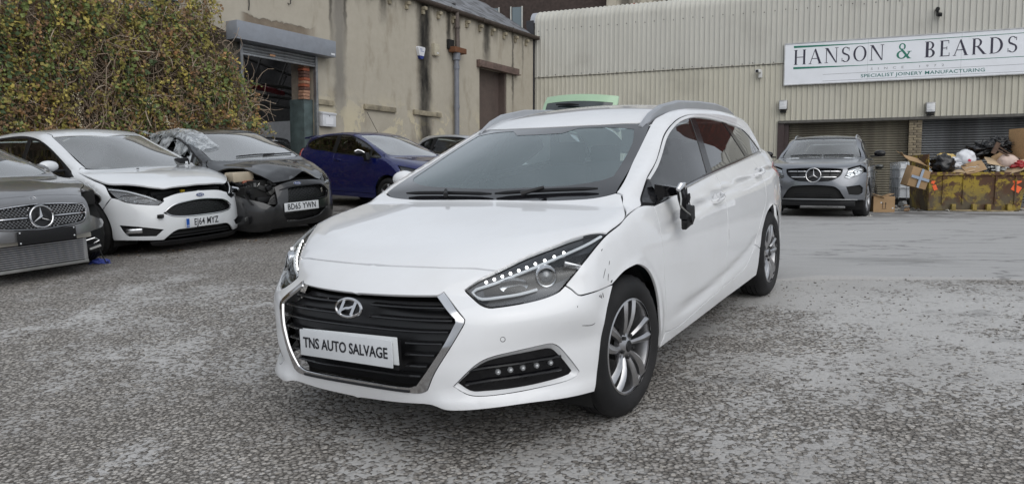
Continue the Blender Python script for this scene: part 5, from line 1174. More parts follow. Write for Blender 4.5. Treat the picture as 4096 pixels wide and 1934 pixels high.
    for base, tip, arm in (((-.19, -.52, 1.0), (-.165, .06, .985), (-.13, -.20, .97)), ((-.17, .08, .985), (-.245, .62, 1.012), (-.15, .25, .97))):
        wp = part_empty('wiper', root)
        P = onto(f, [tuple(np.array(base)+(np.array(tip)-np.array(base))*t) for t in np.linspace(0, 1, 9)], (.55, 0, .83), -.012); mb = MB(); mb.tube([tuple(p) for p in P], [.005]+[.010]*7+[.005], 6); mb.build('blade', M_BLACKPL, wp)
        Q = onto(f, [arm, tuple(.5*(np.array(arm)+P[4])), tuple(P[4])], (.55, 0, .83), -.03); mb = MB(); mb.tube([tuple(p) for p in Q], [.014, .010, .008], 6); mb.build('arm', M_BLACKPL, wp)
    FG = [(-.50, .79, .962), (-.505, .78, 1.052), (-.69, .755, 1.122), (-.99, .695, 1.250), (-1.235, .668, 1.316), (-1.448, .65, 1.347), (-1.575, .644, 1.356), (-1.385, .8, 1.016), (-.93, .83, .985), (-.60, .85, .962)]
    RG = [(-1.50, .81, 1.026), (-1.675, .65, 1.357), (-1.88, .647, 1.355), (-2.22, .668, 1.328), (-2.40, .77, 1.072)]
    QG = [(-2.50, .78, 1.078), (-2.32, .68, 1.316), (-2.68, .685, 1.262), (-2.86, .725, 1.182), (-2.985, .742, 1.10), (-2.9, .75, 1.092)]
    pillar = DLO+BELT
    fr = panel('window_frame', f, (0, .95, .3), pillar, M_GLOSSBLK, root, holes=[FG, RG, QG], res=.04, thick=.02, off=.004, gap=.001, mirror=True)
    for out, gm in ((FG, M_SIDEGLASS), (RG, M_PRIVACY), (QG, M_PRIVACY)):
        panel('side_window', f, (0, .95, .3), out, gm, root, res=.06, thick=0., off=.007, gap=-.004, mirror=True)
    top = DLO[1:-2]; inn = [tuple(np.array(p)+np.array(v)) for p, v in zip(top, [(-.03, 0, -.012), (-.02, 0, -.02)]+[(0, 0, -.026)]*8+[(.025, 0, -.015)])]
    panel('door_frame', f, (0, .95, .3), top+inn[::-1], W, root, res=.03, thick=.012, off=-.001, gap=.0038, mirror=True)
    strip('belt_chrome', f, [(-3.0, .745, 1.078), (-2.9, .757, 1.075), (-2.53, .786, 1.064), (-1.526, .82, 1.013), (-.924, .838, .971), (-.60, .85, .943)], M_CHROME, root, (0, 1, .2), .009, .006, mirror=True)
    panel('mirror_sail', f, (0, .95, .3), [(-.285, .832, .944), (-.475, .784, 1.044), (-.495, .794, 1.03), (-.49, .825, .96), (-.40, .852, .932)], M_GLOSSBLK, root, res=.03, thick=.01, off=-.004, mirror=True)
    # roof rails
    for sg in (1, -1):
        xs = np.array([-1.0, -1.06, -1.15, -1.3, -1.6, -2., -2.4, -2.75, -2.95, -3.08, -3.16]); ys = np.array([.570, .570, .57, .57, .572, .574, .572, .565, .555, .54, .53])
        hh = np.array([.004, .018, .03, .04, .044, .044, .043, .038, .026, .012, .002]); b = onto(f, np.stack([xs, ys, xs*0+1.5], 1), (0, .12, 1)); rings = []
        for i in range(len(xs)):
            x_, y_, z_ = b[i]; h = hh[i]; wd = .019 if 1 < i < 9 else .013
            rings.append([(x_, sg*(y_-wd), z_-.012), (x_, sg*(y_-wd), z_+h-.006), (x_, sg*(y_-wd*.5), z_+h), (x_, sg*(y_+wd*.5), z_+h-.002), (x_, sg*(y_+wd), z_+h-.012), (x_, sg*(y_+wd), z_-.03)][::sg])
        mb = MB(); mb.loft(rings); mb.build('roof_rail', plain('rail_grey', (.50, .51, .53), .35, .8, var=.05), root)
    # door handles
    for k, (x_, z_) in enumerate(((-1.385, .868), (-2.49, .951))):
        for sg, side in ((1, 'L'), (-1, 'R')):
            hd = part_empty('handle', doors[side][k])
            P = onto(f, [(x_+.115-.23*t, .9, z_-.014+.028*t) for t in np.linspace(0, 1, 8)], (0, 1, 0)); nr = f.grad(P); offs = [.0, .022, .036, .040, .040, .036, .022, .0]
            rr = [[(p[0], sg*(p[1]+o_+dy), p[2]+dz*sc) for dy, dz in ((.007, -.009), (.011, 0), (.007, .009), (-.007, .009), (-.009, 0), (-.007, -.009))][::sg] for p, o_, sc in zip(P, offs, [1.3, 1.5, 1.2, 1, 1, 1.2, 1.5, 1.2])]
            mb = MB(); mb.loft(rr); mb.build('grip', M_CHROME if False else W, hd)
            strip('chrome_lip', f, [(x_+.09, .9, z_-.02), (x_-.09, .9, z_+.006)], M_CHROME, hd, (0, 1, 0), .004, .046) if sg > 0 else None
            mb = MB(); c = P[3]; mb.lathe([(.001, -.004), (.026, -.004), (.036, .0015)][::-1], 18, M=Matrix.Translation((c[0], sg*(c[1]-.002), c[2]+.006)) @ Matrix.Rotation(0 if sg > 0 else pi, 4, 'Z') @ Matrix.Diagonal((1.3, 1, .9, 1))); mb.build('handle_cup', plain('handle_cup_shade', (.62, .63, .64), .3, coat=1.), hd)
    # tail lamps
    panel('tail_light', f, (-.5, .85, .1), [(-3.12, .83, .955), (-3.25, .79, .99), (-3.45, .70, .985), (-3.5, .72, .86), (-3.4, .78, .85), (-3.28, .81, .88)], M_REDLENS, root, res=.03, thick=.02, off=-.004, mirror=True)
    # broken mirror: stump, casing with hanging innards
    mir_ = part_empty('broken_mirror', root, Matrix.Translation((-.525, .94, .955)) @ Matrix.Rotation(radians(14), 4, 'Y') @ Matrix.Scale(.80, 4) @ Matrix.Translation((.525+.235, -.94, -.955+.055)))
    mb = MB(); mb.loft([[(-.47, .825, .945), (-.47, .825, 1.02), (-.56, .82, 1.015), (-.57, .825, .955)], [(-.52, .88, .955), (-.52, .88, 1.005), (-.60, .87, 1.005), (-.61, .87, .96)], [(-.55, .915, .96), (-.55, .915, .995), (-.61, .905, .995), (-.62, .905, .965)]]); mb.build('mirror_stump', M_GLOSSBLK, root)
    mb = MB(); Mz = Matrix.Rotation(.35, 4, 'Y') @ Matrix.Rotation(.2, 4, 'Z')
    mb.box((-.79, .945, .875), (.11, .055, .11), Mz, bev=.015); mb.box((-.80, .955, .81), (.085, .05, .06), Matrix.Rotation(-.3, 4, 'Y'), bev=.01)
    mb.cyl((-.77, .985, .88), .03, .02, 'y', 12); mb.box((-.74, .95, .93), (.03, .04, .05), Mz, bev=.006); mb.V = crumple(mb.V, .018, 16.); mb.build('motor_casing', M_BLACKPL, mir_)
    mb = MB(); mb.box((-.81, .945, .765), (.14, .05, .085), Matrix.Rotation(-.25, 4, 'Y'), bev=.014); mb.box((-.765, .95, .72), (.06, .045, .05), Matrix.Rotation(.4, 4, 'Y'), bev=.01)
    mb.box((-.85, .95, .70), (.03, .035, .06), Matrix.Rotation(-.5, 4, 'Y'), bev=.006); mb.cyl((-.80, .975, .74), .022, .02, 'y', 10); mb.V = crumple(mb.V, .022, 14.); mb.build('hanging_bracket', M_BLACKPL, mir_)
    mb = MB(); mb.tube([(-.69, .955, .965), (-.72, .965, .985), (-.76, .97, .975), (-.78, .965, .945)], [.016, .02, .017, .008], 8); mb.build('chrome_scrap', M_CHROME, mir_)
    mb = MB(); mb.tube([(-.70, .96, .95), (-.68, .97, .91), (-.665, .97, .88), (-.69, .965, .855), (-.74, .972, .81), (-.80, .975, .765)], .006, 6); mb.build('metal_arm', plain('bare_metal', (.5, .5, .48), .35, .9), mir_)
    mb = MB(); mb.tube([(-.85, .95, .86), (-.87, .955, .83), (-.88, .955, .80), (-.90, .95, .79)], .003, 5); mb.build('cable', M_BLACKPL, mir_)
    # good mirror on the far side
    gm = part_empty('door_mirror', root)
    rings = []
    for t in np.linspace(0, 1, 9):
        a = pi*(t-.5); r = max(cos(a), .12); c = Vector((-.70, -.95-.085*sin(a), 1.045)); rings.append([(c.x+.065*r*cos(q)-.01, c.y, c.z+.055*r*sin(q)) for q in np.linspace(0, 2*pi, 12, endpoint=False)])
    mb = MB(); mb.loft(rings); mb.build('casing', W, gm)
    mb = MB(); mb.box((-.62, -.86, 1.0), (.07, .12, .03), bev=.008); mb.build('stalk', M_GLOSSBLK, gm)
    # scuffs on the wing and bumper corner
    sc = plain('scuff_black', (.03, .03, .03), .8); SC = (.5, .85, .1)
    for pts, hw_ in (([(.352, .887, .628), (.345, .888, .618)], .0035), ([(.340, .889, .630), (.335, .889, .615), (.332, .889, .612)], .004), ([(.322, .889, .632), (.318, .89, .612)], .004), ([(.24, .892, .660), (.225, .894, .668)], .007), ([(.262, .89, .672), (.255, .89, .69), (.25, .89, .70)], .0025), ([(.235, .89, .735), (.225, .89, .75)], .003), ([(.30, .888, .69), (.27, .888, .725)], .0018), ([(.272, .875, .80), (.262, .876, .806)], .0025), ([(.445, .852, .520), (.40, .868, .512), (.375, .872, .516)], .0016), ([(.47, .84, .60), (.469, .84, .606)], .003)):
        strip('scuff', f, pts, sc, root, SC, hw_, .0012, step=.01)
    for x_ in (-.62, -1.18): strip('door_edge_mark', f, [(-1.53+.0*x_, .9, .60), (-1.532, .9, .66)], plain('scuff_grey', (.2, .19, .18), .8), root, (0, 1, 0), .002, .001, step=.02) if x_ < -1 else None
    # underside, wells, wheels, cabin
    mb = MB(); mb.box((-1.4, 0, .25), (3.9, 1.1, .06)); mb.box((.45, 0, .25), (.40, 1.0, .05)); mb.box((-1.4, 0, .27), (1.9, 1.66, .05)); mb.build('underbody', M_MATTBLK, root)
    mb = MB(); mb.box((.25, 0, .55), (.5, 1.0, .5)); mb.build('engine_bay', M_MATTBLK, root)
    wheel_wells(root, 2.77, .835)
    for x in (0., -2.77):
        for sgn in (1, -1):
            M = Matrix.Translation((x, sgn*(.885-.1025), .321)) @ (Matrix() if sgn > 0 else Matrix.Rotation(pi, 4, 'Z')) @ Matrix.Rotation(.6, 4, 'Y')
            if x == 0.: M = M @ Matrix() ; st = radians(-4)*1.
            else: st = 0.
            Mx = Matrix.Translation((x, sgn*(.885-.1025), .321)) @ Matrix.Rotation(st, 4, 'Z') @ (Matrix() if sgn > 0 else Matrix.Rotation(pi, 4, 'Z')) @ Matrix.Rotation(.6, 4, 'Y')
            make_wheel(root, Mx, .325, .219, .205, 'twin')
    interior(root, -.62, .70, .96, xs=(-1.45, -2.25), zf=.34, depth=.46)
    return root
PAINT_WHITE = plain('paint_white', (.73, .74, .755), .45, coat=1., coatrough=.015, spec=.3, var=.012, scale=2., dirt=(.48, .45, .41), dirt_amt=.16, dirt_scale=2.5)
M_GRILLE = plain('grille_mesh', (.008, .008, .009), .35)
M_SLAT = plain('grille_slat', (.010, .010, .011), .22, coat=.4, spec=.4)
hero_car()
# ---------------------------------------------------------------- the other cars
def gshape(hw, nose, hood, wsl, wsu, roof, rear, tail, wb, B=.45, p=3., zs=1., hoodcrown=.04, crown=.11, gtop=None, kh=.06, tumble=.27, **kw):
    """body from key lines; wsl / wsu: lower and upper windscreen corners (x, y, z)"""
    side = [(.10, .885), (.18, .945), (.25, .968), (.40, .988), (.55, .998), (.68, 1.), (.80, .990), (.90, .966), (1.0, .925), (1.1, .86), (1.2, .78)]
    c0, c1 = .14, .55
    cx0 = wsl[0]+c0*wsl[1]**2; cx1 = wsu[0]+c1*wsu[1]**2; sl = (cx1-cx0)/(wsu[2]-wsl[2])
    ws = [(wsl[2]-.15, cx0-sl*.15), (wsl[2], cx0), ((wsl[2]+wsu[2])/2, (cx0+cx1)/2+.012), (wsu[2], cx1), (wsu[2]+.12, cx1+sl*.14)]
    zb = wsl[2]; gy1 = wsu[1]+.065; gy0 = hw*.915
    gs = [(zb-.12, gy0+.04), (zb, gy0), (zb+(wsu[2]-zb)*.5, gy0+(gy1-gy0)*.45), (wsu[2]+.02, gy1), (wsu[2]+.08, gy1-.05), (wsu[2]+.16, gy1-.14)]
    return Shape(nose=nose, B=[(.05, B*1.1), (.3, B*1.1), (.6, B), (1., B*.9)], pw=[(.05, p+.8), (.3, p+.5), (.6, p), (.8, p-.6), (1., p-.6)], side=[(a*zs, b*hw) for a, b in side],
                 plan=[(.85, .93), (.4, .975), (0, .99), (-.5, .998), (-1.2, 1.), (-wb+.2, 1.), (-wb-.2, .98), (-wb-.5, .925), (-wb-.9, .82)], hood=hood, hoodcrown=hoodcrown, kh=kh,
                 ws=ws, wsc=[(zb-.1, c0), (zb, c0), (wsu[2], c1), (wsu[2]+.1, c1)], gside=gs, gplan=[(.2, .9), (-.2, .945), (-.7, .99), (-1.3, 1.), (-wb+.3, .99), (-wb-.1, .95), (-wb-.5, .87)],
                 roof=roof, crown=crown, rear=rear, rearc=.45, tail=tail, tailc=.35, half=hw, floor=zb-.12, **kw)
def flip(f):
    class Fl:
        def cast(s, O, d, *a): return f.cast(np.array(O)*[1, -1, 1], np.array(d)*[1, -1, 1], *a)*[1, -1, 1]
        def grad(s, P): return f.grad(P*[1, -1, 1])*[1, -1, 1]
    return Fl()
def front_pts(f, yz):   # points on the nose from (y, z)
    P = f.cast(np.array([(2.2, a, b) for a, b in yz]), (-1., 0, 0), 4., 420)
    for i in np.where(np.isnan(P[:, 0]))[0]: P[i] = (.3, yz[i][0], yz[i][1])
    return [tuple(q) for q in P]
def side_pts(f, xz):
    P = f.cast(np.array([(a, 2.2, b) for a, b in xz]), (0, -1., 0), 3., 300)
    for i in np.where(np.isnan(P[:, 0]))[0]: P[i] = (xz[i][0], .5, xz[i][1])
    return [tuple(q) for q in P]
def top_pts(f, xy):
    P = f.cast(np.array([(a, b, 2.6) for a, b in xy]), (0, 0, -1.), 2.6, 300)
    for i in np.where(np.isnan(P[:, 0]))[0]: P[i] = (xy[i][0], xy[i][1], .8)
    return [tuple(q) for q in P]
def arch(cx, R, r, a0, a1, n=12): return [(cx+r*cos(radians(a)), R+r*sin(radians(a))) for a in np.linspace(a0, a1, n)]
def gcar(c, root):
    """assemble a hatchback / SUV from its measurements"""
    f, W, wb, hw, R = c['shape'], c['paint'], c['wb'], c['hw'], c['R']; ra = R+c.get('archgap', .05); res = c.get('res', .045); sk = c.get('skip', ())
    zs0 = c.get('sill', .20); x0, x1, x2 = c['doors']; belt = c['belt']; dlo = c['dlo']; xr = c['tail_x']; D = (0, 1, .15)
    bz = lambda x: np.interp(x, [belt[1][0], belt[0][0]], [belt[1][1], belt[0][1]])
    def S(xz): return side_pts(f, xz)
    xe = c['hood_side']          # (x, y) of the hood's side edge from front to rear
    he = top_pts(f, xe); hf = front_pts(f, c['hood_front'])
    if 'hood' not in sk: panel('hood', f, (.2, 0, 1), [hf[0]]+hf[1:]+he+top_pts(f, c['hood_rear']), W, root, center='full', res=res, thick=.02)
    # fender, doors, sills, body side (both sides)
    a_f = arch(0, R, ra, 175, 15, 12)[::-1]
    zt = he[-1][2]; xf = c['fender_x']; hx = [(q[0], q[2]) for q in he]
    fen = [(xf, c['fender_z'])]+[(p_[0], p_[1]) for p_ in arch(0, R, ra, 40, 190, 12) if p_[1] > zs0]+[(-ra-.01, zs0+.02), (x0, zs0+.03), (x0-.02, .6), (x0+.03, bz(x0)-.01), (x0+.12, bz(x0)+.005)]+hx[::-1][:-1]+[hx[0]]
    if 'fender' not in sk: panel('front_fender', f, (.1, 1, .35), S(fen[:-len(hx)])+he[::-1], W, root, res=res, mirror=True)
    ds = {'L': [], 'R': []}; xs = [x0, x1]+([x2] if x2 else [])
    rear_arch = [p_ for p_ in arch(-wb, R, ra, -5, 185, 14) if p_[1] > zs0]
    for a, b in zip(xs[:-1], xs[1:]):
        out = [(a-.02, .6), (a, zs0+.09)]
        if b == x2 and x2 < -wb+ra: out += [(-wb+ra+.03, zs0+.10)]+[(p_[0]+.02, p_[1]+.03) for p_ in rear_arch[1:8] if p_[0] > x2+.02]+[(x2, bz(x2)-.2)]
        else: out += [(b, zs0+.09), (b-.01, .6)]
        out += [(b, bz(b)), ((a+b)/2, bz((a+b)/2)), (a+.03, bz(a))]
        l_, r_ = panel('door', f, D, S(out), W, root, res=res, mirror=True); ds['L'].append(l_); ds['R'].append(r_)
    panel('sill', f, (0, 1, -.1), S([(-ra-.01, zs0+.02), (x0, zs0+.085), (xs[-1] if xs[-1] > -wb+ra else -wb+ra+.02, zs0+.085), (-wb+ra, zs0+.02), (-wb+ra, zs0), (-ra, zs0)]), M_BLACKPL if c.get('black_sill') else W, root, res=res, mirror=True)
    wsl, wsu = c['wsl'], c['wsu']; xl = xs[-1]
    back = [(xl, bz(xl))]+([] if xl < -wb+ra else [(xl, zs0+.085)])
    if xl < -wb+ra: back = [(xl, bz(xl)), (xl, bz(xl)-.2)]+[(p_[0]+.02, p_[1]+.03) for p_ in rear_arch[1:8] if p_[0] > xl+.02][::-1]
    rs = [(wsl[0], wsl[1], wsl[2])]+[tuple(np.array(wsl)+(np.array(wsu)-np.array(wsl))*t) for t in (.35, .7)]+[wsu]+top_pts(f, c['roof_edge'])
    body = rs+S(c['tail_line']+rear_arch[::-1]+back[::-1]+dlo[::-1]+[(x0+.03, bz(x0)), (x0+.12, bz(x0)+.006)])+[he[-1]]
    panel('body_side', f, (0, .9, .40), body, W, root, res=res, mirror=True)
    rf = c.get('roof_paint', W); te = top_pts(f, [c['roof_edge'][-1]])[0]
    panel('roof', f, (0, 0, 1), [top_pts(f, [(wsu[0]+.55*wsu[1]**2-.012, 0)])[0], (wsu[0]-.02, wsu[1]-.015, wsu[2])]+top_pts(f, [(a, b-.012) for a, b in c['roof_edge']])+[(te[0]-.08, 0, te[2])], rf, root, center='full', res=res*1.3, thick=.015)
    tl = c['tail_line']
    if 'tailgate' not in sk: panel('tailgate', f, (-1, 0, .3), [(te[0]-.09, 0, te[2])]+[(q[0]-.02, q[1]-.02, q[2]) for q in [te]+side_pts(f, tl)]+[(tl[-1][0]-.25, 0, tl[-1][1])], W, root, center='full', res=.08, thick=.02, smooth=False)
    # front bumper
    hz = c['hood_front'][0][1]; zb = c['bumper_z']
    half = [hf[0]]+hf[1:]+c['lamp_edge']+S([(xf, c['fender_z'])]+[p_ for p_ in arch(0, R, ra, 40, -12, 5)]+[(ra-.01, zb+.02)])+front_pts(f, c['bumper_bottom'])+seam(f, zb, hz, 9)[:-1]
    if 'bumper' not in sk: panel('front_bumper', f, (.8, .6, .05), half, W, root, center=True, holes=c.get('bumper_holes', ()), res=res*.8, thick=.02)
    # glass
    wl_ = wsl; cx0 = wsl[0]+.14*wsl[1]**2; cx1 = wsu[0]+.55*wsu[1]**2
    up = np.array([.5, 0, .86]); WO = [(cx0+.06, 0, wsl[2]-.05), (wsl[0]+.09, wsl[1]*.75, wsl[2]-.03), wsl]+[tuple(np.array(wsl)+(np.array(wsu)-np.array(wsl))*t) for t in (.35, .7)]+[wsu, (cx1-.10, wsu[1]*.6, wsu[2]+.012), (cx1-.012, 0, wsu[2]+.02)]
    cen = np.mean(np.array(WO+[(p_[0], -p_[1], p_[2]) for p_ in WO]), 0); WI = [tuple(cen+(np.array(p_)-cen)*np.array([.86, .90, .86])) for p_ in WO]
    ws = panel('windscreen', f, up, WO, c.get('ws_glass', M_DUSTSHEENGLASS), root, center='full', res=.08, thick=0., off=.004, gap=.002)
    panel('black_border', f, up, WO, M_FRIT, ws, center='full', holes=[WI+[(p_[0], -p_[1], p_[2]) for p_ in WI[::-1] if abs(p_[1]) > 1e-6]], res=.08, thick=0., off=.007, gap=.001)
    panel('window_frame', f, (0, .95, .3), S(dlo+[(xl, bz(xl)), (x0+.03, bz(x0))]), M_BLACKPL, root, holes=[S(g_) for g_, _ in c['glass']], res=.06, thick=.02, off=.003, gap=.001, mirror=True)
    for g_, sides in c['glass']:
        gm = c.get('side_glass', M_SIDEGLASS)
        if sides in ('L', 'B'): panel('side_window', f, (0, .95, .3), S(g_), gm, root, res=.09, thick=0., off=.006, gap=-.003)
        if sides in ('R', 'B'): panel('side_window', flip(f), (0, -.95, .3), mir(S(g_)), gm, root, res=.09, thick=0., off=.006, gap=-.003)
    if 'mirrors' not in sk:
        for sg in c.get('mirror_sides', (1, -1)):
            m_ = part_empty('door_mirror', root); mx, my, mz = c['mirror']; rg = []
            for t in np.linspace(0, 1, 9):
                a = pi*(t-.5); r = max(cos(a), .15)**.7; rg.append([(mx+.075*r*cos(q)-.01, sg*(my+.105*sin(a)), mz+.07*r*sin(q)) for q in np.linspace(0, 2*pi, 12, endpoint=False)][::sg])
            mb = MB(); mb.loft(rg); mb.build('casing', c.get('mirror_paint', W), m_); mb = MB(); mb.box((mx, sg*(my-.10), mz-.055), (.06, .14, .03), bev=.008); mb.build('stalk', M_BLACKPL, m_)
            mb = MB(); mb.loft([[(mx-.07, sg*(my+.09*u), mz+.055*v) for u, v in ((-1, -.8), (1, -.6), (1, .6), (-1, .9))], [(mx-.072, sg*(my+.09*u), mz+.055*v) for u, v in ((-1, -.8), (1, -.6), (1, .6), (-1, .9))]]); mb.build('mirror_glass', M_CHROME, m_)
    for k, hx_ in enumerate(c.get('handles', ())):
        for sg, side in ((1, 'L'), (-1, 'R')):
            P = onto(f, [(hx_[0]+.10-.2*t, .9, hx_[1]+.015*t) for t in np.linspace(0, 1, 6)], (0, 1, 0)); rr = [[(p_[0], sg*(p_[1]+o_+dy), p_[2]+dz) for dy, dz in ((.006, -.01), (.010, 0), (.006, .01), (-.008, .01), (-.008, -.01))][::sg] for p_, o_ in zip(P, (0, .026, .034, .034, .026, 0))]
            mb = MB(); mb.loft(rr); mb.build('handle', c.get('handle_paint', W), ds[side][min(k, len(ds[side])-1)])
    mb = MB(); mb.box((-wb/2, 0, zs0+.06), (wb+.9, hw*1.25, .08)); mb.box((-wb/2, 0, zs0+.08), (wb-2*ra-.05, hw*1.84, .06)); mb.build('underbody', M_MATTBLK, root)
    mb = MB(); mb.box((.15, 0, .52), (.7, hw*1.1, .45)); mb.build('engine_bay', M_MATTBLK, root)
    wheel_wells(root, wb, hw*.92, R, ra+.01, yi=hw*.58)
    wheel_set(root, wb, hw-.012, R, c.get('rim', R-.11), c.get('tw', .205), c.get('spokes', '5'), c.get('steer', 0.), detail=False)
    if 'cabin' not in sk: interior(root, c.get('dash_x', wsl[0]-.38), hw*.78, wsl[2]-.03, xs=(wsl[0]-1.15, wsl[0]-1.95), zf=c.get('floor', .34), depth=.42)
    return ds
def lamp_unit(root, f, outline, name='headlight', sg=1, D=(.7, .7, .25), guide=None, bulbs=(), inner=M_LAMPGREY, holes=None, size=.045):
    """clear lens over a bezel, with reflector bowls"""
    h = part_empty(name, root); ff = f if sg > 0 else flip(f); mm = (lambda q: list(q)) if sg > 0 else mir; d = (D[0], D[1]*sg, D[2])
    panel('lens', ff, d, mm(outline), M_LENS, h, res=.05, gap=.004, thick=0., off=-.001)
    panel('bezel', ff, d, mm(outline), inner, h, res=.05, gap=.002, thick=0., off=.03)
    c = np.mean(np.array(outline), 0); panel('lens_edge', ff, d, mm(outline), M_GLOSSBLK, h, holes=[mm([tuple(np.array(p_)+(c-np.array(p_))*.06) for p_ in outline])], res=.05, gap=.003, thick=.03, off=.002)
    for q in bulbs:
        p_ = onto(f, [q[:3]], D, .024)[0]; p_ = mm([tuple(p_)])[0]; r = q[3] if len(q) > 3 else size
        mb = MB(); mb.lathe([(.001, -.02), (r*.5, -.016), (r*.85, .002), (r, .014)][::-1], 16, M=Matrix.Translation(p_) @ Matrix.Rotation(atan2(-.8, .6*sg), 4, 'Z') @ Matrix.Diagonal((1.9, 1, .72, 1))); mb.build('reflector', M_REFLECT, h)
        mb = MB(); mb.lathe([(.001, .010), (r*.16, .008), (r*.24, -.004)][::-1], 12, M=Matrix.Translation(p_) @ Matrix.Rotation(atan2(-.8, .6*sg), 4, 'Z')); mb.build('bulb_shield', plain('projector_glass', (.16, .17, .18), .08, .4, coat=1.), h)
    if guide is not None:
        P = onto(f, smooth_poly(np.array(guide), .03, closed=False), D, .014); mb = MB(); mb.tube(mm([tuple(q) for q in P]), .007, 6); mb.build('light_guide', plain('light_guide_white', (.75, .77, .8), .2, coat=.5), h)
    return h
def star_badge(parent, M, r, t=.012, name='star_badge'):
    e = part_empty(name, parent, M); mb = MB(); mb.tube([(r*cos(a), r*sin(a), 0) for a in np.linspace(0, 2*pi, 37)], r*.085, 8); mb.build('ring', M_CHROME, e)
    mb = MB()
    for k in range(3):
        a = pi/2+k*2*pi/3; u = Vector((cos(a), sin(a), 0)); v = Vector((-sin(a), cos(a), 0)); w = r*.16
        V = [u*r*.96, v*w*.9+u*w*.5, -v*w*.9+u*w*.5, Vector((0, 0, t)), Vector((0, 0, 0))]; mb.add(V, [(0, 1, 3), (0, 3, 2), (1, 4, 3), (2, 3, 4)])
    mb.build('star', M_CHROME, e); return e
def oval_badge(parent, M, txt=True):
    e = part_empty('oval_badge', parent, M); mb = MB(); mb.cyl((0, 0, 0), .058, .006, 'z', 28); o = mb.build('chrome_oval', M_CHROME, e); o.scale = (1, .42, 1); mb = MB(); mb.cyl((0, 0, .003), .052, .006, 'z', 28); o = mb.build('blue_oval', plain('badge_blue', (.012, .03, .12), .25, coat=1.), e); o.scale = (1, .38, 1)
    text_mesh('script', 'Ford', .030, M_PLATEW, e, Matrix.Translation((0, 0, .0068)), .001, 1.2)
FOCUS = gshape(.905, nose=[(.05, .72), (.15, .80), (.25, .84), (.38, .853), (.50, .845), (.62, .825), (.70, .80), (.76, .745), (.80, .68), (.9, .42), (1.1, -.1)], hood=[(1., .62), (.85, .72), (.70, .80), (.5, .868), (.3, .912), (.1, .948), (-.1, .978), (-.3, 1.005), (-.6, 1.03), (-2.5, 1.12), (-4, 1.1)],
    wsl=(-.27, .70, 1.01), wsu=(-1.07, .605, 1.385), roof=[(-.5, 1.27), (-.85, 1.405), (-1.0, 1.442), (-1.3, 1.485), (-1.6, 1.498), (-2.0, 1.49), (-2.5, 1.45), (-2.9, 1.40), (-3.4, 1.3)],
    rear=[(.9, -3.38), (1.0, -3.33), (1.2, -3.15), (1.35, -2.98), (1.45, -2.8)], tail=[(.1, -3.3), (.3, -3.42), (.6, -3.47), (.8, -3.44), (1., -3.36), (1.15, -3.3)], wb=2.648, B=.50, p=3.0)
FIESTA = gshape(.855, nose=[(.05, .66), (.15, .74), (.25, .785), (.38, .80), (.50, .79), (.62, .765), (.70, .73), (.76, .67), (.82, .58), (.9, .40), (1.1, -.1)], hood=[(1., .62), (.8, .70), (.65, .79), (.5, .85), (.3, .91), (.1, .955), (-.1, .995), (-.3, 1.03), (-.6, 1.06), (-2.5, 1.14), (-4, 1.12)],
    wsl=(-.22, .655, 1.035), wsu=(-1.10, .56, 1.385), roof=[(-.5, 1.24), (-.85, 1.395), (-1.0, 1.425), (-1.3, 1.46), (-1.6, 1.47), (-2.0, 1.455), (-2.5, 1.41), (-2.8, 1.37), (-3.2, 1.30)],
    rear=[(.9, -3.10), (1.0, -3.06), (1.2, -2.93), (1.35, -2.8), (1.45, -2.65)], tail=[(.1, -3.0), (.3, -3.10), (.6, -3.15), (.8, -3.14), (1., -3.06), (1.15, -3.0)], wb=2.489, B=.50, p=2.9)
SALOON = gshape(.905, nose=[(.05, .68), (.15, .76), (.25, .80), (.40, .825), (.55, .81), (.65, .785), (.70, .76), (.75, .70), (.80, .62), (.9, .40), (1.1, -.1)], hood=[(1., .60), (.8, .69), (.65, .765), (.5, .815), (.3, .86), (.1, .895), (-.1, .925), (-.3, .955), (-.6, .99), (-2.5, 1.06), (-4, 1.06)],
    wsl=(-.36, .70, .975), wsu=(-1.25, .585, 1.32), roof=[(-.6, 1.20), (-.95, 1.325), (-1.2, 1.375), (-1.5, 1.405), (-1.8, 1.41), (-2.2, 1.39), (-2.7, 1.33), (-3.1, 1.25), (-3.6, 1.1)],
    rear=[(.9, -3.75), (1.0, -3.6), (1.1, -3.4), (1.25, -3.05), (1.4, -2.6)], tail=[(.1, -3.6), (.3, -3.75), (.6, -3.82), (.8, -3.8), (1., -3.7), (1.15, -3.6)], wb=2.84, B=.48, p=3.0)
SUV = gshape(.962, nose=[(.10, .70), (.25, .78), (.40, .835), (.55, .86), (.70, .865), (.82, .85), (.92, .815), (1.0, .75), (1.05, .66), (1.15, .40), (1.3, 0)], hood=[(1., .86), (.85, .94), (.70, 1.01), (.5, 1.065), (.3, 1.10), (.1, 1.13), (-.1, 1.16), (-.3, 1.185), (-.6, 1.21), (-2.5, 1.28), (-4, 1.28)],
    wsl=(-.42, .75, 1.20), wsu=(-1.06, .633, 1.60), roof=[(-.6, 1.48), (-.85, 1.61), (-1.0, 1.645), (-1.3, 1.69), (-1.7, 1.715), (-2.3, 1.71), (-2.9, 1.67), (-3.4, 1.6), (-3.8, 1.5)],
    rear=[(1.1, -3.80), (1.3, -3.7), (1.5, -3.5), (1.65, -3.3), (1.75, -3.1)], tail=[(.2, -3.7), (.4, -3.82), (.8, -3.88), (1., -3.86), (1.2, -3.8), (1.35, -3.7)], wb=2.915, B=.42, p=3.2, zs=1.22)
P_FOCUS = plain('paint_frozen_white', (.66, .68, .70), .3, coat=1., var=.015, scale=2., dirt=(.42, .40, .37), dirt_amt=.12)
P_BLACK = plain('paint_panther_black', (.012, .0125, .014), .32, .3, coat=1., var=.08, dirt=(.06, .06, .06), dirt_amt=.3, dirt_scale=3.)
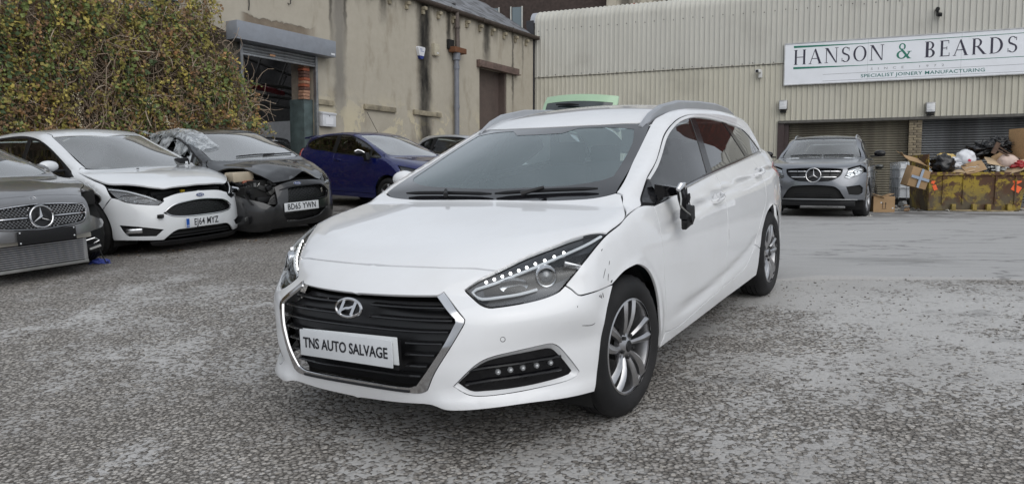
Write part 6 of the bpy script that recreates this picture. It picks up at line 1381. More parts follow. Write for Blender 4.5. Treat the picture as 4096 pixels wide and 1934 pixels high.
P_BLUE = plain('paint_deep_blue', (.004, .008, .085), .25, .25, coat=1., var=.04, dirt=(.03, .035, .07), dirt_amt=.1)
P_GREY = plain('paint_mountain_grey', (.20, .20, .205), .3, .6, coat=1., var=.04, dirt=(.12, .12, .12), dirt_amt=.2)
P_SUVGREY = plain('paint_tenorite_grey', (.20, .21, .23), .28, .65, coat=1., var=.03, dirt=(.13, .13, .13), dirt_amt=.12)
P_SILVER = plain('paint_silver', (.50, .51, .52), .3, .6, coat=1., var=.03)
P_GREEN = plain('paint_pale_green', (.34, .50, .33), .3, coat=1., var=.03)
P_DARK = plain('paint_dark_olive', (.028, .030, .026), .3, .3, coat=1., var=.1)
def mesh_grille(name, f, out, root, cell=.05, bars=True, d=(1, 0, 0), mat=None):
    """black lattice behind an opening: backing plus staggered bars"""
    g = part_empty(name, root); panel('backing', f, d, out, M_GRILLE, g, res=.05, gap=-.01, thick=0., off=.055)
    pl = np.array([(p[1], p[2]) for p in out]); mb = MB(); z0, z1 = pl[:, 1].min(), pl[:, 1].max(); y0, y1 = pl[:, 0].min(), pl[:, 0].max(); r = 0; z = z0+cell*.2
    while z < z1:
        y = y0+(cell*.5 if r % 2 else 0)
        while y < y1:
            if inside(np.array([(y, z)]), pl)[0]:
                P = front_pts(f, [(y-cell*.30, z-cell*.06), (y, z+cell*.10), (y+cell*.30, z-cell*.06)]); mb.tube([(p[0]-.030, p[1], p[2]) for p in P], .0035, 4)
            y += cell
        z += cell*.36; r += 1
    o = mb.build('lattice', mat or M_SLAT, g); o['kind'] = 'stuff'; return g
def focus_cfg(paint): 
    f = FOCUS
    LE = [(.763, .448, .62), (.746, .51, .579), (.672, .618, .593), (.538, .75, .625), (.451, .809, .671)]
    return dict(shape=f, paint=paint, wb=2.648, hw=.905, R=.318, rim=.205, doors=(-.36, -1.45, -2.36), belt=((-.2, .90), (-2.6, 1.03)),
        dlo=[(-.22, .895), (-.635, 1.12), (-1.1, 1.325), (-1.5, 1.405), (-1.9, 1.41), (-2.4, 1.36), (-2.75, 1.23), (-2.85, 1.13), (-2.62, 1.06)], tail_x=-3.4,
        hood_side=[(.278, .825), (.1, .84), (-.1, .838), (-.24, .81), (-.30, .75)], hood_front=[(0, .712), (.275, .698), (.445, .655)], hood_rear=[(-.235, .68), (-.16, .4)],
        fender_x=.40, fender_z=.685, wsl=(-.27, .70, 1.01), wsu=(-1.07, .605, 1.385), roof_edge=[(-1.15, .575), (-1.5, .575), (-2., .57), (-2.5, .555), (-2.85, .53)],
        tail_line=[(-3.0, 1.25), (-3.17, 1.08), (-3.25, .9), (-3.27, .6), (-3.2, .35), (-2.648-.40, .25)], bumper_z=.16, bumper_bottom=[(.80, .20), (.6, .185), (.4, .165), (.2, .16)], lamp_edge=LE,
        glass=[([(-.46, .945), (-.66, 1.10), (-1.1, 1.305), (-1.38, 1.365), (-1.42, .975)], 'B'), ([(-1.50, .98), (-1.47, 1.375), (-1.9, 1.385), (-2.28, 1.345), (-2.34, 1.035)], 'B'), ([(-2.42, 1.05), (-2.40, 1.33), (-2.70, 1.22), (-2.78, 1.13)], 'B')],
        mirror=(-.50, 1.0, 1.045), handles=[(-1.33, .86), (-2.25, .90)], dash_x=-.62)
HLF = [(.278, .831, .808), (.483, .698, .766), (.642, .586, .705), (.732, .493, .645), (.763, .448, .62), (.746, .51, .579), (.672, .618, .593), (.538, .75, .625), (.451, .809, .671), (.381, .833, .735)]
def focus():
    root = empty('hatchback', car_matrix(-4.41, 9.64, radians(-30.2), lift=.045), label='white hatchback with its bonnet ajar and plate EJ64 MYZ', cat='car', group=None)
    f = FOCUS; c = focus_cfg(P_FOCUS)
    GR = front_pts(f, [(-.467, .486), (-.40, .54), (-.312, .576), (-.136, .60), (0, .608), (.136, .60), (.312, .576), (.40, .54), (.467, .486), (.387, .452), (.229, .432), (0, .428), (-.229, .432), (-.387, .452)])
    LO = front_pts(f, [(.478, .175), (.353, .273), (.183, .272), (0, .277)]); FG = front_pts(f, [(.80, .36), (.684, .335), (.496, .30), (.565, .228), (.75, .243), (.79, .30)]); FG = [(.46, .822, .373), (.642, .684, .345), (.78, .496, .30), (.734, .565, .228), (.533, .768, .243), (.49, .80, .298)]
    GH = [p for p in GR if p[1] >= -1e-9]
    c['skip'] = ('hood', 'bumper'); gcar(c, root)
    hf = front_pts(f, c['hood_front'])
    half = [hf[0]]+hf[1:]+c['lamp_edge']+side_pts(f, [(.40, .685)]+arch(0, .318, .368, 40, -12, 5)+[(.36, .20)])+front_pts(f, [(.80, .20), (.6, .185), (.49, .178)])+front_pts(f, [(.36, .278), (.183, .282)])+seam(f, .287, .424, 4)+front_pts(f, [(.229, .428), (.387, .448), (.475, .486), (.405, .545), (.312, .582), (.136, .606)])+seam(f, .614, .712, 4)[:-1]
    panel('front_bumper', f, (.8, .6, .05), half, P_FOCUS, root, center=True, holes=[FG], res=.035, thick=.02)
    mesh_grille('grille', f, GR, root, .06)
    strip('grille_chrome', f, front_pts(f, [(-.46, .50), (-.40, .452), (-.229, .430), (0, .426), (.229, .430), (.40, .452), (.46, .50)]), M_CHROME, root, (1, 0, 0), .008, .008)
    strip('grille_chrome', f, front_pts(f, [(-.46, .50), (-.40, .548), (-.312, .584), (-.136, .608), (0, .615), (.136, .608), (.312, .584), (.40, .548), (.46, .50)]), M_CHROME, root, (1, 0, 0), .008, .008)
    lo = part_empty('lower_intake', root); panel('backing', f, (1, 0, 0), front_pts(f, [(-.5, .168), (-.36, .285), (0, .292), (.36, .285), (.5, .168)]), M_MATTBLK, lo, res=.06, gap=-.01, thick=0., off=.06)
    for z_ in (.20, .235): 
        mb = MB(); P = f.cast(np.array([(1.6, y_, z_) for y_ in np.linspace(-.42, .42, 14)]), (-1., 0, 0), 2., 300)-np.array([.03, 0, 0]); mb.tube([tuple(p) for p in P], .008, 6); mb.build('bar', M_BLACKPL, lo)
    panel('lower_lip', f, (1, 0, -.2), front_pts(f, [(-.62, .165), (-.4, .168), (0, .165), (.4, .168), (.62, .165), (.58, .12), (0, .11), (-.58, .12)]), M_BLACKPL, root, res=.06, off=-.006)
    for sg in (1, -1):
        fg = part_empty('fog_light', root); ff = f if sg > 0 else flip(f); mm = (lambda q: q) if sg > 0 else mir
        panel('housing', ff, (.78, .62*sg, 0), mm(FG), M_BLACKPL, fg, res=.04, gap=0., thick=0., off=.03); p = onto(f, [(.585, .735, .30)], (.78, .62, 0), .012)[0]; q = mm([tuple(p)])[0]
        mb = MB(); mb.box(q, (.02, .17, .055), Matrix.Rotation(.67*sg, 4, 'Z'), bev=.008); mb.build('lamp', M_REFLECT, fg)
        lamp_unit(root, f, HLF, sg=sg, bulbs=[(.53, .735, .685, .05), (.64, .63, .645, .05)], guide=[(.32, .82, .785), (.48, .70, .752), (.64, .59, .69), (.72, .51, .64)])
    # bonnet popped open a hand's width
    hd = panel('hood', f, (.2, 0, 1), front_pts(f, [(0, .722), (.16, .716), (.40, .70)])+[(.70, .47, .69), (.62, .56, .73), (.47, .68, .786), (.30, .81, .822)]+top_pts(f, c['hood_side'][1:])+top_pts(f, c['hood_rear']+[(-.13, 0)]), P_FOCUS, root, center='full', res=.05, thick=.025)
    hd.matrix_local = Matrix.Translation((-.25, 0, 1.0)) @ Matrix.Rotation(radians(-3.8), 4, 'Y') @ Matrix.Translation((.25, 0, -1.0))
    mb = MB(); mb.box((.55, 0, .69), (.06, .95, .07), bev=.01); mb.box((.62, 0, .66), (.05, .9, .04)); mb.build('slam_panel', M_BLACKPL, root); mb = MB(); mb.box((.66, -.12, .715), (.03, .05, .03), bev=.006); mb.build('yellow_catch', plain('catch_yellow', (.6, .42, .02), .5), root)
    for y_ in (-.276, .276): mb = MB(); mb.box((.08, y_, .985), (.03, .02, .012), bev=.004); mb.build('washer_jet', M_BLACKPL, root)
    oval_badge(root, frame((.818, 0, .662), (0, 1, 0), (-.35, 0, 1)))
    plate(root, frame((.868, 0, .350), (0, 1, 0), (.04, 0, 1)), 'EJ64 MYZ', eu=True, size=.108, sx=.72, spacing=1.1)
    mb = MB(); p = front_pts(f, [(-.50, .455)])[0]; mb.box((p[0]-.01, p[1], p[2]), (.06, .10, .045), Matrix.Rotation(.6, 4, 'Z'), bev=.012); mb.build('broken_corner', M_BLACKPL, root)
def fiesta_cfg(paint, **kw):
    f = FIESTA
    c = dict(shape=f, paint=paint, wb=2.489, hw=.855, R=.30, rim=.195, doors=(-.34, -1.62, None), belt=((-.2, .935), (-2.4, 1.08)),
        dlo=[(-.17, .945), (-.43, 1.075), (-.75, 1.225), (-1.1, 1.34), (-1.4, 1.39), (-1.75, 1.395), (-2.1, 1.365), (-2.45, 1.30), (-2.66, 1.21), (-2.62, 1.15), (-2.4, 1.095), (-1.9, 1.06)], tail_x=-3.1,
        hood_side=[(.20, .765), (.05, .785), (-.08, .785), (-.18, .755), (-.235, .70)], hood_front=[(0, .735), (.25, .725), (.44, .70)], hood_rear=[(-.19, .63), (-.13, .4)],
        fender_x=.40, fender_z=.62, wsl=(-.22, .655, 1.035), wsu=(-1.10, .56, 1.385), roof_edge=[(-1.15, .53), (-1.5, .53), (-2., .52), (-2.4, .50), (-2.7, .48)],
        tail_line=[(-2.82, 1.25), (-2.9, 1.1), (-2.97, .95), (-3.0, .6), (-2.95, .35), (-2.489-.37, .25)], bumper_z=.15, bumper_bottom=[(.74, .19), (.55, .17), (.35, .155), (.18, .15)], lamp_edge=[(.655, .49, .66), (.62, .56, .635), (.53, .66, .625), (.45, .735, .625)],
        glass=[([(-.26, .965), (-.44, 1.06), (-.52, 1.09), (-.52, .985)], 'B'), ([(-.58, .99), (-.58, 1.125), (-.77, 1.215), (-1.1, 1.325), (-1.4, 1.372), (-1.58, 1.378), (-1.60, 1.045)], 'B'), ([(-1.72, 1.065), (-1.70, 1.375), (-2.1, 1.345), (-2.43, 1.28), (-2.60, 1.20), (-2.56, 1.155), (-2.35, 1.105)], 'B')],
        mirror=(-.52, .96, 1.06), handles=[(-1.48, .90)], dash_x=-.55)
    c.update(kw); return c
HLX = [(.20, .765, .845), (.40, .655, .80), (.55, .53, .75), (.655, .455, .70), (.66, .49, .655), (.62, .56, .635), (.53, .66, .625), (.44, .74, .64), (.33, .79, .74)]
def black_fiesta():
    root = empty('crashed_hatchback', car_matrix(-3.365, 10.71, radians(-41.3), lift=.01), label='black hatchback with smashed front, missing headlight and plate BD65 YWN', cat='car')
    f = FIESTA; c = fiesta_cfg(P_BLACK, skip=('hood', 'bumper', 'mirrors')); c['glass'] = [(c['glass'][0][0], 'B'), (c['glass'][1][0], 'L'), (c['glass'][2][0], 'B')]
    gcar(c, root)
    # crumpled bonnet: folded up in the middle, drooping at its torn right corner
    hf = [(0, .742), (.25, .735), (.44, .71)]; out = front_pts(f, hf)+[(.50, .57, .74), (.36, .68, .80)]+top_pts(f, c['hood_side'])+top_pts(f, c['hood_rear']+[(-.10, 0)])
    full = out+[(p[0], -p[1], p[2]) for p in out[::-1] if abs(p[1]) > 1e-6]
    full = [p for p in full if not (p[1] < -.30 and p[0] > .16)]+[] ; i = max(range(len(full)), key=lambda k: (full[k][1] < -.28)*(1+full[k][0]))
    # the right front corner is torn away along a line from (.66,-.30) to (.12,-.66)
    full = [p for p in out[::-1] if True]; right = [(p[0], -p[1], p[2]) for p in out if p[0] < .10 and abs(p[1]) > 1e-6]
    poly = out[::-1][::-1]; poly = out[1:]+[out[-1]] if False else out[1:]
    poly = poly+right[::-1]+top_pts(f, [(.10, -.60), (.20, -.45), (.40, -.40), (.56, -.36)])+front_pts(f, [(-.30, .725), (-.15, .738), (0, .742)])
    h = panel('hood', f, (.2, 0, 1), poly, P_BLACK, root, res=.045, thick=.015, smooth=False)
    for v in h.data.vertices:
        x, y, z = v.co; k = max(0., min(1., (x+.1)/.7)); fold = .055*max(0, 1-abs((y+.10)-(x-.2)*.55)/.22)*k+.035*max(0, 1-abs((y-.28)+(x-.2)*.3)/.16)*k
        v.co.z += fold+.02*noise.noise(Vector((x*5, y*5, 1.)))*k-.03*k*max(0, -y-.1)*2; v.co.x += .02*noise.noise(Vector((x*6, y*6, 5.)))*k
    h.data.update(); 
    h.data.normals_split_custom_set_from_vertices([(0, 0, 0)]*len(h.data.vertices))
    h.data.set_sharp_from_angle(angle=radians(50))
    # bumper cover: whole on its left, torn open on its right
    GR = [(-.43, .46), (-.35, .56), (-.15, .628), (0, .64), (.16, .643), (.40, .63), (.51, .55), (.45, .485), (.2, .46), (-.185, .452)]
    cover = front_pts(f, [(-.33, .66), (-.2, .70), (0, .728), (.25, .722), (.44, .70)])+c['lamp_edge']+side_pts(f, [(.40, .62)]+arch(0, .30, .35, 40, -12, 5)+[(.34, .19)])+front_pts(f, [(.6, .16), (.45, .15), (.3, .13), (0, .125), (-.3, .115), (-.5, .12)])
    left = [p for p in cover if p[1] > -1e-6 or True]
    GLF = [p for p in GR if p[0] >= -.30]
    LOW = front_pts(f, [(-.26, .30), (0, .312), (.25, .325), (.44, .335), (.36, .29), (.26, .235), (0, .20), (-.20, .20)])
    tmp = cover+front_pts(f, [(-.52, .25), (-.45, .36), (-.36, .42), (-.33, .45)])
    panel('front_bumper', f, (.95, .2, .05), tmp, P_BLACK, root, holes=[front_pts(f, [q for q in GR if q[0] > -.31]), LOW], res=.045, thick=.02)
    # torn right half hangs low
    tr = panel('torn_bumper_half', flip(f), (.62, -.78, 0), mir(front_pts(f, [(.36, .42), (.46, .48), (.54, .515), (.66, .56), (.73, .60)])+side_pts(f, [(.38, .60)]+arch(0, .30, .35, 34, -12, 5)+[(.34, .17)])+front_pts(f, [(.62, .12), (.50, .115), (.40, .12), (.40, .25)])), P_BLACK, root, res=.05, thick=.02)
    tr.matrix_local = Matrix.Translation((.02, -.01, -.02))
    fl = part_empty('fog_light', root); P = onto(f, [(.60, .63, .265)], (.7, .7, 0), -.01)[0]; mb = MB(); mb.box((P[0], -P[1], P[2]), (.03, .26, .09), Matrix.Rotation(.75, 4, 'Z'), bev=.02); mb.build('fog_housing', M_BLACKPL, fl); mb = MB(); mb.cyl((P[0]+.02, -P[1]-.05, P[2]+.01), .035, .03, 'x', 14); mb.build('lamp', plain('fog_smoke', (.10, .105, .10), .2, coat=1.), fl)
    mb = MB(); mb.box((P[0]+.075, -P[1]+.12, P[2]-.03), (.012, .05, .018), Matrix.Rotation(.6, 4, 'Z')); mb.build('bumper_clip', M_PLATEW, root)
    mesh_grille('grille', f, front_pts(f, GR), root, .055); mesh_grille('lower_grille', f, LOW, root, .05)
    strip('grille_rim', f, front_pts(f, [(-.28, .615), (-.15, .64), (0, .652), (.16, .655), (.40, .642), (.525, .55), (.46, .476), (.2, .45), (-.1, .445)]), M_GLOSSBLK, root, (1, 0, 0), .012, .012)
    text_mesh('grille_letter', 'S', .075, M_CHROME, root, frame((.735, .375, .568), (-.45, 1, 0), (-.1, 0, 1)), .006, 1.2, bold=.003)
    oval_badge(root, frame((.742, 0, .688), (0, 1, 0), (-.5, 0, 1)))
    plate(root, frame((.812, 0, .39), (0, 1, 0), (0, .0, 1)), 'BD65 YWN', size=.108, sx=.76, spacing=1.08)
    lamp_unit(root, f, HLX, sg=1, bulbs=[(.50, .63, .69, .05), (.60, .53, .68, .04)])
    # what the missing headlamp lays bare
    eng = part_empty('exposed_engine', root)
    mb = MB(); mb.box((.18, -.50, .80), (.22, .30, .13), bev=.02); mb.build('expansion_tank', plain('tank_cream', (.42, .36, .27), .5, var=.12), eng); mb = MB(); mb.box((.24, -.44, .725), (.12, .16, .05), bev=.01); mb.build('tank_foot', plain('tank_rust', (.30, .10, .06), .6), eng)
    mb = MB(); mb.tube([(.2, -.6, .74), (.35, -.55, .70), (.42, -.45, .66), (.5, -.40, .6)], .018, 6); mb.tube([(.1, -.35, .78), (.3, -.36, .76), (.42, -.38, .68)], .015, 6); mb.build('hose', M_BLACKPL, eng)
    mb = MB(); mb.cyl((.42, -.60, .60), .045, .04, 'x', 14); mb.build('lamp_bowl', M_REFLECT, eng); mb = MB(); mb.tube([(.3, -.70, .68), (.42, -.63, .65), (.5, -.50, .62)], .02, 6); mb.build('chrome_bar', M_CHROME, eng)
    mb = MB(); mb.loft([[(.50, -.56, .46), (.54, -.47, .46), (.52, -.50, .44)], [(.51, -.50, .60), (.53, -.46, .60), (.52, -.48, .58)], [(.52, -.42, .72), (.525, -.415, .72), (.52, -.418, .71)]]); mb.build('broken_lens', plain('shard_grey', (.35, .34, .32), .25, coat=.6, var=.3, scale=20.), eng)
    mb = MB(); mb.box((.50, -.25, .62), (.03, .16, .14), bev=.005); mb.build('radiator_end', plain('fins', (.22, .22, .22), .5, .7, var=.4, scale=60.), eng); mb = MB(); mb.box((.58, -.34, .50), (.08, .36, .08), bev=.012); mb.build('crash_beam', M_BLACKPL, eng)
    mb = MB(); mb.box((.35, -.2, .55), (.4, .9, .25)); mb.build('dark_bay', M_MATTBLK, eng)
    rr = random.Random(31); cols = [plain('bay_grey', (.16, .16, .16), .5, .6, var=.3), M_BLACKPL, plain('bay_black', (.02, .02, .02), .6), plain('bay_alloy', (.35, .35, .34), .4, .8, var=.2)]
    for k in range(30):
        c_ = (rr.uniform(.30, .60), rr.uniform(-.66, -.28), rr.uniform(.48, .72)); mb = MB()
        if k % 3 == 0: mb.cyl(c_, rr.uniform(.015, .04), rr.uniform(.04, .12), rr.choice('xyz'), 10)
        elif k % 3 == 1: mb.box(c_, (rr.uniform(.03, .1), rr.uniform(.03, .12), rr.uniform(.03, .09)), Matrix.Rotation(rr.uniform(-1, 1), 4, 'X') @ Matrix.Rotation(rr.uniform(-.6, .6), 4, 'Z'), bev=.006)
        else: mb.tube([c_, (c_[0]+rr.uniform(-.1, .1), c_[1]+rr.uniform(-.1, .1), c_[2]+rr.uniform(-.05, .05)), (c_[0]+rr.uniform(-.15, .15), c_[1]+rr.uniform(-.15, .15), c_[2]+rr.uniform(-.1, .1))], .009, 6)
        mb.build('engine_part', rr.choice(cols), eng)
    # mirror folded, aerial
    m_ = part_empty('door_mirror', root); mb = MB(); mb.box((-.50, -.93, 1.02), (.12, .18, .12), Matrix.Rotation(.3, 4, 'Z'), bev=.035); mb.build('casing', M_BLACKPL, m_); mb = MB(); mb.box((-.45, -.90, 1.0), (.01, .06, .06)); mb.build('mirror_scrap', M_PLATEW, m_)
    mb = MB(); mb.tube([(-1.25, 0, 1.455), (-1.50, -.06, 1.62)], .004, 5); mb.build('aerial', M_BLACKPL, root)
    for a, b in (((-.21, -.3, 1.055), (-.24, .30, 1.06)), ((-.20, .1, 1.05), (-.27, .60, 1.065))): mb = MB(); P = onto(f, [a, tuple(.5*(np.array(a)+np.array(b))), b], (.5, 0, .86), -.012); mb.tube([tuple(p) for p in P], .009, 6); mb.build('wiper', M_BLACKPL, root)
    # polythene sheet over the roof and missing window
    sh = empty('polythene_sheet', root.matrix_world.copy(), label='torn clear polythene sheet draped over the black hatchback\'s roof edge', cat='plastic sheet')
    g = G('polythene'); n = g.noise(14., 6., .6); t = N(g.n, 'BsdfTransparent'); t.inputs[0].default_value = (.9, .92, .94, 1); p = N(g.n, 'BsdfPrincipled'); p.inputs['Base Color'].default_value = (.62, .65, .67, 1); p.inputs['Roughness'].default_value = .22; g.l.new(g.bump(n, .35, .01), p.inputs['Normal']); mx = N(g.n, 'MixShader'); g.put(mx.inputs[0], g.map(n, .35, .65, .18, .62)); g.l.new(t.outputs[0], mx.inputs[1]); g.l.new(p.outputs[0], mx.inputs[2]); g.l.new(mx.outputs[0], g.o.inputs['Surface'])
    nx, ny = 34, 18; V = []; Q_ = np.array([(-.52-1.55*i/(nx-1), max(-.60, -.36-.50*(j/(ny-1))*(.55+.45*sin(i*.35+1.2)**2)), 2.4) for i in range(nx) for j in range(ny)]); roofz = np.nan_to_num(f.cast(Q_, (0, 0, -1.), 2.2, 150)[:, 2], nan=1.3)
    for i in range(nx):
        x = -.52-1.55*i/(nx-1)
        for j in range(ny):
            t_ = j/(ny-1); y = -.36-.50*t_*(.55+.45*sin(i*.35+1.2)**2)
            z = roofz[i*ny+j]
            if abs(y) > .60: z -= (abs(y)-.60)*1.5
            nn = noise.noise(Vector((x*5, y*6, 2.))); V.append((x+.05*noise.noise(Vector((x*7, y*7, 8.))), y-.02*nn, z+.018+.05*max(0, nn)+.03*max(0, noise.noise(Vector((x*13, y*13, 4.))))))
    F = [(i*ny+j, i*ny+j+1, (i+1)*ny+j+1, (i+1)*ny+j) for i in range(nx-1) for j in range(ny-1)]
    mesh_obj('sheet', V, F, g.m, sh)
    rr = random.Random(4); V = []; F = []
    for i in range(14):
        for j in range(5):
            x = -1.75-.62*i/13; V.append((x, -.60-.10*j/4+.03*sin(i*.8), 1.40+.05*i/13+.035*noise.noise(Vector((i*.5, j*.6, 3.)))+.02*j/4+.04*(i/13)**2))
    mesh_obj('loose_tail', V, [(i*5+j, i*5+j+1, (i+1)*5+j+1, (i+1)*5+j) for i in range(13) for j in range(4)], g.m, sh)
    V = []
    for i in range(12):
        for j in range(5): x = -.62-.6*i/11; V.append((x, -.66+.05*j/4+.02*noise.noise(Vector((i*.9, j, 6.))), 1.29-.02*i/11*0-(.16+.05*sin(i*1.7))*j/4+.04*noise.noise(Vector((i*.7, j*.7, 1.)))))
    mesh_obj('hanging_tatters', V, [(i*5+j, i*5+j+1, (i+1)*5+j+1, (i+1)*5+j) for i in range(11) for j in range(4)], g.m, sh)
def blue_fiesta():
    root = empty('blue_hatchback', car_matrix(-1.77, 14.87, radians(-39.6), lift=.0), label='dark blue three-door hatchback seen from its side behind the estate car', cat='car')
    f = FIESTA; c = fiesta_cfg(P_BLUE, skip=('mirrors',)); gcar(c, root)
    for sg in (1, -1): lamp_unit(root, f, HLX, sg=sg, bulbs=[(.50, .63, .69, .05)])
    panel('tail_light', f, (-.5, .85, .1), [(-2.72, .79, .90), (-2.78, .74, 1.10), (-2.86, .70, 1.14), (-2.95, .70, .95), (-2.90, .75, .86)], M_REDLENS, root, res=.04, thick=.02, off=-.005, mirror=True)
    mb = MB(); mb.loft([[(-2.62, y_*.95, 1.385-.11*y_*y_), (-2.62, y_*.95, 1.41-.11*y_*y_), (-2.92, y_, 1.37-.11*y_*y_), (-2.93, y_, 1.335-.11*y_*y_)] for y_ in (-.55, -.3, 0, .3, .55)]); mb.build('roof_spoiler', P_BLUE, root)
    m_ = part_empty('door_mirror', root); mb = MB(); rg = []
    for t in np.linspace(0, 1, 7):
        a = pi*(t-.5); r = max(cos(a), .25); rg.append([(-.60+.06*r*cos(q), -1.0-.11*sin(a), 1.035+.055*r*sin(q)) for q in np.linspace(0, 2*pi, 10, endpoint=False)][::-1])
    mb.loft(rg); mb.build('broken_casing', M_BLACKPL, m_); mb = MB(); mb.box((-.48, -.93, .97), (.10, .09, .15), Matrix.Rotation(-.3, 4, 'Y'), bev=.02); mb.build('stalk', M_BLACKPL, m_); mb = MB(); mb.tube([(-.64, -1.08, 1.07), (-.62, -1.02, 1.10), (-.58, -.96, 1.08), (-.55, -.92, 1.05)], .012, 6); mb.build('bare_frame', M_CHROME, m_)
    mb = MB(); mb.tube([(-1.25, 0, 1.455), (-1.55, -.02, 1.86)], .005, 5); mb.build('aerial', M_BLACKPL, root)
def merc():
    root = empty('grey_coupe', car_matrix(-5.04, 7.59, radians(-30.8)), label='grey saloon with studded grille and its lower bumper torn off', cat='car')
    f = SALOON
    c = dict(shape=f, paint=P_GREY, wb=2.84, hw=.905, R=.325, rim=.225, doors=(-.42, -1.55, -2.45), belt=((-.2, .92), (-2.6, 1.0)), dlo=[(-.30, .93), (-.8, 1.10), (-1.3, 1.26), (-1.7, 1.325), (-2.2, 1.30), (-2.7, 1.20), (-2.95, 1.08), (-2.7, 1.03)], tail_x=-3.6,
        hood_side=[(.45, .60), (.25, .75), (0, .82), (-.2, .82), (-.34, .77)], hood_front=[(0, .765), (.25, .76), (.44, .742), (.50, .728)], hood_rear=[(-.33, .68), (-.24, .4)], fender_x=.38, fender_z=.62, wsl=(-.36, .70, .975), wsu=(-1.25, .585, 1.32),
        roof_edge=[(-1.35, .55), (-1.7, .55), (-2.2, .545), (-2.7, .52), (-3.0, .49)], tail_line=[(-3.2, 1.1), (-3.4, 1.0), (-3.5, .9), (-3.5, .6), (-3.4, .35), (-3.24, .25)], bumper_z=.3, bumper_bottom=[(.6, .3)], lamp_edge=[], glass=[([(-.55, .975), (-.8, 1.075), (-1.3, 1.24), (-1.5, 1.29), (-1.52, .99)], 'B'), ([(-1.60, .995), (-1.58, 1.295), (-2.2, 1.28), (-2.6, 1.19), (-2.62, 1.03)], 'B')],
        mirror=(-.95, .96, 1.0), handles=[(-1.42, .87), (-2.3, .89)], skip=('bumper', 'fender'), spokes='5', dash_x=-.78)
    gcar(c, root)
    panel('front_fender', f, (.1, 1, .35), side_pts(f, [(.34, .66)]+[p for p in arch(0, .325, .375, 50, 190, 12)]+[(-.385, .22), (-.42, .23), (-.44, .6), (-.39, .91), (-.30, .925)])+top_pts(f, c['hood_side'])[::-1], P_GREY, root, res=.05, mirror=True)
    GR = [(0, .69), (.2, .682), (.33, .668), (.44, .652), (.462, .60), (.43, .525), (.36, .484), (.112, .462), (0, .455)]
    half = seam(f, .765, .765, 1)+front_pts(f, [(.25, .76), (.44, .742), (.50, .728), (.51, .66), (.50, .54), (.60, .50), (.68, .485), (.72, .44), (.66, .40), (.52, .385), (.43, .37), (.27, .36)])+seam(f, .355, .448, 4)+front_pts(f, [(.112, .455), (.365, .476), (.438, .52), (.472, .60), (.448, .66), (.33, .676), (.2, .69)])+seam(f, .698, .765, 3)[:-1]
    panel('front_bumper', f, (.9, .4, .05), half, P_GREY, root, center=True, res=.04, thick=.025)
    g = part_empty('grille', root); full = GR+[(-a, b) for a, b in GR[-2:0:-1]]
    panel('backing', f, (1, 0, 0), front_pts(f, full), M_GRILLE, g, res=.05, gap=-.01, thick=0., off=.035)
    pl = np.array(offset_poly(np.array(full), .012)); mb = MB(); z = .462; r = 0
    while z < .69:
        y = -.46+(.017 if r % 2 else 0)
        while y < .46:
            if inside(np.array([(y, z)]), pl)[0] and abs(z-.572) > .016 and y*y+(z-.572)**2 > .115**2:
                p = front_pts(f, [(y, z)])[0]; mb.box((p[0]-.022, p[1], p[2]), (.014, .015, .0095))
            y += .034
        z += .0165; r += 1
    o = mb.build('grille_studs', plain('stud_chrome', (.75, .75, .76), .2, 1.), g); o['kind'] = 'stuff'
    for s_ in (-1, 1):
        P = f.cast(np.array([(1.6, s_*y_, .572) for y_ in np.linspace(.12, .445, 8)]), (-1., 0, 0), 2., 300)-np.array([.010, 0, 0]); mb = MB(); mb.tube([tuple(p) for p in P], [.004]+[.009]*6+[.004], 6); mb.build('grille_bar', M_CHROME, g)
    fs = front_pts(f, full); strip('grille_rim', f, fs+[fs[0]], M_CHROME, g, (1, 0, 0), .005, .006, taper=False)
    star_badge(g, frame((.806, 0, .572), (0, 1, 0), (-.12, 0, 1)), .102, .02); star_badge(root, frame((.688, 0, .739), (0, 1, 0), (-1, 0, 1)), .030, .004)
    mb = MB(); mb.box((.845, .012, .395), (.018, .53, .125), bev=.006); mb.build('plate_holder', M_BLACKPL, root)
    for y_, z_ in ((-.235, .445), (.255, .445), (-.235, .35), (.255, .37)): mb = MB(); mb.cyl((.856, y_, z_), .007, .004, 'x', 8); mb.build('plate_screw', M_PLATEW, root)
    ic = part_empty('intercooler', root); mb = MB(); mb.box((.60, -.02, .215), (.06, .98, .24)); mb.build('core', plain('core_dark', (.05, .05, .05), .7, .4), ic); fin = None; fm = plain('fin_alloy', (.45, .45, .46), .4, .85, var=.2, scale=20.)
    for k in range(11):
        if fin is None: mb = MB(); mb.box((0, 0, 0), (.02, .96, .010)); o = mb.build('fin', fm, ic); fin = o.data
        else: o = bpy.data.objects.new('fin', fin); COL.objects.link(o); o.parent = ic
        o.location = (.635, -.02, .115+k*.0205)
    for y_ in (-.52, .47): mb = MB(); mb.box((.61, y_, .22), (.07, .035, .25), bev=.008); mb.build('end_tank', plain('tank_alloy', (.35, .35, .35), .5, .7, var=.2), ic)
    mb = MB(); mb.box((.62, -.02, .085), (.09, 1.0, .03), bev=.006); mb.build('lower_rail', plain('rail_alloy', (.28, .28, .27), .5, .6, var=.2), ic)
    mb = MB(); mb.box((.66, .02, .345), (.08, .98, .05), bev=.01); mb.build('crash_beam', plain('beam_alloy', (.5, .48, .43), .5, .4, var=.1), root)
    mb = MB(); mb.box((.45, .60, .30), (.22, .18, .22), bev=.03); mb.box((.40, .72, .36), (.10, .10, .26), bev=.02); mb.box((.52, .55, .20), (.12, .18, .08), bev=.02); mb.build('arch_liner_scrap', M_BLACKPL, root)
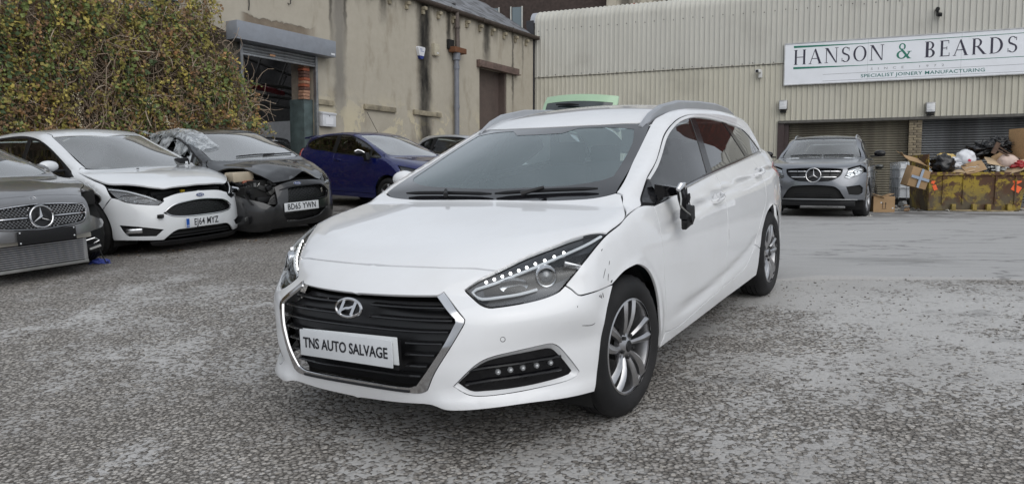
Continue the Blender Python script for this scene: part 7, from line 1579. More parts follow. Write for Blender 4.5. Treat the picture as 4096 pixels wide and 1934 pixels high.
    mb = MB(); mb.tube([(.60, .50, .28), (.63, .58, .30), (.62, .63, .27), (.60, .58, .24)], .008, 6); mb.build('pipe_end', M_CHROME, root); mb = MB(); mb.box((.58, .60, .20), (.03, .12, .02), Matrix.Rotation(.2, 4, 'X')); mb.build('bracket', plain('bracket_grey', (.4, .4, .39), .5), root); mb = MB(); mb.box((.56, .48, .12), (.05, .05, .04), bev=.006); mb.build('white_clip', M_PLATEW, root)
    mb = MB(); mb.tube([(.5, .66, .3), (.53, .68, .15), (.54, .72, .03), (.52, .76, .02)], .006, 5); mb.build('loose_wire', M_BLACKPL, root)
    mb = MB(); mb.box((.20, -.68, .40), (.5, .3, .3), bev=.03); mb.build('side_scrap', M_BLACKPL, root); mb = MB(); mb.box((.60, -.50, .26), (.05, .09, .16), bev=.015); mb.build('washer_bottle', plain('bottle_white', (.6, .6, .56), .4), root)
    mb = MB(); mb.box((.30, .68, .70), (.25, .16, .16), bev=.03); mb.build('lamp_socket', M_MATTBLK, root); mb = MB(); mb.box((.30, -.68, .70), (.25, .16, .16), bev=.03); mb.build('lamp_socket', M_MATTBLK, root)
    mb = MB(); mb.tube([(.46, .60, .77), (.40, .68, .77), (.30, .74, .79), (.36, .76, .74)], .014, 6); mb.build('torn_trim', P_GREY, root)
    mb = MB(); mb.tube([(-.42, -.35, .99), (-.45, .3, 1.0)], .009, 6); mb.build('wiper', M_BLACKPL, root)
def gle():
    root = empty('grey_suv', car_matrix(6.24, 15.75, radians(-117.4), lift=-.03), label='grey four-by-four with a big star grille parked before the ochre roller door', cat='car')
    f = SUV
    c = dict(shape=f, paint=P_SUVGREY, wb=2.915, hw=.962, R=.37, rim=.255, tw=.25, doors=(-.45, -1.5, -2.45), belt=((-.3, 1.12), (-2.6, 1.20)), sill=.30, dlo=[(-.36, 1.14), (-.7, 1.36), (-1.1, 1.55), (-1.5, 1.615), (-2.2, 1.62), (-2.8, 1.56), (-3.1, 1.35), (-2.7, 1.23)], tail_x=-3.8,
        hood_side=[(.48, .80), (.25, .88), (0, .895), (-.25, .885), (-.41, .81)], hood_front=[(0, .958), (.3, .95), (.51, .935), (.60, .945)], hood_rear=[(-.40, .74), (-.30, .4)], fender_x=.43, fender_z=.86, wsl=(-.42, .75, 1.20), wsu=(-1.06, .633, 1.60),
        roof_edge=[(-1.2, .60), (-1.7, .60), (-2.3, .595), (-2.9, .57), (-3.2, .55)], tail_line=[(-3.35, 1.45), (-3.5, 1.2), (-3.58, 1.), (-3.58, .7), (-3.5, .45), (-3.36, .33)], bumper_z=.31, bumper_bottom=[(.85, .30), (.6, .315), (.4, .31), (.2, .31)], lamp_edge=[(.72, .615, .92), (.765, .555, .77), (.73, .63, .754), (.59, .815, .837), (.53, .878, .875)],
        glass=[([(-.62, 1.20), (-.75, 1.36), (-1.1, 1.53), (-1.45, 1.59), (-1.46, 1.20)], 'B'), ([(-1.55, 1.21), (-1.54, 1.595), (-2.2, 1.60), (-2.4, 1.585), (-2.42, 1.22)], 'B'), ([(-2.5, 1.225), (-2.48, 1.58), (-2.8, 1.54), (-3.0, 1.35)], 'B')], mirror=(-.62, 1.10, 1.27), mirror_paint=M_GLOSSBLK, handles=[(-1.38, 1.02), (-2.35, 1.05)], spokes='5', roof_paint=M_GLOSSBLK, floor=.5, dash_x=-.85, black_sill=True,
        bumper_holes=[[(.774, .592, .59), (.607, .823, .63), (.549, .876, .572), (.536, .871, .472), (.609, .8, .439), (.738, .64, .449)]], skip=('bumper',), steer=-.12)
    gcar(c, root)
    GR = [(0, .952), (.3, .945), (.505, .93), (.50, .88), (.455, .80), (.32, .72), (.15, .698), (0, .693)]; LO = [(.0, .622), (.35, .60), (.46, .54), (.52, .45), (.575, .355)]
    hf = front_pts(f, c['hood_front'])
    half = seam(f, .958, .958, 1)+front_pts(f, [(.3, .951), (.51, .936), (.60, .945)])+c['lamp_edge']+side_pts(f, [(.43, .86)]+arch(0, .37, .42, 45, -5, 5)+[(.42, .32)])+front_pts(f, [(.88, .34), (.7, .335), (.585, .345)])+front_pts(f, LO[::-1][1:-1])+seam(f, .625, .688, 3)+front_pts(f, [(.15, .692), (.325, .712), (.465, .795), (.512, .88), (.515, .932), (.3, .9495)])+seam(f, .955, .958, 2)[:-1]
    half = [p for i, p in enumerate(half) if i == 0 or np.linalg.norm(np.array(p)-np.array(half[i-1])) > .004]
    panel('front_bumper', f, (.85, .5, .05), half, P_SUVGREY, root, center=True, holes=c['bumper_holes'], res=.05, thick=.025)
    g = part_empty('grille', root); full = GR+[(-a, b) for a, b in GR[-2:0:-1]]; panel('backing', f, (1, 0, 0), front_pts(f, full), M_GRILLE, g, res=.06, gap=-.01, thick=0., off=.05)
    fs = front_pts(f, full); strip('grille_rim', f, fs+[fs[0]], M_GLOSSBLK, g, (1, 0, 0), .008, .008, taper=False)
    for z_, yl in ((.885, .48), (.775, .42)):
        for s_ in (-1, 1): P = f.cast(np.array([(1.6, s_*y_, z_-(y_-.12)*.0) for y_ in np.linspace(.12, yl, 8)]), (-1., 0, 0), 2., 300)-np.array([.012, 0, 0]); mb = MB(); mb.tube([tuple(p) for p in P], [.006]+[.017]*6+[.008], 8); mb.build('grille_bar', M_CHROME, g)
    for y_ in (-.30, .30): mb = MB(); mb.box((.81, y_, .83), (.02, .01, .22)); mb.build('grille_upright', M_BLACKPL, g)
    star_badge(g, frame((.872, 0, .812), (0, 1, 0), (-.1, 0, 1)), .135, .02)
    lo = part_empty('lower_intake', root); panel('backing', f, (1, 0, 0), front_pts(f, [(-.60, .35), (-.46, .55), (-.3, .625), (0, .635), (.3, .625), (.46, .55), (.60, .35), (0, .33)]), M_MATTBLK, lo, res=.07, gap=-.01, thick=0., off=.05)
    for z_ in (.42, .46): mb = MB(); mb.box((.79, -.2, z_), (.02, .26, .018)); mb.box((.79, .2, z_), (.02, .26, .018)); mb.build('intake_bar', M_BLACKPL, lo)
    P = f.cast(np.array([(1.6, y_, .345) for y_ in np.linspace(-.78, .78, 20)]), (-1., 0, 0), 2., 300); mb = MB(); mb.tube([tuple(p) for p in P], .016, 6); mb.build('skid_trim', plain('skid_silver', (.2, .205, .21), .35, .6), root); mb = MB(); mb.box((.66, 0, .27), (.2, 1.5, .10), bev=.02); mb.build('valance', M_BLACKPL, root)
    FGG = c['bumper_holes'][0]; HLG = [(.764, .555, .771), (.72, .615, .92), (.60, .72, .965), (.515, .805, .994), (.485, .865, .978), (.523, .878, .886), (.59, .815, .837), (.731, .629, .754)]
    for sg in (1, -1):
        ff = f if sg > 0 else flip(f); mm = (lambda q: q) if sg > 0 else mir; v = part_empty('side_vent', root); panel('vent_mesh', ff, (.75, .66*sg, 0), mm(FGG), M_MATTBLK, v, res=.05, gap=0., thick=0., off=.03)
        lamp_unit(root, f, HLG, sg=sg, bulbs=[(.70, .66, .83, .055), (.60, .78, .89, .05)], guide=[(.745, .58, .80), (.70, .62, .91), (.60, .72, .95), (.53, .80, .975)], inner=M_REFLECT)
        xs = np.array([-1.15, -1.25, -1.5, -2.2, -2.8, -3.0, -3.1]); hh = np.array([.0, .035, .05, .055, .05, .03, .0]); b = top_pts(f, [(x_, .61) for x_ in xs]); rg = [[(p[0], sg*(p[1]-.015), p[2]-.01), (p[0], sg*(p[1]-.012), p[2]+h), (p[0], sg*(p[1]+.012), p[2]+h), (p[0], sg*(p[1]+.018), p[2]-.02)][::sg] for p, h in zip(b, hh)]; mb = MB(); mb.loft(rg); mb.build('roof_rail', plain('rail_satin', (.55, .55, .56), .3, .9), root)
    for a, b in (((-.44, -.60, 1.215), (-.40, .02, 1.205)), ((-.40, .05, 1.205), (-.44, .62, 1.215))): mb = MB(); P = onto(f, [a, tuple(.5*(np.array(a)+np.array(b))), b], (.5, 0, .86), -.012); mb.tube([tuple(p) for p in P], .009, 6); mb.build('wiper', M_BLACKPL, root)
def minor_cars():
    def simple(name, lab, shape_cfg, paint, x, y, h, **kw):
        root = empty(name, car_matrix(x, y, radians(h)), label=lab, cat='car'); c = shape_cfg(paint); c.update(kw); c['res'] = .08; gcar(c, root); f_ = c['shape']
        for nm, pts in (('grille', [(-.36, .50), (-.30, .56), (0, .58), (.30, .56), (.36, .50), (.28, .455), (0, .445), (-.28, .455)]), ('lower_intake', [(-.40, .20), (-.30, .29), (0, .30), (.30, .29), (.40, .20), (0, .185)])): panel(nm, f_, (1, 0, 0), front_pts(f_, pts), M_BLACKPL, root, res=.07, off=-.003, thick=.01)
        return root, c
    r, c = simple('silver_hatchback', 'silver car behind the blue hatchback, only its roof and windows showing', focus_cfg, P_SILVER, .35, 16.9, -40.)
    for sg in (1, -1): lamp_unit(r, FOCUS, HLF, sg=sg)
    r, c = simple('dark_hatchback', 'dark car half hidden behind the grey four-by-four', focus_cfg, P_DARK, 8.95, 21.2, -117.)
    for sg in (1, -1): lamp_unit(r, FOCUS, HLF, sg=sg)
    r, c = simple('black_hatchback', 'black car inside the workshop behind the roller shutter', focus_cfg, P_BLACK, -6.75, 22.6, -55.)
    for sg in (1, -1): lamp_unit(r, FOCUS, HLF, sg=sg)
    star_badge(r, frame((.86, 0, .6), (0, 1, 0), (-.12, 0, 1)), .09, .02)
    r, c = simple('green_hatchback', 'pale green hatchback with raised tailgate behind the estate car', fiesta_cfg, P_GREEN, -.45, 9.9, -119., skip=('tailgate', 'mirrors'))
    for sg in (1, -1): lamp_unit(r, FIESTA, HLX, sg=sg)
    # raised tailgate: glass near the hinge, painted outer end
    tg = part_empty('tailgate', r); n = 13; A = Vector((-2.74, 0, 1.385))
    def pt(t, y_, o=0.):    # t 0 hinge .. 1 tip
        y = y_*(.56+.12*t-.10*max(0, t-.75)*2); bow = .10*(1-(y/.62)**2); ang = radians(128-38*t); d = Vector((-cos(radians(70))*.92*t-.06*t*t, 0, sin(radians(70))*.80*t-.06*t*t)); nrm = Vector((sin(radians(72)), 0, cos(radians(72)))); return A+d+Vector((0, y, 0))+nrm*(bow+o)
    def sheetf(name, t0, t1, m, y0=-1., y1=1., o=0., k=8):
        T = np.linspace(t0, t1, k); Y = np.linspace(y0, y1, n); V = [pt(t, y, o) for t in T for y in Y]+[pt(t, y, o-.035) for t in T for y in Y]; q = k*n; F = [(i*n+j, i*n+j+1, (i+1)*n+j+1, (i+1)*n+j) for i in range(k-1) for j in range(n-1)]; F += [tuple(a+q for a in fc[::-1]) for fc in F]
        ring = [j for j in range(n)]+[i*n+n-1 for i in range(1, k)]+[(k-1)*n+j for j in range(n-2, -1, -1)]+[i*n for i in range(k-2, 0, -1)]; F += [(ring[i], ring[i]+q, ring[(i+1) % len(ring)]+q, ring[(i+1) % len(ring)]) for i in range(len(ring))]; return mesh_obj(name, V, F, m, tg, angle=40)
    sheetf('tailgate_skin', .82, 1., P_GREEN); sheetf('tailgate_hinge_edge', 0., .08, P_GREEN, k=3); sheetf('side_frame', .08, .82, P_GREEN, -1., -.90); sheetf('side_frame', .08, .82, P_GREEN, .90, 1.); sheetf('rear_glass', .08, .82, plain('rear_glass_dark', (.02, .028, .028), .06, coat=1.), -.90, .90, -.004)
    mb = MB(); mb.tube([pt(.74, -.55, .03), pt(.72, -.15, .035), pt(.70, .10, .03)], [.012, .022, .01], 6); mb.build('rear_wiper', M_BLACKPL, tg)
    for s_ in (-1, 1): mb = MB(); mb.tube([(-2.72, s_*.52, 1.18), pt(.55, s_*.95, -.05)], .012, 6); mb.build('gas_strut', M_BLACKPL, tg)
focus(); black_fiesta(); blue_fiesta(); merc(); gle(); minor_cars()
# ---------------------------------------------------------------- skip, tank, boxes and litter
def ground_frame(x, y, ang, dz=0.): return Matrix.Translation((x, y, ground_z(x, y)+dz)) @ Matrix.Rotation(ang, 4, 'Z')
def blob(name, c, r, mat, seed, amp=.25, fr=4., **kw):
    bm = bmesh.new(); bmesh.ops.create_icosphere(bm, subdivisions=4, radius=1.); V = []
    for v in bm.verts:
        n = noise.noise(v.co*fr*.4+Vector((seed, 0, 0)))*amp+abs(noise.noise(v.co*fr+Vector((0, seed, 0))))*amp*.8; p = v.co*(1+n); V.append((c[0]+p.x*r[0], c[1]+p.y*r[1], c[2]+p.z*r[2]))
    F = [tuple(v.index for v in f.verts) for f in bm.faces]; bm.free(); return mesh_obj(name, V, F, mat, **kw)
def skip():
    M = ground_frame(9.47, 17.55, radians(-11)); root = empty('skip', M, label='rusty yellow skip heaped with rubbish in front of the steel roller door', cat='skip')
    g = G('skip_yellow'); n1 = g.noise(2.6, 7., .7, dist=.6); n2 = g.noise(9., 6., .7); x, y, z = g.xyz()
    col = g.mix(n2, (.26, .18, .018), (.38, .275, .03)); rust = g.map(g.math('ADD', g.math('MULTIPLY', n1, .7), g.math('MULTIPLY', n2, .3)), .455, .52); col = g.mix(rust, col, g.mix(n2, (.035, .018, .010), (.12, .05, .02)))
    mud = g.math('MULTIPLY', g.map(z, .75, .15), g.map(g.noise(4., 5.), .3, .6)); col = g.mix(g.math('MULTIPLY', mud, .85), col, (.10, .085, .055)); m = g.done(col, .62, bump=g.bump(n2, .3, .01))
    W_, D_, H_ = 2.02, 1.30, .88
    def plate_(V, name='panel', mat=m):
        a = Vector(V[1])-Vector(V[0]); b = Vector(V[3])-Vector(V[0]); n = a.cross(b).normalized()*.012; VV = [Vector(v)+n for v in V]+[Vector(v)-n for v in V]; return mesh_obj(name, VV, [(0, 1, 2, 3), (7, 6, 5, 4), (0, 4, 5, 1), (1, 5, 6, 2), (2, 6, 7, 3), (3, 7, 4, 0)], mat, root, smooth=False)
    plate_([(.02, 0, .03), (W_-.12, .0, .03), (W_, -.04, H_), (0, -.04, H_)], 'front_panel'); plate_([(.02, D_, .03), (W_-.12, D_, .03), (W_, D_+.04, H_), (0, D_+.04, H_)], 'back_panel')
    plate_([(.02, 0, .03), (.02, D_, .03), (-.02, D_+.04, 1.30), (-.02, -.03, 1.30)], 'end_panel'); plate_([(W_-.12, 0, .03), (W_-.12, D_, .03), (W_+.06, D_+.04, 1.28), (W_+.06, -.03, 1.28)], 'end_panel'); plate_([(.02, 0, .03), (W_-.12, 0, .03), (W_-.12, D_, .03), (.02, D_, .03)], 'floor_panel')
    for y_ in (-.055, D_+.055): mb = MB(); mb.box((W_/2, y_, H_-.035), (W_+.06, .06, .08), bev=.01); mb.build('rim', m, root)
    for x_ in (.30, .72, 1.38, 1.78): mb = MB(); mb.box((x_, -.045, .50), (.03, .03, .66), Matrix.Rotation(.045, 4, 'X')); mb.build('stiffener', m, root)
    for x_ in (.52, .95, 1.24, 1.66): mb = MB(); mb.box((x_, -.06, .10), (.09, .10, .14), bev=.01); mb.build('fork_pocket', plain('pocket_yellow', (.30, .22, .04), .7, var=.4, scale=9., dirt=(.08, .06, .04), dirt_amt=.6), root)
    mb = MB(); mb.box((1.1, -.075, .025), (1.3, .05, .03), Matrix.Rotation(.01, 4, 'Y')); mb.build('base_bar', plain('bar_pale', (.30, .24, .14), .8, var=.3, scale=8.), root)
    org = plain('orange_spray', (.85, .13, .03), .6, var=.1)
    for (a, b, w, h, r) in ((.10, .70, .07, .16, .3), (.13, .54, .08, .12, -.4), (1.80, .70, .16, .16, -.5), (1.80, .52, .18, .14, .5)): mb = MB(); mb.box((a, -.052+.002*(1 if b > .6 else -1)+.028*(1-b), b), (w, .003, h), Matrix.Rotation(r, 4, 'Y')); mb.build('spray_mark', org, root)
    # contents: each a thing of its own
    card = plain('cardboard', (.36, .235, .125), .85, var=.12, scale=6., dirt=(.2, .13, .07), dirt_amt=.3); card2 = plain('cardboard_pale', (.47, .35, .22), .85, var=.1, scale=6.); blkbag = plain('bin_bag', (.006, .006, .007), .22, var=.2); whtbag = plain('carrier_bag', (.66, .67, .70), .4, var=.05); saw = plain('sawdust', (.47, .27, .11), .95, var=.12, scale=30., bump=.8, bscale=60.)
    def T(name, lab, cat, x_, y_, z_): return empty(name, M @ Matrix.Translation((x_, y_, z_)), label=lab, cat=cat)
    t = T('sawdust_heap', 'heap of orange-brown sawdust in the middle of the skip', 'sawdust', .98, .60, .80); V = []; n = 26
    for i in range(n+1):
        for j in range(n+1):
            u, v = i/n*2-1, j/n*2-1; r = sqrt(u*u+v*v); V.append((u*.90, v*.58, .60*max(0, 1-r*.95)**.8+.06*noise.noise(Vector((u*4, v*4, 1.)))-.12))
    mesh_obj('heap', V, [(i*(n+1)+j, (i+1)*(n+1)+j, (i+1)*(n+1)+j+1, i*(n+1)+j+1) for i in range(n) for j in range(n)], saw, t)
    t = T('black_bin_bag', 'crumpled black bin bag at the left end of the skip', 'bin bag', .30, .10, 1.06); blob('bag', (0, 0, 0), (.25, .18, .21), blkbag, 3.1, .35, 5., parent=t)
    t = T('white_carrier_bag', 'puffed white carrier bag lying on the skip\'s sawdust', 'bag', .83, .22, 1.20); blob('bag', (0, 0, 0), (.21, .16, .19), whtbag, 5.7, .22, 4., parent=t); mb = MB(); mb.box((.02, -.19, -.05), (.06, .01, .05), Matrix.Rotation(.5, 4, 'Y')); mb.build('red_print', plain('print_red', (.5, .02, .06), .5), t)
    t = T('white_sheeting', 'crumpled white sheeting left of the carrier bag', 'sheeting', .50, .28, 1.10); blob('sheet', (0, 0, 0), (.30, .18, .13), whtbag, 9.3, .5, 4., parent=t); blob('sheet_fold', (.17, -.08, -.07), (.16, .10, .09), whtbag, 2.3, .5, 5., parent=t)
    t = T('yellow_bag', 'small yellow-printed plastic bag behind the white sheeting', 'bag', .50, .5, 1.22); blob('bag', (0, 0, 0), (.20, .12, .10), plain('bag_yellow', (.55, .40, .14), .5, var=.3, scale=12.), 4.4, .4, 5., parent=t)
    t = T('black_sheeting', 'tangle of shiny black plastic sheeting at the top right of the heap', 'sheeting', 1.50, .55, 1.42); blob('tangle', (0, 0, 0), (.36, .22, .15), blkbag, 1.7, .9, 7., parent=t); blob('tangle_top', (.22, 0, .10), (.20, .15, .13), blkbag, 8.2, .9, 7., parent=t); mb = MB()
    rr = random.Random(8)
    for k in range(26):
        a = rr.uniform(0, 2*pi); p = Vector((rr.uniform(-.3, .35), -.16+rr.uniform(-.05, .05), rr.uniform(-.08, .2))); mb.tube([p, p+Vector((rr.uniform(-.12, .12), -.05, rr.uniform(-.04, .06))), p+Vector((rr.uniform(-.28, .28), -.03, rr.uniform(-.1, .05)))], .008, 4)
    o = mb.build('strips', blkbag, t); o['kind'] = 'stuff'
    t = T('chipboard_panel', 'upright brown chipboard panel at the right end of the skip', 'board', 1.93, .25, 1.22); mb = MB(); mb.box((-.03, 0, .28), (.035, .50, .72), Matrix.Rotation(.35, 4, 'Z'), bev=.004); mb.build('board', plain('chipboard', (.40, .245, .12), .85, var=.2, scale=40.), t); mb = MB(); mb.box((-.02, -.02, -.25), (.05, .12, .5)); mb.build('post', plain('grey_timber', (.25, .23, .2), .9, var=.2), t)
    t = T('cardboard_box', 'brown cardboard box with a pale blue tape cross hanging off the skip\'s left end', 'box', -.27, -.02, .76); Q = Matrix.Rotation(.28, 4, 'Y') @ Matrix.Rotation(.35, 4, 'Z'); mb = MB(); mb.box((0, 0, 0), (.47, .26, .44), Q, bev=.01); mb.V = crumple(mb.V, .03, 3.); mb.build('carton', card, t)
    tape = plain('tape_blue', (.30, .36, .45), .5, var=.15)
    for sz in ((.46, .006, .06), (.06, .006, .43)): mb = MB(); mb.add([Q @ Vector((sx*sz[0]/2, -.152-(.004 if sz[0] < .2 else 0), sy*sz[2]/2)) for sx, sy in ((-1, -1), (1, -1), (1, 1), (-1, 1))]+[Q @ Vector((sx*sz[0]/2, -.146, sy*sz[2]/2)) for sx, sy in ((-1, -1), (1, -1), (1, 1), (-1, 1))], [(0, 1, 2, 3), (7, 6, 5, 4), (0, 4, 5, 1), (1, 5, 6, 2), (2, 6, 7, 3), (3, 7, 4, 0)]); mb.V = [(v[0], v[1]-.012, v[2]) for v in mb.V]; mb.build('tape_strip', tape, t)
    def sheet(name, lab, x_, y_, z_, w, d, rx, ry, rz, mat, cat='cardboard'):
        t = T(name, lab, cat, x_, y_, z_); V = []; k = 6
        for i in range(k+1):
            for j in range(k+1): u, v = (i/k-.5)*w, (j/k-.5)*d; V.append((u, v, .07*sin(u*5+v*3)+.04*noise.noise(Vector((u*5, v*5, x_)))))
        q = len(V); V += [(a, b, c-.008) for a, b, c in V]; F = [(i*(k+1)+j, (i+1)*(k+1)+j, (i+1)*(k+1)+j+1, i*(k+1)+j+1) for i in range(k) for j in range(k)]; F += [tuple(a+q for a in f_[::-1]) for f_ in F]; ring = [i*(k+1) for i in range(k+1)]+[k*(k+1)+j for j in range(1, k+1)]+[i*(k+1)+k for i in range(k-1, -1, -1)]+[j for j in range(k-1, 0, -1)]; F += [(ring[i], ring[i]+q, ring[(i+1) % len(ring)]+q, ring[(i+1) % len(ring)]) for i in range(len(ring))]; R_ = Matrix.Rotation(rz, 4, 'Z') @ Matrix.Rotation(ry, 4, 'Y') @ Matrix.Rotation(rx, 4, 'X'); mesh_obj('flap', [R_ @ Vector(v) for v in V], F, mat, t, angle=50)
    sheet('bent_cardboard', 'bent brown cardboard sheet folded over the skip\'s left rim', -.28, .15, 1.18, .75, .40, .2, .62, .1, card); sheet('torn_cardboard', 'torn open cardboard flap leaning below the carrier bag', .93, -.02, 1.0, .42, .28, .75, -.1, .2, card); sheet('flat_cardboard', 'flat cardboard strip along the skip\'s front rim', .62, -.0, .90, .62, .20, .2, 0, 0, card2)
    sheet('cardboard_flap', 'pale cardboard flap at the front right of the skip', 1.72, -.02, .98, .52, .28, .7, -.15, -.1, card2); sheet('cardboard_offcut', 'slanted cardboard offcut right of the sawdust', 1.42, .10, 1.12, .40, .30, .5, .5, .2, card2); sheet('cardboard_scrap', 'small cardboard scrap beside the clear plastic tub', 1.52, .2, 1.22, .24, .2, .9, -.3, .4, card)
    t = T('plastic_tub', 'cloudy pinkish plastic tub near the right end of the skip', 'tub', 1.66, .08, 1.12); blob('tub', (0, 0, 0), (.21, .14, .16), plain('tub_cloudy', (.55, .42, .36), .35, var=.1), 6.1, .15, 3., parent=t)
    t = T('red_plastic', 'crumpled red plastic at the right rim of the skip', 'plastic', 1.88, .0, 1.03); blob('scrap', (0, 0, 0), (.19, .12, .09), plain('scrap_red', (.35, .015, .02), .35, var=.3), 7.7, .7, 6., parent=t)
    t = T('paper_cup', 'white paper cup standing on the strips in the skip', 'cup', 1.41, -.02, .90); mb = MB(); mb.lathe([(.001, 0), (.035, 0), (.05, .12), (.046, .12), (.03, .02)], 16, axis='z'); mb.build('cup', plain('cup_white', (.66, .66, .64), .5), t)
    t = T('broken_rake', 'rusty steel bracket lying across the right of the heap', 'scrap metal', 1.58, .05, 1.25); mb = MB(); mb.tube([(-.22, 0, .16), (0, -.05, .02), (.26, -.05, -.14)], .020, 6); mb.tube([(-.16, .02, .22), (.08, -.02, .04), (.30, -.02, -.08)], .016, 6); mb.box((-.20, 0, .17), (.09, .05, .26), Matrix.Rotation(.4, 4, 'Y')); mb.build('bracket', plain('rusty_steel', (.10, .06, .04), .8, var=.4, scale=10.), t)
    t = T('plastic_strips', 'heap of black and white plastic strips along the skip\'s front rim', 'plastic strips', 1.2, .08, .93); t['kind'] = 'stuff'
    for c_, nm in (((.03, .03, .03), 'dark_strips'), ((.55, .56, .55), 'white_strips')):
        mb = MB()
        for k in range(110):
            p = Vector((rr.uniform(-.42, .42), rr.uniform(-.10, .14), rr.uniform(-.03, .10))); a = rr.uniform(0, pi); d = Vector((cos(a), .4*sin(a), rr.uniform(-.3, .3)))*rr.uniform(.05, .12); mb.tube([p-d, p+Vector((0, 0, .02)), p+d], .011, 4)
        o = mb.build(nm, plain(nm, c_, .5, var=.2), t); o['kind'] = 'stuff'
    mb = MB(); mb.tube([(1.98, -.08, 1.0), (2.04, -.07, .7), (2.02, -.05, .35), (1.96, -.05, .2)], .012, 6); t = T('black_cable', 'black cable hanging down the skip\'s right end', 'cable', 0, 0, 0); mb.build('cable', M_BLACKPL, t)
def tank():
    root = empty('bulk_tank', ground_frame(10.33, 20.6, radians(-14)), label='white caged liquid tank on a black pallet between box and skip', cat='tank')
    mb = MB(); mb.box((.5, .5, .66), (.95, .95, .92), bev=.06); mb.box((.5, .5, 1.13), (.6, .6, .06), bev=.02); mb.build('bottle', plain('tank_white', (.62, .64, .66), .45, var=.06), root)
    mb = MB(); mb.box((.5, .5, .16), (1.02, 1.02, .03)); 
    for x_ in (.06, .5, .94): mb.box((x_, .5, .075), (.12, 1.0, .14))
    mb.build('pallet', M_BLACKPL, root); cg = plain('cage_steel', (.40, .41, .42), .4, .8, var=.15)
    for z_ in (.22, .48, .74, .98, 1.16): mb = MB(); mb.tube([(-.01, -.01, z_), (1.01, -.01, z_), (1.01, 1.01, z_), (-.01, 1.01, z_), (-.01, -.01, z_)], .011, 6); mb.build('cage_hoop', cg, root)
    for k in range(6):
        for y_ in (-.012, 1.012): mb = MB(); mb.tube([(k*.2, y_, .18), (k*.2, y_, 1.17)], .010, 6); mb.build('cage_bar', cg, root)
    for k in range(1, 5):
        for x_ in (-.012, 1.012): mb = MB(); mb.tube([(x_, k*.2, .18), (x_, k*.2, 1.17)], .010, 6); mb.build('cage_bar', cg, root)
def carton():
    root = empty('carton', ground_frame(7.96, 16.95, radians(-8)), label='open brown cardboard carton on the slab beside the grey four-by-four', cat='box'); card = MATS['cardboard']
    for c, d in (((.22, 0, .18), (.44, .006, .36)), ((.22, .36, .18), (.44, .006, .36)), ((0, .18, .18), (.006, .36, .36)), ((.44, .18, .18), (.006, .36, .36)), ((.22, .18, .006), (.44, .36, .008))): mb = MB(); mb.box(c, d); mb.build('side', card, root)
    mb = MB(); mb.box((.10, .1, .385), (.26, .30, .006), Matrix.Rotation(.30, 4, 'Y') @ Matrix.Rotation(.1, 4, 'X')); mb.build('flap', card, root); mb = MB(); mb.box((.36, .18, .39), (.16, .34, .006), Matrix.Rotation(-.35, 4, 'Y')); mb.build('flap', card, root)
    ink = plain('carton_ink', (.03, .02, .015), .7); mb = MB()
    for x_ in (.19, .25): mb.box((x_, -.0045, .15), (.012, .002, .10)); mb.prism([(-.022, 0), (.022, 0), (0, .03)], .002, Matrix.Translation((x_, -.0035, .195)) @ Matrix.Rotation(pi/2, 4, 'X'))
    mb.box((.22, -.0045, .085), (.10, .002, .008)); mb.build('arrow_print', ink, root)
    for x_, z_ in ((.16, .22), (.40, .1)): mb = MB(); mb.box((x_, -.0045, z_), (.03, .002, .025)); mb.build('white_label', M_PLATEW, root)
    mb = MB(); mb.box((.447, .12, .12), (.002, .07, .07), Matrix.Rotation(.3, 4, 'X')); mb.build('white_label', M_PLATEW, root)
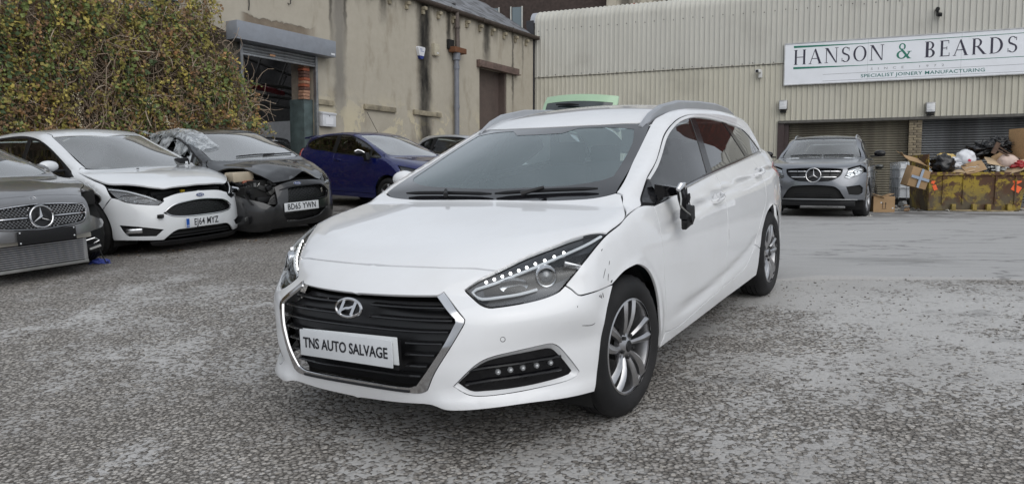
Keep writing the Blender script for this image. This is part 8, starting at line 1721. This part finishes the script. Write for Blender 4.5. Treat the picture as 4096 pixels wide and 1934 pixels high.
def litter():
    rr = random.Random(17)
    g = empty('blue_glove', ground_frame(-4.43, 8.22, .3), label='crumpled blue glove lying by the grey saloon\'s torn front corner', cat='glove'); blob('glove', (0, 0, .02), (.075, .045, .022), plain('nitrile_blue', (.045, .07, .32), .5, var=.2), 2.2, .9, 6., parent=g)
    for k in range(3): mb = MB(); mb.tube([(.02+.02*k, .02, .02), (.05+.02*k, .06-.03*k, .03), (.09, .07-.05*k, .012)], .011, 6); mb.build('finger', MATS['nitrile_blue'], g)
    t = empty('metal_can', ground_frame(10.15, 20.0, .6), label='dented metal can lying in front of the caged tank', cat='can'); mb = MB(); mb.cyl((0, 0, .07), .07, .17, 'x', 16); mb.V = crumple(mb.V, .02, 9.); mb.build('can', plain('can_grey', (.28, .28, .27), .5, .5, var=.2), t)
    t = empty('broken_trim', ground_frame(7.05, 15.3, .2), label='broken strip of white trim on the slab ahead of the grey four-by-four', cat='scrap'); mb = MB(); mb.box((0, 0, .012), (.26, .04, .014), bev=.004); mb.box((.10, .02, .03), (.03, .02, .04)); mb.box((-.1, .01, .025), (.03, .02, .03)); mb.build('trim', plain('trim_dirty', (.35, .34, .31), .6, var=.3), t)
    # small stuff nobody could count
    def scatter(name, lab, cat, n, area, cols, size):
        root = empty(name, Matrix(), label=lab, cat=cat, kind='stuff')
        for ci, c in enumerate(cols):
            mb = MB()
            for _ in range(n//len(cols)):
                x, y = area(); s = rr.uniform(*size); mb.box((x, y, ground_z(x, y)+s*.22+(.012 if x > 1.2 and y > edge_y(x) else 0)), (s, s*rr.uniform(.4, 1.), s*.28), Matrix.Rotation(rr.uniform(0, pi), 4, 'Z') @ Matrix.Rotation(rr.uniform(-.5, .5), 4, 'X'), taper=(.6, .7))
            o = mb.build('bits', plain(name+str(ci), c, .8, var=.3), root, smooth=False); o['kind'] = 'stuff'
    def a1():
        while True:
            s = rr.uniform(-1.2, 7.); d = rr.gauss(0, .45); x, y = -5.0+s*.72+d*.5, 8.3+s*.55-d*.8
            if y < 12.5: return x, y
    scatter('broken_bits', 'scattered grit, glass and leaf bits in front of the wrecked cars', 'debris', 330, a1, [(.06, .05, .04), (.26, .24, .215), (.12, .075, .04)], (.008, .030))
    scatter('skip_spill', 'scraps spilled on the slab around the skip and tank', 'debris', 220, lambda: (rr.uniform(8.2, 13.), rr.gauss(17.6+rr.uniform(0, 2.6), .35)), [(.05, .045, .04), (.38, .36, .32), (.25, .16, .09)], (.02, .14))
    scatter('loose_chippings', 'loose stone chippings on the worn tarmac', 'chippings', 5200, lambda: (rr.uniform(-4.2, 4.6), 1.35+rr.random()**1.5*5.0), [(.085, .075, .066), (.20, .185, .165), (.32, .30, .27)], (.006, .017))
skip(); tank(); carton(); litter()
def mirrored_surroundings():
    """what stands to the right of the picture and shows up in the estate car's side windows"""
    def at(s_, h_, z_=0.): return CW @ Matrix.Translation((s_, h_, z_))
    r = empty('brick_storey', at(5.6, 8.2, -2.), label='dark red-brick upper storey mirrored in the estate car\'s rear side window', cat='building'); g = G('storey_brick'); b = N(g.n, 'TexBrick'); b.inputs['Scale'].default_value = 1.; b.inputs['Brick Width'].default_value = .24; b.inputs['Row Height'].default_value = .08; b.inputs['Mortar Size'].default_value = .008; b.inputs['Color1'].default_value = (.13, .04, .03, 1); b.inputs['Color2'].default_value = (.07, .03, .025, 1); b.inputs['Mortar'].default_value = (.05, .04, .035, 1); g.l.new(g.co, b.inputs['Vector']); mb = MB(); mb.box((0, 0, 0), (5.4, 3.6, .6)); mb.build('storey_wall', g.done(b.outputs[0], .9), r)
    s = empty('dispatch_sign', at(10.4, 1.7, .06), label='white goods-in sign mirrored in the estate car\'s front side window', cat='sign'); mb = MB(); mb.box((0, 0, 0), (1.9, 1.25, .03)); mb.build('board', MATS['sign_white'], s); ink = plain('sign_black', (.02, .02, .02), .5)
    for k, t in enumerate(('GOODS IN', 'DESPATCH', 'ENQUIRIES')): text_mesh('line', t, .26, ink, s, Matrix.Translation((0, .40-.29*k, .017)), .003, .95)
    mb = MB(); mb.box((.05, -.45, .017), (.8, .03, .004)); mb.prism([(-.45, -.45), (-.33, -.38), (-.33, -.52)], .004, Matrix.Translation((0, 0, .016))); mb.build('arrow', ink, s)
mirrored_surroundings()
